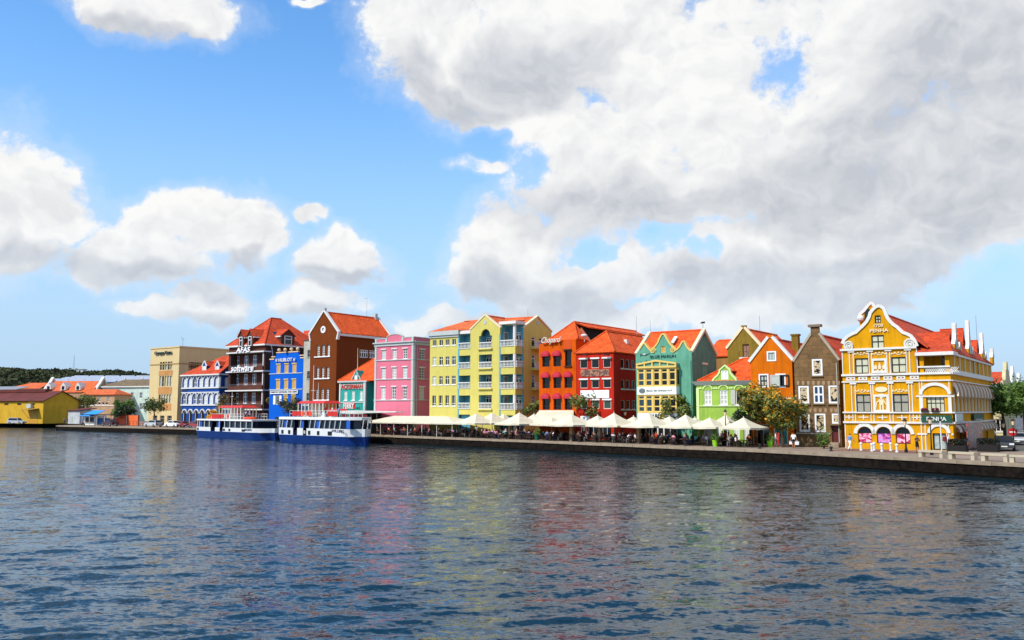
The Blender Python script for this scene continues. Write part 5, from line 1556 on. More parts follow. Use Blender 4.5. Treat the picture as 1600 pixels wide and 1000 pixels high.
def build_white_narrow():
    b = Bld('white_infill_house', 'very narrow white house squeezed between the bright blue house and the tall brown warehouse', 472.5, 484, rowY(484) + .5)
    F = b.front; W = b.w
    st = dict(fm=mat('grey_frame', '8A9A98'), gm=GLASS, cols=2, rows=(.5,), ft=.08, bar=.06, rc=.12, sill=.1)
    zt = F.z(475, 533)
    for (yt, yb) in ((547, 558), (580, 592), (614, 626)):
        z0, z1 = F.z(480, yb), F.z(480, yt); window(F, W * .72, z0, 1.0, z1 - z0, st)
    window(F, W * .5, .05, 1.0, 2.2, SHOP)
    b.shell(wall('white', 'D8D4C4'), zt, 12)
    b.part('flat_roof', MB().box(-.1, W + .1, -.1, 12.1, zt, zt + .3), mat('dark_coping', '5A4030', .8))
build_white_narrow()

# ---------------- bright blue house
def build_blue():
    b = Bld('bright_blue_house', 'narrow bright blue house with ochre shutters and four ball finials on its crest', 420.3, 473)
    F, S = b.front, b.side; W = b.w
    m = wall('bright_blue', '0C6AE2', .9, .06, .06)
    fr = mat('white_frame', 'F4F4F0'); oc = mat('ochre_cream_frame', 'E6C46A')
    st = dict(fm=oc, gm=mat('ochre_shutter', 'C0964A'), ft=.12, rc=.06, hood=.1, hoodh=.18, sm=oc)
    ss = [F.s(c, 600) for c in (434.5, 447, 459.3)]; w_ = F.s(450, 600) - F.s(444, 600)
    for (yt, yb) in ((569.5, 583), (593.5, 608), (618, 632)):
        z0, z1 = F.z(435, yb), F.z(435, yt)
        for k, s in enumerate(ss):
            if yt == 618 and k == 0:
                window(F, s, z0, w_, z1 - z0, dict(fm=fr, gm=GLASS, cols=2, ft=.1, bar=.1, rc=.1))
                for sg in (-1, 1): F.obj('shutter', MB().box(-w_ * .28, w_ * .28, -.1, -.03, 0, z1 - z0), fr, None, s + sg * w_ * .8, z0)
            else: window(F, s, z0, w_, z1 - z0, st)
    for x in (.3, .7): window(F, W * x, .05, 2, 2.6, SHOP)
    ze = F.z(421, 562.5); zt = F.z(432, 552)
    x = lambda p: F.s(p, 557)
    d = 14
    F.wall([(0, 0), (W, 0), (W, ze), (x(470), ze), (x(467), zt - .6), (x(465.5), zt), (x(451.5), zt), (x(449), zt - .9), (x(446.5), zt), (x(432.5), zt), (x(431), zt - .6), (x(429), ze), (0, ze)], m)
    S.wall([(.35, 0), (d, 0), (d, ze), (.35, ze)], m)
    obj('wall', MB().box(0, .35, .36, d, 0, ze), m, b.root)
    b.part('flat_roof', MB().box(.36, W - .36, .36, d, ze - .5, ze - .3), CONC)
    cp = MB()
    for a, c in ((432, 447), (451, 466)): cp.box(x(a), x(c), -.12, .45, zt, zt + .22)
    cp.box(-.15, x(429), -.15, .45, ze, ze + .25); cp.box(x(470), W + .15, -.15, .45, ze, ze + .25)
    cp.box(x(429) - 1.0, x(429) + .3, -.1, .4, ze + .55, ze + .75); cp.box(x(470) - .3, x(470) + 1.4, -.1, .4, ze + .55, ze + .75)
    F.obj('coping', cp, mat('pale_tan', 'D8B890', .7))
    for p_ in (435, 444.5, 454.2, 464):
        F.obj('ball_finial', MB().ball((0, .15, .45), .38, 10, 7).tube((0, .15, 0), (0, .15, .2), .12), mat('pale_tan', 'D8B890'), None, x(p_), zt + .22)
    F.bandpx('string_course', 421, 473, 585, 1.2, .12, GREYT); F.bandpx('string_course', 421, 473, 609.6, 1.2, .12, GREYT)
    F.text('HUBLOT', 437.3, 458.7, 560, 565.5, WHITE, out=.3, depth=.12, shear=.12, bold=.015)
    F.text('H', 432.7, 435.6, 560.8, 565.2, WHITE, out=.3, depth=.12, shear=.3, bold=.04); F.text('H', 460.3, 463.5, 559.5, 564.5, WHITE, out=.3, depth=.12, shear=.3, bold=.04)
    s0, s1 = F.s(423.5, 612), F.s(466.5, 612); z0, z1 = F.z(424, 615.6), F.z(424, 610.6)
    F.obj('sign_board', MB().box(s0, s1, -.25, -.13, z0, z1), mat('white_sign', 'E8E8E2'))
    F.text('FREEPORT JEWELERS AND GEMS', 424.5, 465.5, 611.6, 614.7, BLACK, out=.26, depth=.03, bold=.03)
build_blue()

# ---------------- dark brick house with loggias
def build_brick():
    b = Bld('brick_house', 'dark brown brick house with three loggia floors, white slabs and steep red hipped roof', 354.8, 411.8)
    F, S = b.front, b.side; W = b.w
    m = brick_mat('dark_brick', '4E2A1C', '3A2016', .8, 3.0, .8, .28)
    m2 = brick_mat('red_brick', '6E3420', '4E2616', .8, 3.0, .8, .28)
    fr = mat('white_frame', 'F4F4F0')
    d = 17
    bands = [F.z(356, y) for y in (552.5, 582, 611, 640)]
    ze = F.z(357, 543.5)
    dep = 1.6
    Fr = F.off(-dep)
    st = dict(fm=fr, gm=GLASSB, cols=2, rows=(.62,), ft=.16, bar=.16, rc=.1)
    ss = [Fr.s(c, 590) for c in (370.3, 384, 397.3)]; w_ = F.s(387, 590) - F.s(381, 590)
    for k, (yt, yb) in enumerate(((556.5, 574), (585, 602), (614, 631))):
        z0, z1 = Fr.z(371, yb), Fr.z(371, yt)
        for s in ss: window(Fr, s, z0, w_, z1 - z0, st)
    for x in (.25, .5, .75): window(Fr, W * x, .05, 2.2, 3, SHOP)
    Fr.wall([(.36, 0), (W - .36, 0), (W - .36, ze), (.36, ze)], m2)
    for z0 in bands:
        F.obj('floor_slab', MB().box(-.35, W + .1, -.5, dep - .01, z0 - .12, z0 + .16), WHITE)
    pf = [F.z(356, 574.5), F.z(356, 603.5), F.z(356, 633)]
    for k in range(3):
        F.obj('parapet', MB().box(.41, W - .41, -.3, .0, bands[k + 1] + .165, pf[k]), m2)
        F.obj('rail', MB().path([(.5, -.2, pf[k] + .25), (W - .5, -.2, pf[k] + .25)], .04), STEEL)
    F.obj('frieze', MB().box(.0, W, 0, .35, bands[0] + .165, ze), m2)
    for k in range(4):
        lo = 0 if k == 3 else bands[k + 1] + .163
        F.obj('pier', MB().box(0, .8, .0, dep, lo, bands[k] - .125), m); F.obj('pier', MB().box(W - .4, W, .0, dep, lo, bands[k] - .125), m)
        if k < 3: F.obj('post', MB().box(W - .75, W - .5, -.05, .12, pf[k], bands[k] - .13), WHITE)
    S.wall([(dep + .002, 0), (d, 0), (d, ze), (dep + .002, ze)], m)
    for k in range(3): S.obj('pier', MB().box(.001, dep, .003, .4, bands[k + 1] + .17, bands[k] - .13), m)
    S.obj('pier', MB().box(.36, dep, .003, .4, bands[0] + .17, ze), m)
    obj('wall', MB().box(0, .35, dep + .4, d, 0, ze), m, b.root); obj('wall', MB().box(0, W, d, d + .35, 0, ze), m, b.root)
    b.part('eaves_board', MB().box(-.5, W + .5, -.6, d + .5, ze, ze + .35), WHITE)
    zr = Plane(b, 0, 6, 1, 0).z(421, 496.5)
    e = ze + .36
    a1, a2 = (W * .5, 6.5, zr), (W * .5, 9.5, zr)
    r = b.roof([[(-.5, -.6, e), (W + .5, -.6, e), a1], [(W + .5, -.6, e), (W + .5, d + .5, e), a2, a1], [(-.5, -.6, e), a1, a2, (-.5, d + .5, e)], [(-.5, d + .5, e), a2, (W + .5, d + .5, e)]], TILE_R, caps=[((-.5, -.6, e), a1), ((W + .5, -.6, e), a1), (a1, a2)])
    # dormers
    def dormer(pl, s, w2, zb, zt, depth, outy):
        g = pl.obj('dormer', MB().slab([(s - w2, zb), (s + w2, zb), (s + w2, zb + (zt - zb) * .62), (s, zt), (s - w2, zb + (zt - zb) * .62)], outy, outy + .3).box(s - w2, s - w2 + .2, outy + .3, depth, zb, zb + (zt - zb) * .6).box(s + w2 - .2, s + w2, outy + .3, depth, zb, zb + (zt - zb) * .6), m2)
        zq = zb + (zt - zb) * .62
        obj('dormer_roof', MB().plate([(s - w2 - .3, outy - .25, zq - .1), (s, outy - .25, zt + .1), (s, depth + 1.2, zt + .1), (s - w2 - .3, depth + 1.2, zq - .1)], .14).plate([(s + w2 + .3, outy - .25, zq - .1), (s, outy - .25, zt + .1), (s, depth + 1.2, zt + .1), (s + w2 + .3, depth + 1.2, zq - .1)], .14), TILE_R, g)
        obj('eaves_board', MB().box(s + w2, s + w2 + .3, outy, depth, zq - .5, zq - .2).box(s - w2 - .3, s - w2, outy, depth, zq - .5, zq - .2), WHITE, g)
        wn = window(pl, s, zb + .1, w2 * 1.1, (zq - zb) * .9, dict(fm=fr, gm=GLASS, rows=(.62,), ft=.14, bar=.14, rc=outy - .1, name='dormer_window'), hole=False)
    dormer(F, F.s(381, 530), 1.0, ze - .1, F.z(381, 515.5), 3.2, -.68)
    dormer(F, F.s(395, 530), 1.0, ze - .1, F.z(394.5, 514.5), 3.2, -.68)
    dormer(S, S.s(449, 530), 1.9, ze + .36, S.z(449, 514.5), 3.6, -.2)
    S.obj('skylight', MB().plate([(4.0, 1.6, e + 2.0), (5.4, 1.6, e + 2.0), (5.4, 2.5, e + 3.1), (4.0, 2.5, e + 3.1)], .14), GLASSB)
    S.obj('downpipe', MB().path([(1.2, -.5, ze), (1.9, -.15, ze - 1.5), (1.9, -.15, 4)], .1), WHITE)
    F.text('AFAS', 373, 394.5, 543.5, 551.3, mat('sign_white', 'F6F6F6', .5), out=.6, depth=.15, shear=.15, bold=.012)
    F.text('software', 365, 399.8, 571, 580.6, mat('sign_white', 'F6F6F6'), out=.6, depth=.15, shear=.12, bold=.006)
    s, z = S.sz(416, 626)
    S.obj('hanging_sign', MB().slab([(-.9, 0), (-.5, .5), (0, .75), (.5, .5), (.9, 0), (.5, -.5), (0, -.75), (-.5, -.5)], -.1, 0), mat('gold_board', 'B0903C', .5), None, .6, z, None, 1.0)
    # rear range with its own roof
    zq = e + 5.0
    b.roof([[(W * .4, d + .5, zq - .4), (W + 7, d + .5, zq - .4), (W + 7, d - 6, e - .2), (W * .9, d - 6, e - .2)]], TILE_R, name='rear_roof')
    b.part('rear_wall', MB().box(W + .4, W + 7, d - 5, d, 0, e - .5), m)
build_brick()

# ---------------- blue and white arcaded house
def build_arcade():
    b = Bld('arcaded_house', 'royal blue house with white arched arcades on every floor and two dormers', 283.3, 341.5)
    F, S = b.front, b.side; W = b.w
    m = wall('royal_blue', '2456A8', .9)
    fr = mat('white_frame', 'F4F4F0')
    st = dict(fm=fr, gm=mat('pale_shutter', 'C6CCD0', .6, .1, 2), cols=2, rows=(.45,), ft=.12, bar=.12, rc=.2, arch=.45, gm2=GLASSB, p2=.15)
    n = 7; sp = W / n
    for (yt, yb) in ((590.5, 605.3), (616, 631.5)):
        z0, z1 = F.z(288, yb), F.z(288, yt)
        for i in range(n): window(F, sp * (i + .5), z0, sp * .66, z1 - z0, st)
        mb = MB()
        for i in range(n):
            s = sp * (i + .5)
            mb.strip([(s + sp * .43 * cos(pi * k / 10), z1 - sp * .3 + sp * .42 * sin(pi * k / 10)) for k in range(11)], .2, -.12, -.002)
        for i in range(n + 1): mb.box(max(0, sp * i - .13), min(W, sp * i + .13), -.16, -.003, z0, z1 - sp * .3)
        mb.box(-.1, W + .1, -.24, -.004, z0 - .38, z0 - .05); mb.box(-.1, W + .1, -.16, -.004, z1 + .28, z1 + .5)
        F.obj('arcade_moulding', mb, WHITE)
        for s_ in (2.2, 5.5): window(S, s_, z0, 1.4, z1 - z0, st)
        S.obj('arcade_moulding', MB().box(0, 8, -.2, -.004, z0 - .38, z0 - .05).box(.0, .3, -.14, -.003, z0, z1), WHITE)
    zg = F.z(288, 657.5) ; zt = F.z(288, 641)
    gst = dict(fm=fr, gm=VOID, ft=.16, rc=.2, arch=.5, name='arch_opening')
    ng = 6
    mb = MB()
    for i in range(ng):
        s = W * (i + .6) / (ng + .2); w_ = W / ng * .6
        window(F, s, .05, w_, zt, gst)
        mb.strip([(s + w_ * .62 * cos(pi * k / 10), zt - w_ * .5 + w_ * .64 * sin(pi * k / 10)) for k in range(11)], .24, -.14, -.002)
    F.obj('arcade_moulding', mb, WHITE)
    F.obj('sign_board', MB().box(.3, 2.2, -.1, -.02, F.z(286, 611), F.z(286, 607)), mat('dark_sign', '22304A', .6))
    ze = F.z(284, 588)
    d = 13
    b.shell(m, ze, d)
    b.part('eaves_board', MB().box(-.4, W + .4, -.5, d + .3, ze, ze + .3), WHITE)
    e = ze + .31; y = 5.5
    zr = Plane(b, 0, y, 1, 0).z(330, 557.5)
    b.roof([[(-.4, -.5, e), (W + .4, -.5, e), (W + .4, y, zr), (W * .55, y, zr)], [(-.4, -.5, e), (W * .55, y, zr), (-.4, d, e)], [(-.4, d, e), (W * .55, y, zr), (W + .4, y, zr), (W + .4, d, e)]], TILE_R)
    obj('gable_wall', MB().slab([(0, e), (d, e), (y, zr - .2)], 0, .3), m, b.root, (W, 0, 0), pi / 2)
    for xp in (314.5, 334.8):
        s = F.s(xp, 575); zb = F.z(xp, 581); zt_ = F.z(xp, 564.5)
        y0 = .9
        g = F.obj('dormer', MB().slab([(s - .75, zb), (s + .75, zb), (s + .75, zt_ - 1.0), (s, zt_), (s - .75, zt_ - 1.0)], y0, y0 + .3).box(s - .7, s + .7, y0 + .3, y0 + 2.6, zb, zt_ - 1.1), m)
        obj('bargeboard', MB().strip([(s - .95, zt_ - 1.15), (s, zt_ + .1), (s + .95, zt_ - 1.15)], .3, y0 - .15, y0 + .1).box(s - .85, s - .55, y0 - .1, y0 - .002, zb, zt_ - 1.1).box(s + .55, s + .85, y0 - .1, y0 - .002, zb, zt_ - 1.1), WHITE, g)
        obj('dormer_shutter', MB().box(s - .5, s + .5, y0 - .06, y0 - .003, zb + .1, zt_ - 1.15), WHITE, g)
        obj('dormer_roof', MB().plate([(s - .9, y0, zt_ - 1.1), (s, y0, zt_ + .05), (s, y0 + 4, zt_ + .05), (s - .9, y0 + 4, zt_ - 1.1)], .1).plate([(s + .9, y0, zt_ - 1.1), (s, y0, zt_ + .05), (s, y0 + 4, zt_ + .05), (s + .9, y0 + 4, zt_ - 1.1)], .1), TILE_R, g)
build_arcade()

# ---------------- beige office block
def build_beige():
    b = Bld('beige_office_block', 'tall flat-roofed beige office block with orange spandrels and grey louvred windows', 231.8, 276.8)
    F, S = b.front, b.side; W = b.w
    m = wall('beige', 'F2D79E', .92, .06, .12)
    org = wall('peach', 'E8A868', .86)
    x0, x1 = F.s(246.5), F.s(267)
    rows = [(566, 578.5), (588, 604), (616.5, 629.5)]
    st = dict(fm=mat('grey_frame', '8A9A98'), gm=SHUT, cols=1, rows=(.4,), ft=.08, bar=.1, rc=.25, gm2=GLASS, p2=.2)
    for (yt, yb) in rows:
        z0, z1 = F.z(246, yb), F.z(246, yt)
        for k in range(5): window(F, x0 + (x1 - x0) * (k + .5) / 5, z0, (x1 - x0) / 5 * .78, z1 - z0, st)
    for (yt, yb) in ((579.5, 587), (605, 615.5), (630.5, 641)):
        F.obj('spandrel', MB().box(x0 - .1, x1 + .1, -.06, -.002, F.z(246, yb), F.z(246, yt)), org)
    for s in (.25, .5, .75): window(F, W * s, .05, 2, 2.6, SHOP)
    d = 26
    zt = F.z(233, 546)
    for xp in (300.5, 309.5):
        s = S.s(xp, 572); window(S, s, S.z(300, 579), 2.2, S.z(300, 566) - S.z(300, 579), dict(fm=mat('brown_shutter', '3A241A'), gm=mat('tan_louvre', 'A8825C', .7), cols=2, rows=(.45,), ft=.1, bar=.3, rc=.2))
    b.shell(m, zt, d)
    F.obj('string_course', MB().box(-.1, W + .1, -.12, -.002, F.z(233, 571), F.z(233, 569.5)), mat('brown_line', 'A88A58', .8))
    S.obj('string_course', MB().box(0, d, -.12, -.002, F.z(233, 571) + .002, F.z(233, 569.5) - .002), mat('brown_line', 'A88A58'))
    b.part('flat_roof', MB().box(-.15, W + .15, -.15, d + .1, zt, zt + .35), m)
    F.text('Curaçao Gems', 243, 269.5, 549.5, 555.5, mat('sign_darkteal', '12302C', .6), out=.25, depth=.15, bold=.05, shear=.1)
    b.part('antenna', MB().tube((W - .5, 1.2, zt), (W - .5, 1.2, zt + 2.6), .05).tube((W - 1.1, 1.2, zt + 2.2), (W + .2, 1.2, zt + 2.3), .04).tube((W - 1.0, 1.2, zt + 2.1), (W - 1.2, 1.2, zt + 3.2), .03), STEEL)
    b.part('antenna', MB().tube((W * .9, d * .72, zt), (W * .9, d * .72, zt + 6), .05, .03, 5), STEEL)
    # lower block behind, on the right
    ph = b.part('rear_block', MB().box(W + .01, W + 14, d - 6, d + 4, 0, zt - .6), wall('pinkish_beige', 'D8B084'))
    for k in range(3): obj('window', MB().box(W + 4.2 + k * 2.0, W + 5.2 + k * 2.0, d - 6.08, d - 6.002, zt - 2.6, zt - 1.3), GLASS, ph)
    obj('roof', MB().plate([(W + 12.5, d - 6.5, zt - 1.6), (W + 19, d - 6.5, zt - 1.6), (W + 19, d, zt + .6), (W + 12.5, d, zt + .6)], .2), TILE_O, ph)
build_beige()
# ================================================================== water, land, quay
import numpy as np
def water_mat():
    m = bpy.data.materials.new('harbour_water'); m.use_nodes = True
    T = NT(m.node_tree); b = m.node_tree.nodes['Principled BSDF']
    b.inputs['Base Color'].default_value = (0.001, 0.021, 0.038, 1)
    b.inputs['Roughness'].default_value = 0.06
    b.inputs['IOR'].default_value = 1.33
    b.inputs['Specular IOR Level'].default_value = 0.5
    tc = T.n('ShaderNodeTexCoord'); o = tc.outputs['Object']
    def noise(sc, det, rot, stretch, dist=0.0):
        mp = T.n('ShaderNodeMapping'); mp.inputs['Rotation'].default_value = (0, 0, rot); mp.inputs['Scale'].default_value = stretch
        T.l(o, mp.inputs[0])
        n = T.n('ShaderNodeTexNoise', i_Scale=sc, i_Detail=det, i_Roughness=0.6, i_Distortion=dist); T.l(mp.outputs[0], n.inputs['Vector'])
        return n.outputs[0]
    def slopes(sc, det, rot, stretch, k, dist):
        mp = T.n('ShaderNodeMapping'); mp.inputs['Rotation'].default_value = (0, 0, rot); mp.inputs['Scale'].default_value = stretch
        T.l(o, mp.inputs[0])
        n = T.n('ShaderNodeTexNoise', i_Scale=sc, i_Detail=det, i_Roughness=0.55, i_Distortion=dist); T.l(mp.outputs[0], n.inputs['Vector'])
        return T.v('MULTIPLY', T.v('SUBTRACT', n.outputs['Color'], (0.5, 0.5, 0.5)), k)
    # wind ripples as slopes of the surface (they hold at any distance), in gusty patches
    rip = T.v('ADD', slopes(1.3, 4.0, 0.15, (0.45, 1.1, 1), (0.5, 0.85, 0), .5), slopes(6.5, 4.0, 0.05, (0.6, 1.1, 1), (0.7, 1.1, 0), .3))
    patch = noise(0.03, 3.0, 0.2, (0.45, 1.7, 1))
    rv = T.v('SCALE', rip); T.l(T.maprange(patch, 0.3, 0.7, 0.62, 1.1), rv.node.inputs['Scale'])
    ge = T.n('ShaderNodeNewGeometry')
    T.l(T.v('NORMALIZE', T.v('ADD', ge.outputs['Normal'], rv)), b.inputs['Normal'])
    return m
WATER = water_mat()
def build_water():
    rng = np.random.RandomState(3)
    x0, x1, y0, y1 = -60.0, 60.0, 17.0, 108.0
    xs = np.linspace(x0, x1, 600)
    ys = [y0]
    while ys[-1] < y1: ys.append(ys[-1] + 0.10 * (ys[-1] / 22.0) ** 1.5)
    ys = np.array(ys); nx, ny = len(xs), len(ys)
    X, Y = np.meshgrid(xs, ys)
    Z = np.zeros_like(X)
    for k in range(60):
        wl = 0.6 * (2.2 / 0.6) ** (rng.rand() ** 1.2)
        th = pi / 2 + 0.18 + rng.randn() * 0.34
        a = 0.0082 * wl ** 0.9
        ku = 2 * pi / wl
        q = ku * (X * cos(th) + Y * sin(th)) + rng.rand() * 6.28 + 1.3 * np.sin(X * 0.31 + k * 1.7) + 1.1 * np.sin(Y * 0.23 + X * .11 + k * 2.3)
        fade = np.clip(1.25 - Y / (26.0 * wl + 22), 0, 1)
        Z += a * 1.5 * (2.0 * ((np.sin(q) + 1) / 2) ** 2.6 - .7) * (0.55 + 0.45 * np.sin(X * 0.21 + Y * 0.13 + k * 3.1)) * fade
    Z = np.where(Z > 0, Z * (1 + 5 * np.abs(Z)), Z * .85)
    ed = np.minimum(np.minimum(X - x0, x1 - X) / 8, np.minimum((Y - y0) / 3, (y1 - Y) / 30))
    Z *= np.clip(ed, 0, 1) * 0.5
    v = np.stack([X.ravel(), Y.ravel(), Z.ravel()], 1)
    i = np.arange(nx * ny).reshape(ny, nx)
    f = np.stack([i[:-1, :-1].ravel(), i[:-1, 1:].ravel(), i[1:, 1:].ravel(), i[1:, :-1].ravel()], 1)
    # calm sheet all round it, sharing the rim height
    n = len(v)
    R = [(-2500, -600), (2500, -600), (2500, 900), (-2500, 900)]
    rim = [0, nx - 1, nx * ny - 1, nx * (ny - 1)]
    vv = list(map(tuple, v)) + [(a, c, 0.0) for a, c in R]
    ff = f.tolist()
    bottom = list(i[0, :]); right = list(i[:, -1]); top = list(i[-1, ::-1]); left = list(i[::-1, 0])
    ff += [[n, n + 1] + [int(k) for k in reversed(bottom)], [n + 1, n + 2] + [int(k) for k in reversed(right)], [n + 2, n + 3] + [int(k) for k in reversed(top)], [n + 3, n] + [int(k) for k in reversed(left)]]
    me = bpy.data.meshes.new('water'); me.from_pydata(vv, [], ff); me.materials.append(WATER)
    me.polygons.foreach_set('use_smooth', [True] * len(ff)); me.update()
    o = bpy.data.objects.new('water', me); COL.objects.link(o); o['kind'] = 'structure'
build_water()

PAVE = mat('pale_paving', 'A08C78', .85, .2, .5, .25, 6, k=.75)
PAVE2 = brick_mat('red_paving', '9A6A54', '7A5444', .8, 2.0, .5, .25)
WALLQ = mat('wet_quay_wall', '2A211A', .9, .75, 1.8, 1.0, 3.0, k=.5, spec=.12)
def build_land():
    tip = [(-118.0, 229.0), (-121.0, 232.0), (-121.0, 237.0), (-106.0, 252.0), (-104.0, 262.0), (-150.0, 272.0), (-900.0, 285.0), (-6000.0, 285.0)]
    edge = [(85.0, -15.0), (40.0, 67.5), (31.2, 83.2), (26.4, 90.6), (4.3, 116.4), (-26.5, 149.0), (-72, 121 + 1.03 * 72)] + tip
    poly = edge + [(-6000, 9000), (6000, 9000), (6000, -15.0)]
    v = [(x, y, QZ) for x, y in poly]
    land = MB(); land.add(v, [tuple(range(len(v)))])
    mbm = land.mesh('ground', PAVE)
    o = obj('ground', mbm); o['kind'] = 'structure'
    # quay wall: rough dark face with a stone coping
    mb = MB()
    cop = MB()
    for (a, c) in zip(edge[:-1], edge[1:]):
        A, Bv = Vector((*a, 0)), Vector((*c, 0)); L = (Bv - A).length
        if L > 1000: Bv = A + (Bv - A) * (1000 / L); L = 1000
        d = (Bv - A) / L; nn = Vector((d.y, -d.x, 0))
        if nn.dot(Vector((0, 0, 0)) - (A + Bv) / 2) < 0: nn = -nn
        step = 2.4 if L < 250 else 40; n = max(1, int(L / step))
        for k in range(n):
            p0 = A + d * (L * k / n); p1 = A + d * (L * (k + 1) / n)
            dz = random.uniform(-.02, .02)
            for zz0, zz1, o0 in ((-1.5, .18, -.05), (.18, .62, random.uniform(-.02, .06)), (.62, 1.03, random.uniform(-.04, .04))):
                mb.cur = 1 if zz1 < .5 else 0; q0 = p0 + nn * (.02 + o0); q1 = p1 + nn * (.02 + o0); b0 = p0 - nn * .5; b1 = p1 - nn * .5
                mb.add([(q0.x, q0.y, zz0), (q1.x, q1.y, zz0), (q1.x, q1.y, zz1), (q0.x, q0.y, zz1), (b0.x, b0.y, zz0), (b1.x, b1.y, zz0), (b1.x, b1.y, zz1), (b0.x, b0.y, zz1)],
                       [(0, 1, 2, 3), (7, 6, 5, 4), (3, 2, 6, 7), (0, 4, 5, 1), (0, 3, 7, 4), (1, 5, 6, 2)])
    quay_o = obj('quay_wall', mb, [WALLQ, mat('algae_stone', '141609', .7, .6, 1.5, .8, 4, k=.5, spec=.2)]); quay_o['kind'] = 'structure'
    cs = {}
    for (a, c) in zip(edge[:-1], edge[1:]):
        A, Bv = Vector((*a, 0)), Vector((*c, 0)); L = (Bv - A).length
        if L > 1000: continue
        d = (Bv - A) / L; nn = Vector((-d.y, d.x, 0))
        if nn.dot((A + Bv) / 2) < 0: nn = -nn
        n = max(1, int(L / (2.6 if L < 250 else 30)))
        ln = L / n
        key = round(ln, 2)
        if key not in cs: cs[key] = MB().box(0.015, ln - .015, -.12, .62, -.26, .022).mesh('coping_stone', CONC)
        for k in range(n):
            p0 = A + d * (ln * k)
            far_ = p0.length > 330
            if far_: continue
            so = obj('coping_stone', cs[key], None, quay_o, (p0.x, p0.y, QZ), atan2(d.y, d.x))
            if Vector((-d.y, d.x, 0)).dot(nn) < 0: so.rotation_euler = (0, 0, atan2(d.y, d.x)); so.scale = (1, -1, 1)
            so.location.z += random.uniform(-.012, .012)
    # fenders and rust marks hanging on the wall
    # street beside the corner house
    a0 = quay(quay_px(1470, 6), 8); 
    st = MB(); al = radians(36); back = Vector((sin(al), cos(al), 0)); rt = Vector((cos(al), -sin(al), 0))
    base = at(1556, 640, 97); base.z = QZ + .004
    p_ = [base - rt * 1.0 - back * 8, base + rt * 10 - back * 8, base + rt * 10 + back * 160, base - rt * 1.0 + back * 160]
    rd = obj('street', MB().add([tuple(q) for q in p_], [(0, 1, 2, 3)]), mat('asphalt', '5A5650', .9, .2, .6, .2, 12)); rd['kind'] = 'structure'
    pv = [quay(quay_px(1290, 2.2), 2.2, QZ + .006), quay(quay_px(1700, 2.2, 700), 2.2, QZ + .006), quay(quay_px(1700, 2.2, 700), 7.5, QZ + .006), quay(quay_px(1290, 2.2), 7.5, QZ + .006)]
    so = obj('pavement', MB().add([tuple(q) for q in pv], [(0, 1, 2, 3)]), PAVE2); so['kind'] = 'structure'
build_land()

# ------------------------------------------------------------------ hills and the far left shore
def build_hills():
    prof = [(-300, 566), (-100, 568), (0, 571), (60, 574), (100, 573), (130, 577), (150, 576), (175, 574), (200, 577), (235, 583), (300, 594), (420, 612), (600, 630), (800, 636)]
    def py(px):
        for (a, ya), (c, yc) in zip(prof[:-1], prof[1:]):
            if a <= px <= c: return ya + (yc - ya) * (px - a) / (c - a)
        return 630
    Yr = 720.0
    mb = MB(); rows = [(520, 0.02), (590, .45), (660, .82), (Yr, 1.0), (820, .7), (1000, .1)]
    xs = list(range(-300, 801, 25))
    vs = []
    for Yd, k in rows:
        for px in xs:
            top = at(px, py(px) + 11, Yr); h = max(0, top.z - QZ)
            q = at(px, 640, Yd); vs.append((q.x, Yd, QZ - .3 + h * k))
    n = len(xs)
    fs = [(r * n + i, r * n + i + 1, (r + 1) * n + i + 1, (r + 1) * n + i) for r in range(len(rows) - 1) for i in range(n - 1)]
    mb.smooth = True; mb.add(vs, fs)
    struct('hill', mb, mat('scrub_ground', '2E3A1C', .95, .3, .05))
    # woodland: crowns built of leaf clumps, one mass
    rng = random.Random(11)
    V = []; Fc = []
    from mathutils.bvhtree import BVHTree
    bv = BVHTree.FromPolygons(vs, fs)
    for k in range(3400):
        px = rng.uniform(-290, 330); Yd = rng.uniform(540, 760)
        q = at(px, 640, Yd)
        hit = bv.ray_cast(Vector((q.x, Yd, 500)), Vector((0, 0, -1)))
        if hit[0] is None or hit[0].z < 3: continue
        r = rng.uniform(2.2, 4.2); z = hit[0].z + r * .35
        for j in range(26):
            th = rng.uniform(0, 2 * pi); ph = rng.uniform(-.2, 1.4)
            c = Vector((q.x + r * cos(th) * cos(ph), Yd + r * sin(th) * cos(ph), z + r * .75 * sin(ph)))
            s = rng.uniform(.9, 2.0)
            a = Vector((rng.gauss(0, 1), rng.gauss(0, 1), rng.gauss(0, 1))).normalized() * s
            bb = Vector((rng.gauss(0, 1), rng.gauss(0, 1), rng.gauss(0, 1))).normalized() * s
            n0 = len(V); V += [c - a, c + bb, c + a, c - bb]; Fc.append((n0, n0 + 1, n0 + 2, n0 + 3))
    mb = MB(); mb.add(V, Fc)
    o = obj('woodland', mb, mat('dark_foliage', '4A5230', .9, .6, .06, k=.8)); o['kind'] = 'stuff'
    tag(o, 'dark green scrub woodland covering the far hill', 'woodland')
    t = thing('radio_mast', 'thin lattice radio mast on the wooded hill', 'mast', at(115, 577, 722))
    m_ = MB()
    for sx_ in (-.6, .6): m_.tube((sx_, 0, 0), (0, 0, 12), .12, .08, 4)
    for k in range(1, 6): m_.tube((-.6 + k * .1, 0, k * 2), (.6 - k * .1, 0, k * 2), .06, .06, 4)
    obj('mast_frame', m_, STEEL, t)
    hs = thing('hilltop_house', 'low white house on the crest of the wooded hill', 'house', at(118, 583, 705))
    obj('wall', MB().box(-6, 6, 0, 6, -3, 3), WHITE, hs); obj('roof', MB().box(-6.5, 6.5, -.5, 6.5, 3.0, 3.4), GREYT, hs)
    for k in range(3): obj('window', MB().box(-4.5 + k * 3.5, -3 + k * 3.5, -.06, -.002, .6, 2), GLASS, hs)
build_hills()

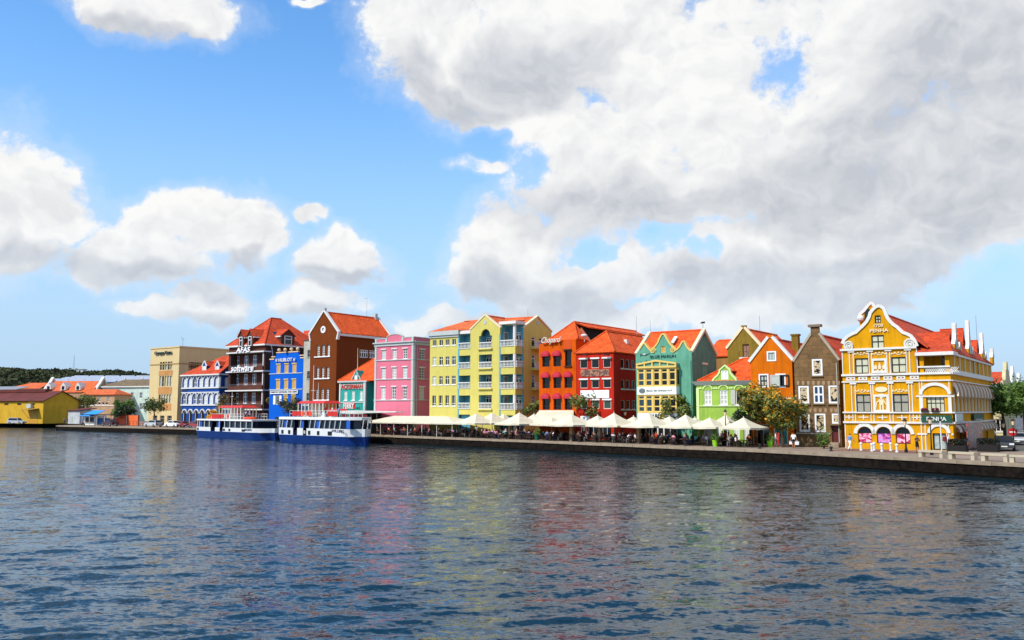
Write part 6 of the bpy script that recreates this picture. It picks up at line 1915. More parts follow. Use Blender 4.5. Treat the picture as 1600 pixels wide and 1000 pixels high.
def simple_gable(name, label, pxL, pxR, Y, alpha, ytop, yridge, depth, m, rm, ridge='x', holes=None, z=QZ):
    """long house with its ridge parallel to the front"""
    b = Bld(name, label, pxL, pxR, Y, alpha, z=z)
    ze = b.front.z(pxR, ytop)
    return b, ze

def build_far_left():
    # yellow quay warehouse
    b = Bld('yellow_warehouse', 'long yellow harbour warehouse with rusty brown gabled roof', -130, 67.5, 262, 22)
    F, S = b.front, b.side; W = b.w
    m = wall('warehouse_yellow', 'F2BE3C', .88, .12, .2)
    ze = F.z(60, 625.5); d = S.s(122, 650)
    zr = S.z(95, 611.5)
    for xp in (10, 30, 51, -12, -34):
        winpx(F, xp - 3.2, xp + 3.2, 630, 633, dict(fm=mat('brown_shutter', '3A241A'), gm=GLASS, ft=.06, rc=.1))
    F.wall([(0, 0), (W, 0), (W, ze), (0, ze)], m)
    S.wall([(.35, 0), (d, 0), (d, ze), (d / 2, zr), (.35, ze)], m)
    obj('wall', MB().box(0, W, d - .35, d, 0, ze), m, b.root)
    rm = mat('rusty_sheet', '6A2A1E', .7, .25, .3, .3, 2.0, k=.85)
    b.roof([[(-.5, -.6, ze - .15), (W + .5, -.6, ze - .15), (W + .5, d / 2, zr + .15), (-.5, d / 2, zr + .15)], [(-.5, d + .6, ze - .15), (W + .5, d + .6, ze - .15), (W + .5, d / 2, zr + .15), (-.5, d / 2, zr + .15)]], rm)
    b.part('roof_ridge_vent', MB().box(0, W * .9, d / 2 - 1.2, d / 2 + 1.2, zr - .2, zr + .75), rm)
    s0, s1 = F.s(43, 640), F.s(61, 640); zz = F.z(43, 639.5)
    F.obj('door_canopy', MB().plate([(s0, 0, zz + .3), (s1, 0, zz + .3), (s1, -2.4, zz), (s0, -2.4, zz)], .1), mat('dull_canopy', 'A8843C', .8))
    for s in (s0 + .3, s1 - .3): F.obj('canopy_strut', MB().tube((s, -2.3, zz), (s, -.1, zz - 2.4), .06), STEEL)
    F.obj('air_conditioner', MB().box(s0 + .6, s0 + 2.4, -1.0, -.01, zz + .4, zz + 1.6), GREYT)
    F.obj('loading_door', MB().box(s0 + .3, s1 - .4, -.05, -.002, 0, zz - .6), mat('ochre_door', 'C8922A', .7, .15, .8))
    # white lean-to
    a = Bld('white_shed', 'small white lean-to shed beside the yellow warehouse', 107, 125, 258, 22)
    zt = a.front.z(107, 641)
    a.shell(wall('shed_white', 'E8E8E4'), zt, 6)
    a.roof([[(-.3, -.4, zt), (a.w + .3, -.4, zt), (a.w + .3, 6, zt + .7), (-.3, 6, zt + .7)]], rm)
    a.front.obj('door', MB().box(.6, 1.8, -.06, -.002, 0, 2.2), GREYT)
    # Dutch gabled customs house
    c = Bld('dutch_gabled_house', 'long orange roofed house with white edged curly gables and small dormers', 62, 143, 322, 8)
    F, S = c.front, c.side; W = c.w
    m = wall('beige_pink', 'DDB48C', .86); fr = mat('white_frame', 'F4F4F0')
    ze, zr = F.z(70, 613), F.z(100, 594.5)
    d = 13
    c.shell(m, ze, d)
    c.roof([[(.2, -.4, ze), (W - .2, -.4, ze), (W - .2, d / 2, zr), (.2, d / 2, zr)], [(.2, d + .4, ze), (W - .2, d + .4, ze), (W - .2, d / 2, zr), (.2, d / 2, zr)]], TILE_L)
    curl = lambda x: [(0, ze - .3), (d * .06, ze + .2), (d * .16, ze + .5), (d * .24, ze + (zr - ze) * .45), (d * .36, ze + (zr - ze) * .75), (d * .44, zr + .2), (d * .5, zr + 1.2), (d * .56, zr + .2), (d * .64, ze + (zr - ze) * .75), (d * .76, ze + (zr - ze) * .45), (d * .84, ze + .5), (d * .94, ze + .2), (d, ze - .3)]
    for x in (0.2, W):
        gq = obj('curly_gable', MB().slab(curl(0), 0, .5), m, c.root, (x, 0, 0), pi / 2)
        obj('coping', MB().strip(curl(0), .7, -.25, .75), WHITE, gq)
    for xp in (75, 98, 121):
        s = F.s(xp, 605); zb = ze + .8
        g = F.obj('dormer', MB().slab([(s - 1.0, zb), (s + 1.0, zb), (s + 1.0, zb + 1.4), (s, zb + 2.9), (s - 1.0, zb + 1.4)], .2, 4.0), WHITE)
        obj('dormer_window', MB().box(s - .5, s + .5, .12, .198, zb + .2, zb + 1.5), GLASS, g)
    sg = obj('gable_window', MB().box(d * .45, d * .55, -.08, -.01, ze + 1.0, ze + 2.4), GLASS, c.root, (W, 0, 0), pi / 2)
    # its front wing
    w = Bld('beige_wing_house', 'beige two storey wing with orange roof and dark arched ground floor openings', 126, 178, 312, 14)
    F = w.front; ze = F.z(130, 616.5)
    st = dict(fm=fr, gm=GLASSB, cols=2, rows=(.5,), ft=.14, bar=.1, rc=.15)
    for xp in (142, 155, 169): winpx(F, xp - 1.8, xp + 1.8, 620, 627.5, st)
    for xp in (143.5, 149, 155, 161, 166.5): winpx(F, xp - 2, xp + 2, 628.6, 632.2, dict(fm=fr, gm=GLASS, ft=.12, rc=.15))
    w.shell(m, ze, 9)
    w.roof([[(-.5, -.6, ze), (w.w + .5, -.6, ze), (w.w - 2.5, 4.5, ze + 2), (2, 4.5, ze + 2)], [(w.w + .5, -.6, ze), (w.w + .5, 9.5, ze), (w.w - 2.5, 4.5, ze + 2)]], TILE_L)
    w.front.obj('string_course', MB().box(0, w.w, -.15, -.002, F.z(140, 634.5), F.z(140, 633)), WHITE)
    # left end range
    e = Bld('orange_roofed_range', 'low white range with plain orange roof behind the yellow warehouse', 10, 60, 336, 8)
    zt = e.front.z(30, 607); zr = e.front.z(30, 597.5)
    e.shell(wall('shed_white', 'E8E8E4'), zt, 12)
    e.roof([[(-.4, -.4, zt), (e.w + .2, -.4, zt), (e.w + .2, 6, zr), (5, 6, zr)], [(-.4, -.4, zt), (5, 6, zr), (-.4, 12, zt)], [(-.4, 12.4, zt), (5, 6, zr), (e.w + .2, 6, zr), (e.w + .2, 12.4, zt)]], TILE_L)
    e2 = Bld('tin_roofed_shed', 'low grey tin roofed shed at the water behind the yellow warehouse', -60, 16, 300, 10)
    zt = e2.front.z(5, 610); e2.shell(wall('shed_white', 'E8E8E4'), zt, 8)
    e2.roof([[(-.4, -.4, zt), (e2.w + .4, -.4, zt), (e2.w + .4, 8, zt + 1.6), (-.4, 8, zt + 1.6)]], mat('grey_tin', '8A8C90', .5, .1, .5))
    # mint house
    k = Bld('mint_house', 'pale mint house with brown hipped roof and white finials', 158, 240, 318, 20)
    F = k.front; ze = F.z(160, 605.5); mm = wall('mint', 'DCF2E4', .98)
    for xp in (165, 178, 192, 206, 220):
        winpx(F, xp - 2.2, xp + 2.2, 613, 622, st); winpx(F, xp - 2.2, xp + 2.2, 630, 640, st)
    k.shell(mm, ze, 14)
    zr = F.z(190, 592); W = k.w
    k.part('eaves_board', MB().box(-.5, W + .5, -.6, 14.5, ze, ze + .4), WHITE)
    k.roof([[(-.5, -.6, ze + .41), (W + .5, -.6, ze + .41), (W - 4, 7, zr), (4, 7, zr)], [(-.5, -.6, ze + .41), (4, 7, zr), (-.5, 14.6, ze + .41)], [(W + .5, -.6, ze + .41), (W - 4, 7, zr), (W + .5, 14.6, ze + .41)], [(-.5, 14.6, ze + .41), (4, 7, zr), (W - 4, 7, zr), (W + .5, 14.6, ze + .41)]], TILE_B)
    for x in (4, W * .5, W - 4): k.part('finial', MB().lathe([(.3, 0), (.35, .5), (.1, 1.0), (.02, 1.8)], 8, (x, 7, zr)), WHITE)
    # market hall with rows of tilted panels on the roof
    h = thing('market_hall', 'wide low hall whose roof carries rows of grey tilted panels', 'building', at(140, 640, 372) * 1.0)
    h.location = (at(140, 640, 372).x, 372, QZ)
    z1 = at(140, 598, 372).z - QZ
    hw = 17
    obj('wall', MB().box(-hw, hw + 8, 0, 22, 0, z1), wall('shed_white', 'E8E8E4'), h)
    obj('roof', MB().plate([(-hw - .5, -.5, z1 + .05), (hw + 8.5, -.5, z1 + .05), (hw + 8.5, 22, z1 + 2.6), (-hw - .5, 22, z1 + 2.6)], .2), mat('dark_tin', '4A4C50', .6), h)
    pm = MB().plate([(0, 0, 0), (6.2, 0, 0), (6.2, 2.4, 1.5), (0, 2.4, 1.5)], .08).mesh('roof_panel', mat('panel_grey', '9CA6B4', .35, .1, .3))
    for r in range(5):
        for q in range(6): obj('roof_panel', pm, None, h, (-hw + q * 7 + (r % 2) * .8, .4 + r * 4.2, z1 + .4 + r * .5))
build_far_left()
# ================================================================== trees and plants
LEAF = {}
def leaf_mat(name, hx, hx2, k=.8):
    if name in MATS: return MATS[name]
    m = bpy.data.materials.new(name); m.use_nodes = True
    T = NT(m.node_tree); b = m.node_tree.nodes['Principled BSDF']
    tc = T.n('ShaderNodeTexCoord')
    n = T.n('ShaderNodeTexNoise', i_Scale=1.3, i_Detail=4.0); T.l(tc.outputs['Object'], n.inputs['Vector'])
    c = T.mixc(T.maprange(n.outputs[0], .35, .65), tuple(x * k for x in lin(hx)), tuple(x * k for x in lin(hx2)))
    T.l(c, b.inputs['Base Color']); b.inputs['Roughness'].default_value = .6
    tr = T.n('ShaderNodeBsdfTranslucent'); T.l(c, tr.inputs[0])
    mx = T.n('ShaderNodeMixShader', i_0=.25); T.l(b.outputs[0], mx.inputs[1]); T.l(tr.outputs[0], mx.inputs[2])
    T.l(mx.outputs[0], m.node_tree.nodes['Material Output'].inputs[0])
    MATS[name] = m
    return m
GREEN = leaf_mat('leaf_green', '6E9030', '4A6A24')
OLIVE = leaf_mat('leaf_olive', '86903E', '5C682E')
DARKG = leaf_mat('leaf_dark', '33481C', '223414')
YELLOW = leaf_mat('blossom_yellow', 'F2B81E', 'DC960E', .9)
BARK = mat('bark', '4A3A2C', .9, .3, 4.0, .5, 12)

def tree(name, label, base, height, crown_r, crown_z, leaf, n_leaf=1500, blossom=None, nb=0, trunk_r=.16, seed=0, squash=.75, group=None, lsize=.22, clumps=16, bm=YELLOW):
    rng = random.Random(seed)
    t = thing(name, label, 'tree', base, 0, group)
    tr = MB()
    top = Vector((rng.uniform(-.3, .3), rng.uniform(-.3, .3), crown_z * .72))
    mid = Vector((rng.uniform(-.2, .2), rng.uniform(-.2, .2), crown_z * .4))
    tr.tube((0, 0, -.05), mid, trunk_r, trunk_r * .8, 8); tr.tube(mid, top, trunk_r * .8, trunk_r * .6, 8)
    cl = []
    for k in range(clumps):
        a = rng.uniform(0, 2 * pi); rr = crown_r * sqrt(rng.uniform(.05, 1)) * .78
        zz = crown_z + crown_r * squash * rng.uniform(-.65, .75) * (1 - (rr / crown_r) ** 2 * .6)
        c = Vector((rr * cos(a), rr * sin(a), zz)); cl.append((c, crown_r * rng.uniform(.26, .44)))
        m1 = top.lerp(c, .55) + Vector((rng.uniform(-.2, .2), rng.uniform(-.2, .2), .15))
        tr.tube(top, m1, trunk_r * .42, trunk_r * .26, 5); tr.tube(m1, c, trunk_r * .26, trunk_r * .1, 5)
    obj('trunk', tr, BARK, t)
    def leaves(n, sz, lift):
        V = []; Fc = []
        for i in range(n):
            c, r = cl[rng.randrange(len(cl))]
            d = Vector((rng.gauss(0, 1), rng.gauss(0, 1), rng.gauss(0, 1) + lift)).normalized()
            p_ = c + d * r * rng.uniform(.35, 1.08)
            s = sz * rng.uniform(.6, 1.4)
            u = Vector((rng.gauss(0, 1), rng.gauss(0, 1), rng.gauss(0, .6))).normalized(); w_ = u.cross(d).normalized()
            n0 = len(V); V += [p_ - u * s, p_ + w_ * s * .55, p_ + u * s, p_ - w_ * s * .55]; Fc.append((n0, n0 + 1, n0 + 2, n0 + 3))
        return MB().add(V, Fc)
    obj('crown', leaves(n_leaf, lsize, 0), leaf, t)
    if blossom: obj('blossom', leaves(nb, lsize * .8, .8), bm, t)
    return t

def gpt(px, off, z=QZ): return quay(quay_px(px, off), off, z)

tree('flowering_tree', 'tree covered in golden yellow blossom in front of the orange house, taller of two', gpt(1190, 7.0), 8, 2.6, 5.2, OLIVE, 1900, True, 1000, .2, 3, .95, 'golden flowering trees', .2, 18)
tree('flowering_tree', 'rounder golden blossoming tree nearer the brown stone house', gpt(1222, 5.6), 6, 2.7, 3.8, OLIVE, 2200, True, 1050, .2, 4, .78, 'golden flowering trees', .2, 18)
tree('dark_bush_tree', 'dense dark green tree between the lime house and the golden blossoming trees', gpt(1171, 7.5), 5, 1.9, 3.9, DARKG, 1700, None, 0, .15, 5, .8, None, .2, 14)
tree('terrace_tree', 'leafy olive green tree before the red house with a few orange flowers', gpt(917, 9.0), 6, 2.6, 4.8, OLIVE, 1500, True, 110, .16, 6, .7, None, .22, 15, leaf_mat('blossom_orange', 'E0761A', 'C85A10'))
tree('terrace_tree', 'olive green tree rising over the parasols at the sea-green house', gpt(1057, 8.5), 6, 2.4, 4.3, OLIVE, 1500, None, 0, .16, 8, .75, None, .22, 14)
tree('terrace_tree', 'small loose green tree between the yellow hotel and the awning house', gpt(831, 10.5), 5, 1.7, 4.4, OLIVE, 700, None, 0, .1, 9, .8, None, .22, 9)
tree('quay_tree', 'thin grey-green tree before the bright blue house', gpt(452, 8.0), 6, 3.6, 4.8, leaf_mat('leaf_grey', '5C6240', '3E4630'), 1100, None, 0, .16, 10, .5, None, .24, 14)
tree('quay_tree', 'yellowing tree between the arcaded house and the brick house', gpt(358, 9.0), 6, 3.4, 5.2, leaf_mat('leaf_yellowing', 'A88A30', '7A6A28'), 1100, None, 0, .16, 11, .7, None, .26, 12)
tree('flowering_shrub', 'low golden shrub behind the open-decked ferry', gpt(338, 4.0), 4, 2.2, 3.0, YELLOW, 900, None, 0, .1, 12, .6, None, .24, 9)
tree('quay_tree', 'sparse spreading tree in front of the beige office block', gpt(268, 12.0), 7, 5.2, 5.6, OLIVE, 1500, None, 0, .2, 13, .45, None, .28, 18)
tree('leaning_tree', 'small leaning tree on the quay beside the silver hatchback', gpt(241, 2.6), 6, 3.6, 5.2, leaf_mat('leaf_mid', '6E7A38', '4A5A2A'), 1100, None, 0, .22, 14, .4, None, .28, 12)
tree('dark_shore_tree', 'dark bushy tree beside the blue roofed kiosk', Vector((-103, 232, QZ)), 5, 2.6, 3.6, DARKG, 1300, None, 0, .22, 15, .7, None, .3, 14)
tree('shore_tree', 'olive green tree at the corner of the yellow warehouse', Vector((at(129, 640, 285).x, 285, QZ)), 8, 5.0, 6.0, OLIVE, 1500, None, 0, .25, 16, .85, None, .36, 14)
tree('shore_tree', 'round green tree before the mint house', Vector((at(190, 640, 270).x, 270, QZ)), 7, 3.7, 4.8, GREEN, 1500, None, 0, .25, 17, .85, None, .36, 14)
tree('street_tree', 'big green street tree right beside the amber corner house', Vector((at(1568, 640, 112).x, 112, QZ)), 8, 3.6, 5.6, GREEN, 3000, None, 0, .22, 18, .7, 'street trees beside the corner house', .22, 22)
tree('street_tree', 'farther green street tree behind the black car', Vector((at(1600, 640, 124).x, 124, QZ)), 8, 4.4, 5.8, GREEN, 2600, None, 0, .25, 19, .7, 'street trees beside the corner house', .25, 20)
tree('street_tree', 'green tree at the edge of the street by the no-entry sign', Vector((at(1628, 640, 112).x, 112, QZ)), 8, 3.8, 5.3, GREEN, 2200, None, 0, .25, 20, .7, 'street trees beside the corner house', .25, 20)
# young shrub at the stone house
def shrub(label, base, h, r, lf, seed, n=420, ls=.12):
    rng = random.Random(seed); t = thing('shrub', label, 'shrub', base)
    st = MB()
    tips = []
    for k in range(9):
        a = rng.uniform(0, 6.28); q = Vector((cos(a) * r * .6, sin(a) * r * .6, h * rng.uniform(.5, 1))); tips.append(q); st.tube((cos(a) * .05, sin(a) * .05, 0), q, .025, .012, 4)
    obj('stem', st, BARK, t)
    V = []; Fc = []
    for i in range(n):
        q = tips[rng.randrange(9)] * rng.uniform(.35, 1.05) + Vector((rng.gauss(0, .2), rng.gauss(0, .2), rng.gauss(0, .12))) * r
        q.z = max(.02, q.z)
        u = Vector((rng.gauss(0, 1), rng.gauss(0, 1), rng.gauss(0, 1))).normalized(); w_ = u.orthogonal().normalized(); s = ls * rng.uniform(.6, 1.4)
        n0 = len(V); V += [q - u * s, q + w_ * s * .5, q + u * s, q - w_ * s * .5]; Fc.append((n0, n0 + 1, n0 + 2, n0 + 3))
    obj('foliage', MB().add(V, Fc), lf, t)
    return t
shrub('young green shrub growing before the brown stone house', gpt(1286, 5.5), 2.3, 1.0, GREEN, 4)

# ================================================================== people
def skin_person(pose):
    """continuous body grown over a posed skeleton; face regions get skin, top, trousers, shoes, hair"""
    J = {}
    sit = pose.startswith('sit'); 
    if sit:
        hz = .52; J['pel'] = (0, 0, hz); J['sp'] = (0, .03, hz + .25); J['ch'] = (0, .05, hz + .42); J['nk'] = (0, .04, hz + .60); J['hd'] = (0, .01, hz + .72); J['ht'] = (0, 0, hz + .84)
        for s, n in ((-1, 'l'), (1, 'r')):
            J['hip' + n] = (s * .10, -.06, hz - .01); J['kn' + n] = (s * .14, -.46, hz + .03); J['an' + n] = (s * .13, -.42, .09); J['to' + n] = (s * .14, -.58, .05)
            J['sh' + n] = (s * .19, .05, hz + .50)
            if pose == 'sit_table': J['el' + n] = (s * .25, -.12, hz + .28); J['wr' + n] = (s * .14, -.36, hz + .30); J['ha' + n] = (s * .08, -.44, hz + .31)
            elif pose == 'sit_lean': J['el' + n] = (s * .28, .06, hz + .24); J['wr' + n] = (s * .22, -.2, hz + .16); J['ha' + n] = (s * .2, -.28, hz + .14)
            else: J['el' + n] = (s * .26, -.02, hz + .24); J['wr' + n] = (s * .18, -.24 if s < 0 else -.18, hz + (.42 if s > 0 else .16)); J['ha' + n] = (s * .12, -.28 if s < 0 else -.2, hz + (.52 if s > 0 else .15))
    else:
        hz = .92; lean = .06 if pose == 'walk' else 0.0
        J['pel'] = (0, 0, hz); J['sp'] = (0, -lean * .4, hz + .24); J['ch'] = (0, -lean * .8, hz + .42); J['nk'] = (0, -lean, hz + .60); J['hd'] = (0, -lean - .03, hz + .72); J['ht'] = (0, -lean - .02, hz + .84)
        stride = {'walk': .34, 'stroll': .16}.get(pose, .03)
        for s, n in ((-1, 'l'), (1, 'r')):
            q = stride * s
            J['hip' + n] = (s * .10, 0, hz - .06); J['kn' + n] = (s * .11, -q * .45 - .04, .50); J['an' + n] = (s * .11, -q + .02, .09 + (.05 if q < -.2 else 0)); J['to' + n] = (s * .13, -q - .14, .05)
            J['sh' + n] = (s * .19, -lean, hz + .50); J['el' + n] = (s * .27, -lean + q * .4 + .02, hz + .22); J['wr' + n] = (s * .27, -lean + q * .9 - .08, hz + .0); J['ha' + n] = (s * .26, -lean + q - .12, hz - .09)
            if pose == 'bags': J['el' + n] = (s * .27, .02, hz + .2); J['wr' + n] = (s * .3, 0, hz - .06); J['ha' + n] = (s * .3, 0, hz - .15)
            if pose == 'phone': J['el' + n] = (s * .26, -.06, hz + .24); J['wr' + n] = (s * .1, -.28, hz + .36); J['ha' + n] = (s * .05, -.32, hz + .42)
    R = dict(pel=.155, sp=.14, ch=.165, nk=.062, hd=.10, ht=.085)
    for n in 'lr': R.update({'hip' + n: .10, 'kn' + n: .066, 'an' + n: .046, 'to' + n: .042, 'sh' + n: .072, 'el' + n: .046, 'wr' + n: .034, 'ha' + n: .040})
    names = list(J); idx = {k: i for i, k in enumerate(names)}
    E = [('pel', 'sp'), ('sp', 'ch'), ('ch', 'nk'), ('nk', 'hd'), ('hd', 'ht')]
    for n in 'lr': E += [('pel', 'hip' + n), ('hip' + n, 'kn' + n), ('kn' + n, 'an' + n), ('an' + n, 'to' + n), ('ch', 'sh' + n), ('sh' + n, 'el' + n), ('el' + n, 'wr' + n), ('wr' + n, 'ha' + n)]
    me = bpy.data.meshes.new('person'); me.from_pydata([J[k] for k in names], [(idx[a], idx[b]) for a, b in E], [])
    ob = bpy.data.objects.new('person_tmp', me); COL.objects.link(ob)
    md = ob.modifiers.new('skin', 'SKIN'); 
    for i, k in enumerate(names): me.skin_vertices[0].data[i].radius = (R[k], R[k] * (.72 if k in ('pel', 'sp', 'ch') else 1))
    me.skin_vertices[0].data[0].use_root = True
    sb = ob.modifiers.new('sub', 'SUBSURF'); sb.levels = 1; sb.render_levels = 1
    dg = bpy.context.evaluated_depsgraph_get(); dg.update()
    out = bpy.data.meshes.new_from_object(ob.evaluated_get(dg))
    bpy.data.objects.remove(ob)
    def seg(p_, a, b):
        a, b = Vector(a), Vector(b); d = b - a; t = max(0, min(1, (p_ - a).dot(d) / d.length_squared)); return (p_ - a - d * t).length, t
    shorts = pose in ('bags', 'phone', 'stroll')
    mi = []
    for pg in out.polygons:
        c = pg.center; best = min(((seg(c, J[a], J[b]), a, b) for a, b in E), key=lambda q: q[0][0])
        (dd, t), a, b = best; k = a.rstrip('lr') if a not in ('pel',) else a
        if a in ('nk', 'hd') or b in ('hd', 'ht'):
            hc = Vector(J['hd'])
            m_ = 4 if (c.z > hc.z + .075 or (c.y > hc.y + .025 and c.z > hc.z - .03)) else 0
            if a == 'nk' and t < .6: m_ = 0
        elif a == 'ch' and b == 'nk': m_ = 0 if t > .75 else 1
        elif a[:2] == 'el' or a[:2] == 'wr': m_ = 0
        elif a[:2] == 'sh': m_ = 1 if t < .75 else 0
        elif a[:3] == 'hip' or b[:3] == 'hip': m_ = 2
        elif a[:2] == 'kn': m_ = 0 if shorts else 2
        elif a[:2] == 'an': m_ = 3
        elif a == 'pel': m_ = 2 if t < .35 else 1
        else: m_ = 1
        if shorts and a[:3] == 'hip' and t > .8: m_ = 0
        mi.append(m_)
    out.materials.clear()
    for _ in range(5): out.materials.append(None)
    out.polygons.foreach_set('material_index', mi); out.polygons.foreach_set('use_smooth', [True] * len(mi)); out.update()
    out.name = 'person'
    return out
POSES = {k: skin_person(k) for k in ('sit_table', 'sit_lean', 'sit_drink', 'walk', 'stroll', 'stand', 'bags', 'phone')}
SKIN = [mat('skin_light', 'D8A284', .6), mat('skin_tan', 'A8704C', .6), mat('skin_dark', '5A3826', .6)]
HAIR = [mat('hair_black', '15100C', .7), mat('hair_brown', '3A2416', .7), mat('hair_blond', 'A8844C', .7), mat('hair_grey', 'B4B0A8', .7)]
CLOTH = dict(white='EDEDEA', red='C02A26', navy='1C2A4C', black='161616', blue='5A86B8', pink='D88CA0', green='5A7A4A', grey='7A7A78', yellow='D8B43C', brown='5E4634', teal='4A9A94', orange='D86A2C')
CLM = {k: mat('cloth_' + k, v, .85) for k, v in CLOTH.items()}
SHOE = mat('shoe_dark', '1A1614', .7)
def person(pose, top, bottom, loc, rot, label, skin=0, hair=0, group=None, k=1.0):
    o = bpy.data.objects.new('person', POSES[pose]); COL.objects.link(o)
    o.location = loc; o.rotation_euler = (0, 0, rot); o.scale = (k, k, k)
    for i, m_ in enumerate((SKIN[skin], CLM[top], CLM[bottom], SHOE, HAIR[hair])):
        o.material_slots[i].link = 'OBJECT'; o.material_slots[i].material = m_
    return tag(o, label, 'person', group)
def bag_obj(label, loc, m, w=.22, h=.36, cat='bag'):
    b = MB().add([(-w * .8, -.07, 0), (w * .8, -.07, 0), (w * .8, .07, 0), (-w * .8, .07, 0), (-w, -.05, h), (w, -.05, h), (w, .05, h), (-w, .05, h)], [(0, 3, 2, 1), (4, 5, 6, 7), (0, 1, 5, 4), (1, 2, 6, 5), (2, 3, 7, 6), (3, 0, 4, 7)])
    b.path([(-w * .5, 0, h), (-w * .3, 0, h + .14), (w * .3, 0, h + .14), (w * .5, 0, h)], .012, 4)
    return tag(obj('carrier_bag', b, m, None, loc), label, cat)
# walkers on the quay
away = QA + pi / 2
def gp2(px, py): return onz(px, py)
P1 = gp2(1240.5, 700.5); person('bags', 'white', 'black', P1, 2.6, 'person in white shirt and black shorts walking away with two white bags', 1, 0)
rr = Matrix.Rotation(2.6, 3, 'Z')
bag_obj('white carrier bag in the left hand of the walker in black shorts', P1 + rr @ Vector((-.34, 0, .38)), CLM['white']); bag_obj('small white carrier bag in the right hand of the walker in black shorts', P1 + rr @ Vector((.34, 0, .42)), CLM['white'], .15, .3)
person('stroll', 'white', 'grey', gp2(1212.5, 698.5), 1.2, 'person in white top with pink headscarf colours standing at the green planter', 0, 1)
person('stand', 'red', 'red', gp2(1216, 697), 2.0, 'person in red standing under the golden blossoming tree', 1, 0)
person('phone', 'black', 'navy', gp2(1222.5, 698.5), -.6, 'person in black standing under the golden blossoming tree', 2, 0)
person('walk', 'blue', 'white', gp2(1328, 704), pi / 2 + .4, 'person in blue top and pale trousers striding past the amber house', 0, 1)
person('phone', 'brown', 'black', gp2(1433.5, 708), .3, 'person in brown shirt and black shorts reading beside the street lamp', 1, 0)
P2 = gp2(1481, 706); person('stand', 'white', 'grey', P2, -1.2, 'person in white shirt and cap carrying a red rucksack', 0, 3)
o = tag(obj('rucksack', MB().box(-.17, .17, -.1, .12, 0, .46).box(-.13, .13, -.17, -.1, .04, .26), mat('rucksack_red', '7A1E24', .8), None, P2 + Vector((-.24, .02, 1.05)), -1.2 + pi / 2 * 0), 'dark red rucksack on the back of the person in the white cap', 'rucksack')
person('stand', 'grey', 'navy', Vector((at(101, 655, 256).x, 256, QZ)), .4, 'person in grey top standing by the white shed', 1, 0, None, 1.05)
person('stroll', 'navy', 'navy', Vector((at(105.5, 655, 255).x, 255, QZ)), -.8, 'person in navy clothes standing by the white shed', 1, 0, None, 1.05)
for px, py, c1, c2, lb in ((1556, 694, 'white', 'navy', 'in white shirt crossing the street behind the black car'), (1590, 692, 'red', 'black', 'in red shirt on the far pavement by the no-entry sign')):
    person('stroll', c1, c2, gp2(px, py), 1.0, 'person ' + lb, 1, 0)
# passengers at the ferry landing
for i, (px, c1) in enumerate(((433, 'navy'), (441, 'blue'), (449, 'white'), (455, 'black'), (461, 'grey'))):
    person('stand', c1, 'navy', gpt(px, 2.5 + i % 2), QA + .3 * i, 'person in %s top waiting on the quay before the bright blue house' % c1, i % 3, i % 2)

# ================================================================== the terrace
def chair_mesh():
    mb = MB()
    mb.box(-.24, .24, -.24, .22, .42, .48)
    for x in (-.22, .22):
        mb.box(x - .02, x + .02, -.22, -.18, 0, .66); mb.box(x - .02, x + .02, .18, .22, 0, .92); mb.box(x - .03, x + .03, -.22, .2, .64, .68)
    for k in range(5): mb.box(-.24 + k * .11, -.18 + k * .11 - .005, .195, .225, .5, .92)
    mb.box(-.24, .24, .19, .235, .86, .93)
    return mb.mesh('chair', mat('wicker_brown', '33201A', .8, .2, 8))
def table_mesh():
    return MB().lathe([(.42, .70), (.43, .74)], 16).tube((0, 0, .02), (0, 0, .70), .04).lathe([(.26, 0), (.22, .03), (.05, .05)], 12).mesh('cafe_table', mat('table_dark', '3A2E28', .5))
CH, TB = chair_mesh(), table_mesh()
ZONES = [(585, 668, 'pink house'), (668, 843, 'yellow hotel'), (843, 901, 'awning house'), (901, 994, 'red house'), (994, 1088, 'sea-green house'), (1088, 1185, 'lime house')]
def zone(px):
    for a, c, n in ZONES:
        if a <= px < c: return n
    return 'lime house'
rng = random.Random(21)
TOPS = ['white', 'white', 'red', 'navy', 'black', 'blue', 'pink', 'grey', 'brown', 'black', 'teal', 'orange', 'navy', 'black']
t0, t1 = quay_px(592, 2), quay_px(1182, 2)
def px_of(p_): return 800 + FPX * p_.x / p_.y * 1.0054
n_t = 30
for row, off in enumerate((2.2, 4.6, 7.2)):
    for i in range(n_t):
        t = t0 + (t1 - t0) * (i + .5 + .18 * ((row % 2) * 2 - 1)) / n_t + rng.uniform(-.3, .3)
        c = quay(t, off + rng.uniform(-.25, .25)); px = px_of(c)
        if px > 1180 or px < 592: continue
        zn = zone(px)
        tag(obj('cafe_table', TB, None, None, c, rng.uniform(0, 3)), 'round dark café table on the terrace before the ' + zn, 'table', 'café tables on the quay terrace')
        a0 = rng.uniform(0, 6.28); nch = rng.choice((2, 3, 3, 4)) if row < 2 else 2
        for k in range(nch):
            a = a0 + 2 * pi * k / nch + rng.uniform(-.2, .2)
            q = c + Vector((cos(a), sin(a), 0)) * .80
            face = a - pi / 2       # chair front (-y) towards the table
            tag(obj('cafe_chair', CH, None, None, q, face), 'dark brown wicker café chair on the terrace before the ' + zn, 'chair', 'wicker chairs on the quay terrace')
            if rng.random() < (.70 if row < 2 else .6):
                top = rng.choice(TOPS); hr = rng.choice((0, 0, 1, 1, 2, 3)); hn = ('black', 'brown', 'fair', 'grey')[hr]
                person(rng.choice(('sit_table', 'sit_lean', 'sit_drink')), top, rng.choice(('navy', 'black', 'grey', 'brown')), q + Vector((0, 0, .0)), face, 'seated %s-haired guest in %s top at the terrace before the %s' % (hn, top, zn), rng.choice((0, 0, 1, 1, 2)), hr, 'guests seated on the quay terrace')
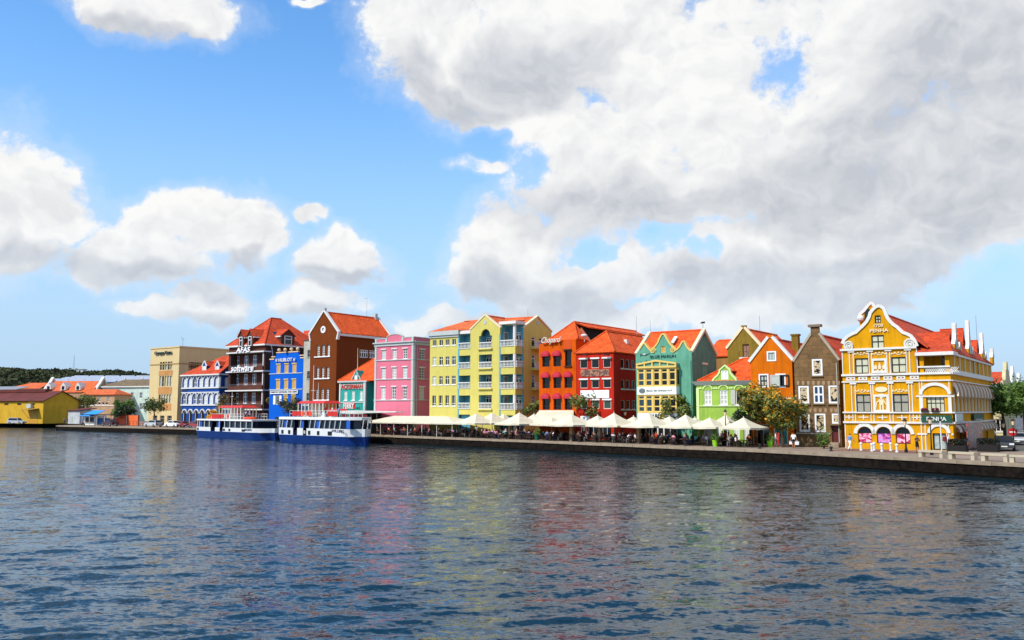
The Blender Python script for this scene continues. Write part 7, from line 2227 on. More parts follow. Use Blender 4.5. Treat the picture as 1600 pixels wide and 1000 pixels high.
for px, off, top, zn in ((745, 6, 'white', 'yellow hotel'), (870, 6.5, 'black', 'awning house'), (990, 6.2, 'red', 'red house'), (1132, 4.0, 'red', 'lime house'), (1128, 4.3, 'white', 'lime house'), (640, 6, 'pink', 'pink house'), (632, 6.3, 'yellow', 'pink house'), (665, 5.8, 'white', 'pink house')):
    person('stand', top, 'black', gpt(px, off), rng.uniform(0, 6), 'person in %s standing among the tables before the %s' % (top, zn), rng.choice((0, 1, 2)), 0)

def parasol(px, ypk, half, off, label, ybase=None):
    t = quay_px(px, off); base = quay(t, off)
    zt = at(px, ypk, base.y).z - QZ
    hp = half * base.y / FPX * 1.02
    zb = 2.22
    o = thing('parasol', label, 'parasol', base, QA, 'cream parasols over the quay terrace')
    mb = MB(); n = 6
    cor = [(-hp, -hp), (hp, -hp), (hp, hp), (-hp, hp)]
    for k in range(4):
        (x0, y0), (x1, y1) = cor[k], cor[(k + 1) % 4]
        prev = None
        for j in range(n + 1):
            f = j / n; z = zb + (zt - zb) * (1 - f) ** 1.5
            a, c = (x0 * f, y0 * f, z), (x1 * f, y1 * f, z); mid = ((x0 + x1) / 2 * f, (y0 + y1) / 2 * f, z - .05 * f)
            if prev:
                pa, pc, pm = prev
                mb.add([pa, pm, mid, a], [(0, 3, 2, 1)]); mb.add([pm, pc, c, mid], [(0, 3, 2, 1)])
            prev = (a, c, mid)
        mb.add([(x0, y0, zb), ((x0 + x1) / 2, (y0 + y1) / 2, zb - .05), ((x0 + x1) / 2, (y0 + y1) / 2, zb - .27), (x0, y0, zb - .2)], [(0, 3, 2, 1)])
        mb.add([((x0 + x1) / 2, (y0 + y1) / 2, zb - .05), (x1, y1, zb), (x1, y1, zb - .2), ((x0 + x1) / 2, (y0 + y1) / 2, zb - .27)], [(0, 3, 2, 1)])
    obj('canopy', mb, CANVAS, o)
    obj('pole', MB().tube((0, 0, 0), (0, 0, zt - .05), .045, .04, 8), mat('pole_beige', 'B8A888', .6), o)
    obj('base', MB().lathe([(.38, 0), (.36, .08), (.08, .12)], 12), CONC, o)
    rb = MB()
    for (x, y) in cor: rb.tube((0, 0, zb + .15), (x * .92, y * .92, zb - .01), .018, .018, 4)
    obj('rib', rb, mat('pole_beige', 'B8A888'), o)
    obj('finial', MB().ball((0, 0, zt + .06), .07, 6, 5), CANVAS, o)
PAR = [(744, 646, 27, 3.4), (769, 645, 26, 6.4), (787, 646.5, 20, 8.6), (811.5, 644.5, 27, 4.0), (834.5, 646.5, 22, 7.5), (862, 652, 24, 4.2),
       (893, 647, 32, 3.2), (934, 649, 26, 5.6), (959.5, 645, 31, 3.4), (990, 650.5, 24, 6.4), (1014.5, 645.8, 31, 3.4), (1046, 650.5, 25, 5.8), (1071.5, 647.5, 29, 3.2), (1086, 652, 24, 7.2), (1109, 652.5, 29, 3.6), (1134.5, 648, 29, 5.6), (1162, 652, 27, 3.0), (1177, 662, 12, 6.0)]
for i, (px, yp, hf, off) in enumerate(PAR):
    parasol(px, yp, hf, off, '%s cream parasol %s before the %s' % ('wide' if hf > 28 else ('small' if hf < 24 else 'medium-sized'), 'at the quay edge' if off < 4.5 else ('close to the house fronts' if off > 7 else 'in the middle of the terrace'), zone(px)))
# long low canopy at the left end of the terrace
def long_canopy():
    ta, tb = quay_px(587, 3.5), quay_px(724, 3.5)
    L = tb - ta; o = thing('terrace_canopy', 'long low cream canopy on posts before the pink house and yellow hotel', 'canopy', quay(ta, 0), QA)
    y0, y1, yr = 1.4, 8.0, 4.4; zb, zt = 2.15, 3.15
    mb = MB().add([(0, y0, zb), (L, y0, zb), (L - 5, yr, zt), (4, yr, zt), (0, y1, zb), (L, y1, zb)], [(0, 1, 2, 3), (1, 5, 2), (5, 4, 3, 2), (4, 0, 3)])
    mb.box(0, L, y0 - .03, y0, zb - .22, zb)
    obj('canopy', mb, CANVAS, o)
    for k in range(7):
        for y in (y0 + .2, y1 - .2): obj('post', MB().tube((.4 + (L - .8) * k / 6, y, 0), (.4 + (L - .8) * k / 6, y, zb + .1), .05, .05, 6), WHITE, o)
long_canopy()

# planters, menu boards
def planter(label, base, m, seed):
    t = thing('planter', label, 'planter', base)
    obj('pot', MB().lathe([(.26, 0), (.36, .62), (.39, .64), (.39, .72), (.33, .72)], 14), m, t)
    r = random.Random(seed); V = []; Fc = []
    for i in range(260):
        d = Vector((r.gauss(0, .22), r.gauss(0, .22), .75 + abs(r.gauss(0, .35)))); u = Vector((r.gauss(0, 1), r.gauss(0, 1), r.gauss(0, 1))).normalized() * .1; w_ = u.orthogonal().normalized() * .05
        n0 = len(V); V += [d - u, d + w_, d + u, d - w_]; Fc.append((n0, n0 + 1, n0 + 2, n0 + 3))
    obj('plant', MB().add(V, Fc), GREEN, t)
LIMEP = mat('lime_pot', '8CC81E', .5); DKGP = mat('green_pot', '0E5A40', .5)
planter('lime green flower pot at the quay edge under the golden trees', gp2(1203.5, 698.5), LIMEP, 1)
planter('lime green flower pot on the terrace before the lime house', gpt(1117, 2.0), LIMEP, 2)
planter('dark green flower pot on the terrace before the awning house', gpt(839, 2.0), DKGP, 3)
for px, off, lb in ((893, 2.4, 'red house corner'), (937.5, 3.0, 'red house windows'), (998, 3.0, 'sea-green house corner'), (797, 3.0, 'yellow hotel corner')):
    c = gpt(px, off); t = thing('menu_pillar', 'tan square pillar on the terrace by the ' + lb, 'pillar', c, QA)
    obj('shaft', MB().box(-.2, .2, -.2, .2, .12, 2.15), mat('tan_pillar', 'B09068', .8, .1, 1), t); obj('plinth', MB().box(-.27, .27, -.27, .27, 0, .12), CONC, t); obj('cap', MB().box(-.25, .25, -.25, .25, 2.15, 2.25), CONC, t)

# ================================================================== street lamps, signs, benches, bollards
def lamp(label, base, h, heads=1, m=BLACK, tall=False):
    t = thing('street_lamp', label, 'street lamp', base, QA, 'lantern street lamps on the quay')
    obj('post', MB().lathe([(.16, 0), (.16, .25), (.09, .5), (.06, 1.0), (.05, h)], 10), m, t)
    xs = [0] if heads == 1 else ([-.5, .5] if heads == 2 else [-.6, .6, 0, 0]); ys = [0] * len(xs)
    if heads == 4: ys = [0, 0, -.6, .6]
    if heads > 1:
        ar = MB()
        for x, y in zip(xs, ys): ar.path([(0, 0, h - .5), (x * .6, y * .6, h - .62), (x, y, h - .45)], .03, 5)
        obj('arm', ar, m, t)
    for x, y in zip(xs, ys):
        z = h if heads == 1 else h - .45
        l_ = obj('lantern', MB().lathe([(.12, 0), (.2, .42), (.2, .44)], 6, (x, y, z)), mat('lamp_glass', 'E8C8A0', .3), t)
        obj('lantern_cap', MB().lathe([(.28, .44), (.1, .6), (.02, .75)], 6, (x, y, z)), m, l_)
def lamp_px(label, px, yb, yt, heads=1):
    b = gp2(px, yb); lamp(label, b, at(px, yt, b.y).z - QZ - .6, heads)
lamp_px('single black lantern lamp before the arched shop windows of the amber house', 1416, 707, 655)
lamp_px('black lantern lamp between the benches and the amber house sign', 1456, 711, 652)
lamp_px('black lantern lamp at the lime house terrace', 1134.5, 697, 641)
lamp_px('twin black lantern lamp at the red house terrace', 973, 687, 637, 2)
lamp_px('four-armed lantern lamp before the yellow hotel', 681, 677, 638, 4)
lamp_px('thin lantern lamp between the yellow hotel and the awning house', 819, 683, 637, 1)
lamp_px('black lantern lamp by the no-entry sign', 1585, 703, 655)
lamp_px('farther black lantern lamp in the street', 1569, 695, 660)
b = gp2(1471.5, 707); t = thing('white_post', 'slim white lamp post with dark head before the shop door', 'post', b)
obj('post', MB().tube((0, 0, 0), (0, 0, 3.1), .07, .06, 8), WHITE, t); obj('lamp_head', MB().lathe([(.1, 3.1), (.16, 3.2), (.03, 3.4)], 8), BLACK, t)
# no-entry sign
b = gp2(1583.5, 702.5); t = thing('no_entry_sign', 'round red no-entry traffic sign on a dark pole', 'traffic sign', b, radians(-25))
obj('pole', MB().tube((0, 0, 0), (0, 0, 2.9), .035, .035, 6), STEEL, t)
dz = at(1584, 675, b.y).z - QZ
d_ = obj('disc', MB().slab([(.42 * cos(i * pi / 12), dz + .42 * sin(i * pi / 12)) for i in range(24)], -.07, -.04), mat('sign_red_disc', 'B01818', .4), t)
obj('white_bar', MB().box(-.28, .28, -.08, -.071, dz - .07, dz + .07), WHITE, d_)
# concrete benches along the edge
for i, (p0, p1, yb) in enumerate(((1438.5, 1476, 715), (1485, 1525.5, 718), (1536, 1577, 721), (1578.5, 1640, 724))):
    A = gp2(p0, yb - 1); Bv = gp2(p1, yb + 1.2); d = (Bv - A); L = d.length; an = atan2(d.y, d.x)
    t = thing('bench', 'long pale concrete bench at the quay edge, ' + ('nearest the street lamp', 'before the dark planter box', 'beside the black car', 'last one past the no-entry sign')[i], 'bench', A, an, 'concrete benches at the quay edge')
    obj('seat', MB().box(0, L, -.3, .3, .46, .64), mat('bench_concrete', 'C4B69C', .85, .1, 1, k=.85), t)
    for x in (.16, L - .16): obj('leg', MB().box(x - .16, x + .16, -.25, .25, 0, .46), mat('bench_concrete', 'C4B69C'), t)
# dark planter boxes by the corner
for i, (px, yb, w_) in enumerate(((1497, 708, 1.7), (1545, 706, 1.9))):
    b = gp2(px, yb); t = thing('planter_box', 'black box planter with dark hedge, ' + ('before the poster board', 'beside the black car'), 'planter') if False else thing('planter_box', 'black box planter with clipped dark hedge ' + ('before the fish poster', 'beside the black car')[i], 'planter', b, QA)
    obj('box', MB().box(-w_ * .5, w_ * .5, -.4, .4, 0, .75), mat('black_box', '17130F', .8), t)
    r = random.Random(i); V = []; Fc = []
    for k in range(700):
        q = Vector((r.uniform(-w_ * .52, w_ * .52), r.uniform(-.42, .42), r.uniform(.7, 1.35))); u = Vector((r.gauss(0, 1), r.gauss(0, 1), r.gauss(0, 1))).normalized() * .09; v_ = u.orthogonal().normalized() * .05
        n0 = len(V); V += [q - u, q + v_, q + u, q - v_]; Fc.append((n0, n0 + 1, n0 + 2, n0 + 3))
    obj('hedge', MB().add(V, Fc), leaf_mat('leaf_blackish', '1E2414', '141A10'), t)
# white bollards
bol = MB().lathe([(.15, 0), (.15, .1), (.11, .14), (.11, .62), (.16, .66), (.16, .74), (.1, .84), (.02, .88)], 10).mesh('bollard', WHITE)
for px, py in ((1345.5, 704), (1362.5, 705.5), (1366, 704), (1378, 706), (1392, 704.5), (1401.5, 707)):
    tag(obj('bollard', bol, None, None, gp2(px, py)), 'small white bollard in the row before the arched shop windows', 'bollard', 'white bollards before the amber house')
moor = MB().lathe([(.2, 0), (.2, .06), (.12, .1), (.12, .3), (.2, .36), (.2, .42), (.05, .5)], 10).mesh('mooring_bollard', mat('bollard_black_white', '2A2622', .6))
for px in (600, 680, 780, 905, 1070, 1186, 1297):
    tag(obj('mooring_bollard', moor, None, None, gpt(px, .7)), 'squat dark mooring bollard on the quay coping', 'bollard', 'mooring bollards along the quay')
# ================================================================== cars
def car(name, label, base, rot, paint, kind='sedan', k=1.0, group=None):
    t = thing(name, label, 'car', base, rot, group)
    pm = mat('paint_' + paint, {'black': '121416', 'silver': 'A8ACB0', 'white': 'E4E4E2', 'red': '8E1A18', 'darkred': '3E1414', 'greysilver': 'B4B8B8'}[paint], .22, spec=.6)
    L, Wd = 4.4, 1.74
    lo = [(-2.2, .32), (2.2, .32), (2.22, .62), (2.12, .80), (1.2, .92), (-1.5, .94), (-2.15, .88), (-2.22, .6)]
    if kind == 'sedan': cab = [(1.15, .90), (.45, 1.40), (-.75, 1.43), (-1.55, .93)]
    elif kind == 'suv': cab = [(1.05, .92), (.5, 1.62), (-1.8, 1.66), (-2.1, .92)]
    else: cab = [(1.15, .90), (.4, 1.46), (-1.6, 1.45), (-2.05, .92)]
    body = MB(); hw = Wd / 2
    def ext(prof, w0, w1, mb):
        zmin = min(z for x, z in prof); zmax = max(z for x, z in prof); n = len(prof)
        wv = lambda z: w0 + (w1 - w0) * (z - zmin) / (zmax - zmin)
        vs = [(x, -wv(z), z) for x, z in prof] + [(x, wv(z), z) for x, z in prof]
        mb.add(vs, [tuple(range(n)), tuple(range(2 * n - 1, n - 1, -1))] + [(i, n + i, n + (i + 1) % n, (i + 1) % n) for i in range(n)])
    ext(lo, hw, hw * .96, body); ext(cab, hw * .93, hw * .76, body)
    bo = obj('body', body, pm, t)
    # glazing, slightly proud of the cabin
    g = MB(); c = cab
    def lerp(a, b_, f): return (a[0] + (b_[0] - a[0]) * f, a[1] + (b_[1] - a[1]) * f)
    zr = c[1][1]; z0 = c[0][1]
    wz = lambda z: hw * .93 + (hw * .76 - hw * .93) * (z - z0) / (c[2][1] - z0)
    for s in (-1, 1):
        q = [(c[0][0] - .22, z0 + .07), (c[1][0] - .02, zr - .07), (c[2][0] + .05, zr - .06), (c[3][0] + .32, z0 + .07)]
        m1 = (q[0][0] + q[3][0]) / 2
        for a, b_ in ((q[0], m1 + .04), (m1 - .04, q[3])):
            pass
        g.add([(x, s * (wz(z) + .012), z) for x, z in q], [(0, 1, 2, 3) if s < 0 else (3, 2, 1, 0)])
    for a, b_, dx in ((c[0], c[1], .015), (c[3], c[2], -.015)):
        p0, p1 = lerp(a, b_, .12), lerp(a, b_, .9)
        g.add([(p0[0] + dx, -wz(p0[1]) * .94, p0[1] + .01), (p0[0] + dx, wz(p0[1]) * .94, p0[1] + .01), (p1[0] + dx, wz(p1[1]) * .92, p1[1] + .01), (p1[0] + dx, -wz(p1[1]) * .92, p1[1] + .01)], [(0, 1, 2, 3)])
    obj('glazing', g, GLASS, t)
    tyre = mat('tyre_rubber', '0E0D0C', .85)
    for x in (-1.35, 1.38):
        for s in (-1, 1):
            w_ = MB().lathe([(.2, -.1), (.31, -.1), (.33, -.05), (.33, .05), (.31, .1), (.2, .1)], 16); w_.v = [(a + x, cc + s * (hw - .08), b_ + .33) for a, b_, cc in w_.v]
            wo_ = obj('wheel', w_, tyre, t)
            rm = MB().lathe([(.2, -.1), (.05, -.12), (.02, .12), (.2, .1)], 12); rm.v = [(a + x, cc + s * (hw - .08), b_ + .33) for a, b_, cc in rm.v]
            obj('rim', rm, STEEL, wo_)
    for s in (-1, 1):
        obj('headlight', MB().box(2.06, 2.235, s * .62 - .2, s * .62 + .2, .62, .78), mat('headlight_glass', 'D8DCE0', .15), t)
        obj('tail_light', MB().box(-2.235, -2.1, s * .66 - .14, s * .66 + .14, .66, .84), mat('tail_red', '8A1010', .3), t)
        obj('wing_mirror', MB().box(.85, 1.0, s * (hw + .01) - (.0 if s > 0 else .16), s * (hw + .01) + (.16 if s > 0 else .0), .93, 1.05), pm, t)
    obj('bumper', MB().box(2.2, 2.27, -hw * .9, hw * .9, .36, .56).box(-2.27, -2.2, -hw * .9, hw * .9, .36, .56), mat('bumper_grey', '3A3C3E', .5), t)
    obj('number_plate', MB().box(2.272, 2.285, -.26, .26, .42, .53).box(-2.285, -2.272, -.26, .26, .42, .53), mat('plate_white', 'D8D8C8', .5), t)
    t.scale = (k, k, k)
    return t
b = gp2(1570, 704); car('parked_car', 'black saloon parked facing the quay beside the amber corner house', b, radians(-120), 'black', 'sedan', 1.06)
b = gp2(1600, 696); car('parked_car', 'silver car at the edge of the street past the no-entry sign', b + Vector((.6, 2, 0)), radians(-125), 'silver', 'hatch')
LQ = atan2(61 * .92, -46.0)
def lq(px, off):
    """on the left quay arm"""
    A = Vector((-72, 195.2, QZ)); Bv = Vector((-118, 229, QZ)); d = (Bv - A).normalized(); n = Vector((-d.y, d.x, 0)); n = n if n.dot(A) > 0 else -n
    o = A + n * off; r = ray(px, 660)
    det = r.x * (-d.y) + d.x * r.y; t = (o.x * (-d.y) + d.x * o.y) / det
    q = r * t; return Vector((q.x, q.y, QZ)), atan2(d.y, d.x)
p_, a_ = lq(172, 3.2); car('parked_car', 'dark maroon saloon parked on the quay near the blue roofed kiosk', p_, a_, 'darkred', 'sedan', 1.15, 'cars parked on the left quay')
p_, a_ = lq(240, 4.5); car('parked_car', 'silver hatchback parked behind the leaning tree', p_, a_, 'greysilver', 'hatch', 1.15, 'cars parked on the left quay')
p_, a_ = lq(272, 4.5); car('parked_car', 'white saloon parked before the beige office block', p_, a_ + pi, 'white', 'sedan', 1.15, 'cars parked on the left quay')
car('parked_car', 'red saloon parked nose to the white saloon', gpt(287, 3.4), QA, 'red', 'sedan', 1.05, 'cars parked on the left quay')
car('parked_car', 'red car half hidden by the stern of the open-decked ferry', gpt(308, 3.4), QA, 'red', 'hatch', 1.05, 'cars parked on the left quay')
q = at(26, 659, 252); car('parked_car', 'silver off-roader parked before the yellow warehouse', Vector((q.x, 252, QZ)), radians(-6), 'greysilver', 'suv', 1.12)
p_, a_ = lq(130, 4.0)
t = thing('motorbike', 'small dark motorbike parked at the quay tip', 'motorbike', p_, a_)
for x in (-.65, .65):
    w_ = MB().lathe([(.22, -.05), (.3, -.05), (.3, .05), (.22, .05)], 14); w_.v = [(a + x, cc, b_ + .3) for a, b_, cc in w_.v]; obj('wheel', w_, mat('tyre_rubber', '0E0D0C'), t)
obj('frame', MB().path([(-.65, 0, .3), (-.1, 0, .5), (.3, 0, .8), (.65, 0, .3)], .05).box(-.25, .2, -.14, .14, .35, .65), BLACK, t)
obj('seat', MB().box(-.75, .05, -.13, .13, .72, .84), mat('seat_black', '14110F', .7), t); obj('tank', MB().ball((.2, 0, .82), .2, 8, 6), mat('paint_red', '8E1A18', .22), t)
obj('handlebar', MB().path([(.35, -.35, 1.05), (.42, 0, 1.0), (.35, .35, 1.05)], .02).tube((.42, 0, 1.0), (.62, 0, .45), .03), STEEL, t)

# ================================================================== sheds and kiosks on the left quay
p_, a_ = lq(140, 9.0)
k = thing('kiosk', 'kiosk with bright blue sloping roof at the quay tip', 'kiosk', p_, a_ + pi)
obj('wall', MB().box(-3.2, 3.2, 0, 3, 0, 2.6), WHITE, k); obj('roof', MB().plate([(-3.8, -1.2, 2.5), (3.8, -1.2, 2.5), (3.0, 2.5, 4.0), (-3.0, 2.5, 4.0)], .12), mat('blue_sheet', '1E90E8', .5, .1, .5), k)
obj('counter_window', MB().box(-2.2, 2.2, -.06, -.002, 1.0, 2.1), GLASS, k); obj('counter', MB().box(-2.4, 2.4, -.5, -.061, .9, 1.0), WOOD, k)
p_, a_ = lq(158, 7.0)
k = thing('pavilion', 'open pavilion with thin dark flat roof and blue and orange panels', 'pavilion', p_, a_ + pi)
obj('roof', MB().box(-8, 8, -1.5, 3.0, 2.75, 2.95), mat('dark_sheet', '2A2420', .7), k)
for x in (-7.6, -3.8, 0, 3.8, 7.6):
    for y in (-1.2, 2.7): obj('post', MB().tube((x, y, 0), (x, y, 2.75), .07, .07, 6), WHITE, k)
for i, hx in enumerate(('1E5EA8', '1E5EA8', 'D8542A', 'D8542A')): obj('panel', MB().box(-7.4 + i * 3.8, -4.0 + i * 3.8, 2.5, 2.6, .3, 1.9), mat('panel_%s' % hx, hx, .6, .1, 1), k)
p_, a_ = lq(199, 10.0)
k = thing('orange_hoarding', 'solid orange hoarding wall beside the quay road', 'hoarding', p_, a_ + pi)
for i in range(5): obj('board', MB().box(-5 + i * 2, -3.03 + i * 2, 0, .12, .1, 2.7), mat('orange_board', 'E0662C', .7, .12, .8), k)
for i in range(6): obj('post', MB().box(-5.05 + i * 2, -4.95 + i * 2, .12, .3, 0, 2.8), WOOD, k)
p_, a_ = lq(218, 7.0)
k = thing('railing', 'reddish steel railing leading along the quay road', 'railing', p_, a_ + pi)
for i in range(7): obj('post', MB().tube((-4.5 + i * 1.5, 0, 0), (-4.5 + i * 1.5, 0, 1.3), .05, .05, 6), mat('rail_red', '8E4A38', .6), k)
obj('rail', MB().tube((-4.5, 0, 1.25), (4.5, 0, 1.25), .05).tube((-4.5, 0, .7), (4.5, 0, .7), .04), mat('rail_red', '8E4A38'), k)

# ================================================================== ferries
def ferry(label, name_txt, A, Bv, variant):
    """A = left end, Bv = right end at the waterline (world xy)"""
    d = (Bv - A); L = d.length; an = atan2(d.y, d.x)
    t = thing('ferry_boat', label, 'boat', Vector((A.x, A.y, 0)), an)
    B = 5.6
    blue = mat('hull_blue', '143C88', .35, .2, .4, k=.75, streak=.2); wh = mat('boat_white', 'E6E6E2', .45, .05, .5, k=.88, streak=.1); red = mat('boat_red', 'C4281E', .5)
    # hull: cross-sections, sharper at the ends
    def section(x):
        f = x / L
        wv = 1.0
        if f > .84: wv = max(.10, (1 - ((f - .84) / .16) ** 2.2))
        if f < .05: wv = .8 + .2 * (f / .05) ** .5
        return B / 2 * wv
    XS = [0, .01, .025, .05, .1, .2, .35, .5, .65, .78, .84, .87, .9, .925, .95, .97, .985, 1]
    def skinband(z0, z1, in0, in1, mb, f0=0.0, f1=1.0, sheer=0.0):
        xs = [f0] + [f for f in XS if f0 < f < f1] + [f1]; vs = []; n = len(xs)
        for f in xs:
            w_ = section(f * L); sh = sheer * max(0, f - .6) ** 2
            w0, w1 = max(.05, w_ - in0), max(.05, w_ - in1)
            vs += [(f * L, B / 2 - w0, z0), (f * L, B / 2 - w1, z1 + sh), (f * L, B / 2 + w1, z1 + sh), (f * L, B / 2 + w0, z0)]
        fs = []
        for i in range(n - 1):
            for j in range(4):
                a, b_ = i * 4 + j, i * 4 + (j + 1) % 4; fs.append((a, a + 4, b_ + 4, b_))
        fs += [(0, 1, 2, 3), tuple((n - 1) * 4 + j for j in (3, 2, 1, 0))]
        mb.add(vs, fs)
    hb = MB(); skinband(-.6, 1.18, .5, 0, hb); obj('hull', hb, blue, t)
    rb = MB(); skinband(1.18, 1.28, -.05, -.05, rb); obj('rubbing_strake', rb, mat('strake_blue', '123A80', .5), t)
    xs = XS
    # bulwark: white plates with gaps for the gangways
    gates = ((.26, .33), (.40, .45)) if variant == 0 else ((.24, .30), (.38, .43))
    segs = []; x = 0.0
    for a, c in gates: segs.append((x, a)); x = c
    segs.append((x, 1.0))
    zb = 2.05 if variant == 0 else 2.45
    for a, c in segs:
        mb = MB(); xx = [f for f in xs if a < f < c]; xx = [a] + xx + [c]
        for side in (0, 1):
            for f0, f1 in zip(xx[:-1], xx[1:]):
                w0, w1 = section(f0 * L), section(f1 * L); s = -1 if side == 0 else 1
                y0, y1 = B / 2 + s * w0, B / 2 + s * w1
                mb.add([(f0 * L, y0, 1.27), (f1 * L, y1, 1.27), (f1 * L, y1, zb), (f0 * L, y0, zb), (f0 * L, y0 - s * .08, 1.27), (f1 * L, y1 - s * .08, 1.27), (f1 * L, y1 - s * .08, zb), (f0 * L, y0 - s * .08, zb)],
                       [(0, 1, 2, 3), (7, 6, 5, 4), (3, 2, 6, 7), (0, 3, 7, 4), (1, 5, 6, 2)])
        if a == 0.0: w0 = section(0); mb.box(-.04, .04, B / 2 - w0, B / 2 + w0, 1.27, zb)
        if c == 1.0: w0 = section(L); mb.box(L - .04, L + .04, B / 2 - w0, B / 2 + w0, 1.27, zb)
        obj('bulwark', mb, wh, t)
    obj('deck', MB().box(.6, L - .8, .5, B - .5, 1.2, 1.26), mat('deck_grey', '6A6E70', .8), t)
    # openings and fenders in the bulwark
    for f in ((.06, .47, .55, .74) if variant == 0 else (.09, .19, .47, .59, .73)):
        obj('fairlead', MB().box(f * L - .35, f * L + .35 + (.5 if f > .7 else 0), -.06, .1, 1.42, 1.42 + (zb - 1.3) * .55), BLACK, t)
    # cabin posts and windows
    zr = 3.35 if variant == 0 else 3.85
    c0, c1 = (.0, .86) if variant == 0 else (.01, .985)
    posts = [c0 + (c1 - c0) * i / (11 if variant == 0 else 15) for i in range((12 if variant == 0 else 16))]
    rake = 0 if variant == 0 else .35
    for f in posts:
        if any(a - .005 < f < c + .005 for a, c in gates): continue
        w_ = section(f * L) - .1
        for s in (-1, 1):
            y = B / 2 + s * w_
            obj('window_post', MB().tube((f * L, y, zb), (f * L + (rake if f > .3 else rake), y, zr), .09, .09, 5), wh, t)
    cab = MB()
    for a, c in segs:
        a2, c2 = max(a, c0 + .01), min(c, c1 - .01)
        if c2 - a2 < .03: continue
        skinband(zb - .4, zr - .02, .28, .28, cab, a2, c2)
    obj('cabin_glazing', cab, mat('ferry_glass', '0E1C2C', .08) , t)
    bl = MB()
    for f in ((.07, .36) if variant == 0 else (.10, .33, .55, .93)): bl.box(f * L, f * L + 1.0, .2, .26, zb, zr - .1)
    obj('blue_curtain', bl, mat('curtain_blue', '1E56B0', .7), t)
    rf = MB(); rth = .28 if variant == 0 else .42
    skinband(zr, zr + rth, -.08, -.02, rf, c0, c1)
    obj('upper_deck', rf, wh, t)
    # upper deck rail with red boards and lifebuoys
    zd = zr + rth
    rl = MB(); ra, rb_ = (.24, .72) if variant == 0 else (.16, .80)
    for i in range(13):
        x = (ra + (rb_ - ra) * i / 12) * L
        for y in (.4, B - .4): rl.tube((x, y, zd), (x, y, zd + 1.05), .035, .035, 5)
    for z in (.55, 1.05):
        for y in (.4, B - .4): rl.tube((ra * L, y, zd + z), (rb_ * L, y, zd + z), .03, .03, 5)
    obj('railing', rl, wh, t)
    for i, f in enumerate(((.25, .32, .37) if variant == 0 else (.20, .26, .40, .68, .74))):
        bd = obj('rail_board', MB().box(f * L, f * L + (1.9 if variant == 0 else 1.5), .3, .36, zd + .2, zd + .95), red, t)
    for f in ((.5,) if variant == 0 else (.36, .46)):
        lb_ = MB().lathe([(.28, -.06), (.40, -.06), (.42, 0), (.40, .06), (.28, .06)], 14); lb_.v = [(x, z, y) for x, y, z in lb_.v]
        obj('lifebuoy', lb_, mat('buoy_orange', 'E04A24', .6), t, (f * L, .25, zd + .6))
    # wheelhouse
    w0, w1 = (.30, .62) if variant == 0 else (.22, .56)
    zw = zd + 2.25
    wp = MB()
    for i in range(8):
        x = (w0 + (w1 - w0) * i / 7) * L
        for y in (1.2, B - 1.2): wp.tube((x, y, zd), (x, y, zw), .1, .1, 5)
    obj('wheelhouse_post', wp, mat('cream_boat', 'E0DCC4', .6), t)
    wx0 = (w0 + .04) * L; wx1 = (w0 + (.16 if variant == 0 else .14)) * L
    whh = obj('wheelhouse', MB().box(wx0, wx1, 1.3, B - 1.3, zd, zw - .05), wh, t)
    obj('wheelhouse_window', MB().box(wx0 + .2, wx1 - .2, 1.24, 1.298, zd + 1.0, zd + 1.9).box(wx0 - .05, wx0 - .002, 1.7, B - 1.7, zd + 1.0, zd + 1.9), GLASSB, whh)
    obj('canopy_roof', MB().add([((w0 - .02) * L, 1.1, zw), ((w1 + .02) * L, 1.1, zw), ((w1 + .02) * L, B - 1.1, zw), ((w0 - .02) * L, B - 1.1, zw), ((w0) * L, 1.6, zw + .42), ((w1) * L, 1.6, zw + .42), ((w1) * L, B - 1.6, zw + .42), ((w0) * L, B - 1.6, zw + .42)],
         [(0, 3, 2, 1), (4, 5, 6, 7), (0, 1, 5, 4), (1, 2, 6, 5), (2, 3, 7, 6), (3, 0, 4, 7)]), red, t)
    mst = MB().tube((w0 * L + 2, B / 2, zw + .3), (w0 * L + 2, B / 2, zw + (3 if variant == 0 else 6.5)), .06, .04, 6).tube((w0 * L + 1.3, B / 2, zw + 2.2), (w0 * L + 2.7, B / 2, zw + 2.2), .03)
    obj('mast', mst, wh, t)
    if variant == 0:
        tarp = MB(); n0 = 9
        for i in range(40): pass
        obj('orange_raft', MB().lathe([(1.2, 0), (1.35, .2), (1.1, .45), (.2, .5)], 14, (.14 * L, 2.5, zd)), mat('buoy_orange', 'E04A24'), t)
        obj('orange_raft', MB().lathe([(1.2, 0), (1.35, .2), (1.1, .45), (.2, .5)], 14, (.66 * L, 2.5, zd)), mat('buoy_orange', 'E04A24'), t)
    else:
        for f in (.6, .71): obj('searchlight', MB().lathe([(.5, 0), (.3, .4), (.08, .9)], 10, (f * L, .8, zd)), wh, t)
    # name on the bow
    o = obj('lettering', text_mb(name_txt, 3.6 if variant else 2.6, .42, .02, 0, .01), mat('boat_lettering', '1C2A5A', .6), t, ((.76 if variant else .77) * L, -.03, zb - .5))
    # crew and passengers
    r = random.Random(variant + 5)
    for i in range(3):
        x = (.50 + .09 * i + r.uniform(-.02, .02)) * L; loc = t.matrix_basis if False else None
        wpt = Vector((A.x, A.y, 0)) + Vector((cos(an), sin(an), 0)) * x + Vector((-sin(an), cos(an), 0)) * 2.4; wpt.z = zd
        person('stand', ('red', 'white', 'blue')[i], 'navy', wpt, an + r.uniform(-1, 1), 'person in %s top on the upper deck of the %s ferry' % (('red', 'white', 'blue')[i], 'open-decked' if variant == 0 else 'larger'), r.randrange(3), 0)
    return t
def wpt(px, py): 
    q = onz(px, py, 0.0); return q
fa, fb = quay_px(303.5, -6.9, 676), quay_px(431, -6.9 + 2.8, 676)
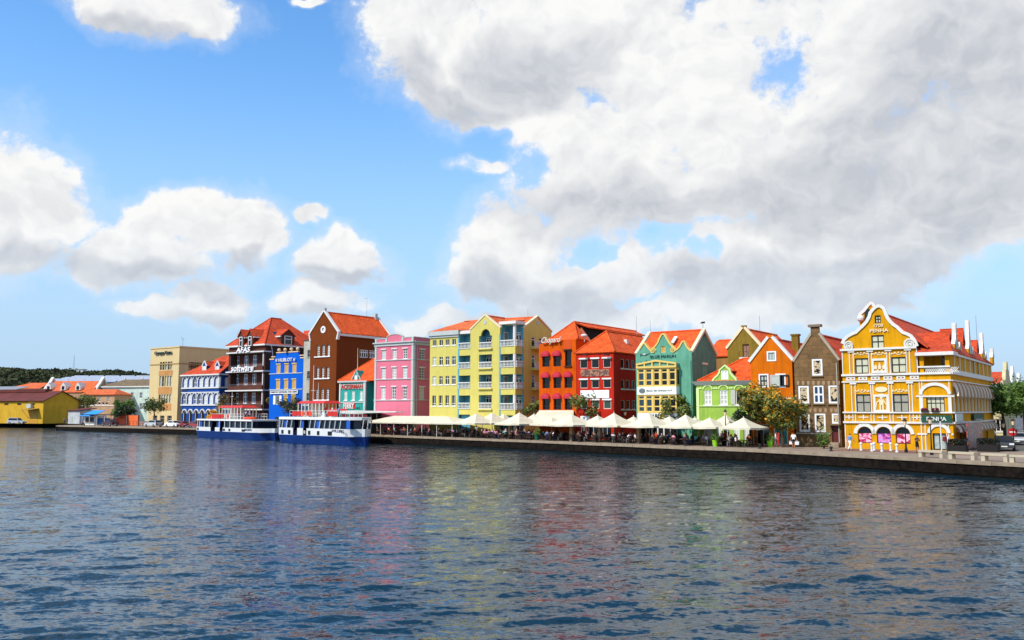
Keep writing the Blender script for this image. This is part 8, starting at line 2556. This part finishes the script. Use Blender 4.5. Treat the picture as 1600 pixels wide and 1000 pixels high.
ferry('blue and white ferry with open foredeck, moored behind the larger ferry', 'BALUARTE', quay(fa, -6.9, 0), quay(fb, -6.9, 0), 0)
fa, fb = quay_px(432, -8.6, 676), quay_px(572, -8.6 + 2.8, 676)
ferry('larger blue and white ferry with raked cabin windows and red canopy', 'WILLEMS', quay(fa, -8.6, 0), quay(fb, -8.6, 0), 1)

# ferry landing
def landing():
    ta = quay_px(512, 1.5); tb = quay_px(622, 5)
    t = thing('ferry_landing', 'ferry landing shelter with flat white roof, red fascia and dark blue ticket booth', 'shelter', quay(ta, 0), QA)
    L = tb - ta
    obj('roof', MB().add([(0, .6, 3.55), (L * .62, .6, 3.55), (L, 4.5, 3.75), (L, 6.2, 3.75), (0, 6.2, 3.55), (0, .6, 3.95), (L * .62, .6, 4.05), (L, 4.5, 3.9), (L, 6.2, 3.9), (0, 6.2, 3.95)],
        [(4, 3, 2, 1, 0), (5, 6, 7, 8, 9), (0, 1, 6, 5), (1, 2, 7, 6), (2, 3, 8, 7), (3, 4, 9, 8), (4, 0, 5, 9)]), WHITE, t)
    obj('fascia', MB().box(.2, L * .42, .9, 1.1, 3.96, 4.35), mat('boat_red', 'C4281E'), t)
    for k in range(6):
        for y in (1.2, 5.6): obj('post', MB().tube((.5 + k * (L * .6 - 1) / 5, y, 0), (.5 + k * (L * .6 - 1) / 5, y, 3.55), .08, .08, 6), WHITE, t)
    s = obj('sign', text_mb('FERRY', 3.4, .95, .12, 0, .03), WHITE, t, (L * .36, .95, 4.36))
    obj('sign_frame', MB().box(L * .36 - .15, L * .36 + 3.55, 1.0, 1.06, 4.36, 5.4), mat('boat_red', 'C4281E'), t)
    bx = L * .46
    obj('ticket_booth', MB().box(bx, bx + 3.2, 1.0, 3.4, 0, 2.7), mat('booth_blue', '0E4A86', .6, .1, 1), t)
    obj('notice', MB().box(bx + 2.3, bx + 3.1, .95, .998, 1.2, 2.3), GREYT, t)
    obj('back_wall', MB().box(.3, L * .6, 6.0, 6.15, 0, 3.5), mat('dark_sheet', '2A2420', .7), t)
    for k in range(4): obj('menu_sign', MB().box(bx - 5 + k * 3.0, bx - 3 + k * 3.0, .62, .7, 2.9, 3.4), mat('maroon_sign', '6A1A1A', .6, .3, 3), t)
landing()

# ================================================================== houses up the side street
def street_houses():
    al = radians(36)
    specs = [('cream_street_house', 'cream house with red roof behind the amber corner house', 1552, 1566, 128, 'EADFB0', 566, 1), ('white_street_house', 'white stepped gable house up the side street', 1566, 1578, 150, 'F0EEE6', 573, 0),
             ('pink_street_house', 'pale pinkish house farther up the side street', 1577, 1589, 178, 'F0D8C8', 584, 0), ('red_street_house', 'brick red house closing the view of the side street', 1588, 1640, 215, 'B85A3C', 600, 1)]
    for nm, lb, pL, pR, Y, hx, yt, rf in specs:
        b = Bld(nm, lb, pL - 14, pR, Y, 36); F, S = b.front, b.side
        m = wall(nm, hx, .88); zt = F.z(pR - 3, yt) - 3.6
        st = dict(fm=mat('white_frame', 'F4F4F0'), gm=GLASS, cols=2, ft=.1, rc=.15, sill=.1)
        d = 16
        nfl = max(2, int(zt / 3.6))
        for f in range(nfl):
            for k in range(4): window(S, 2 + k * 4, 1.0 + f * (zt - 1) / nfl, 1.2, 1.8, st)
            for k in range(2): window(F, b.w * (.62 + .2 * k), 1.0 + f * (zt - 1) / nfl, 1.1, 1.8, st)
        b.shell(m, zt, d)
        b.part('parapet', MB().box(-.1, b.w + .2, -.2, .4, zt, zt + .5), WHITE)
        S.obj('stepped_gable', MB().slab([(3, zt), (13, zt), (13, zt + .8), (11, zt + 1.2), (10, zt + 2.6), (9, zt + 2.9), (8.6, zt + 4), (7.4, zt + 4), (7, zt + 2.9), (6, zt + 2.6), (5, zt + 1.2), (3, zt + .8)], -.1, .4), WHITE if not rf else m)
        b.roof([[(0, .4, zt), (b.w - .4, .4, zt), (b.w - .4, d / 2, zt + 2.5), (0, d / 2, zt + 2.5)], [(0, d, zt), (b.w - .4, d, zt), (b.w - .4, d / 2, zt + 2.5), (0, d / 2, zt + 2.5)]], TILE_R)
street_houses()
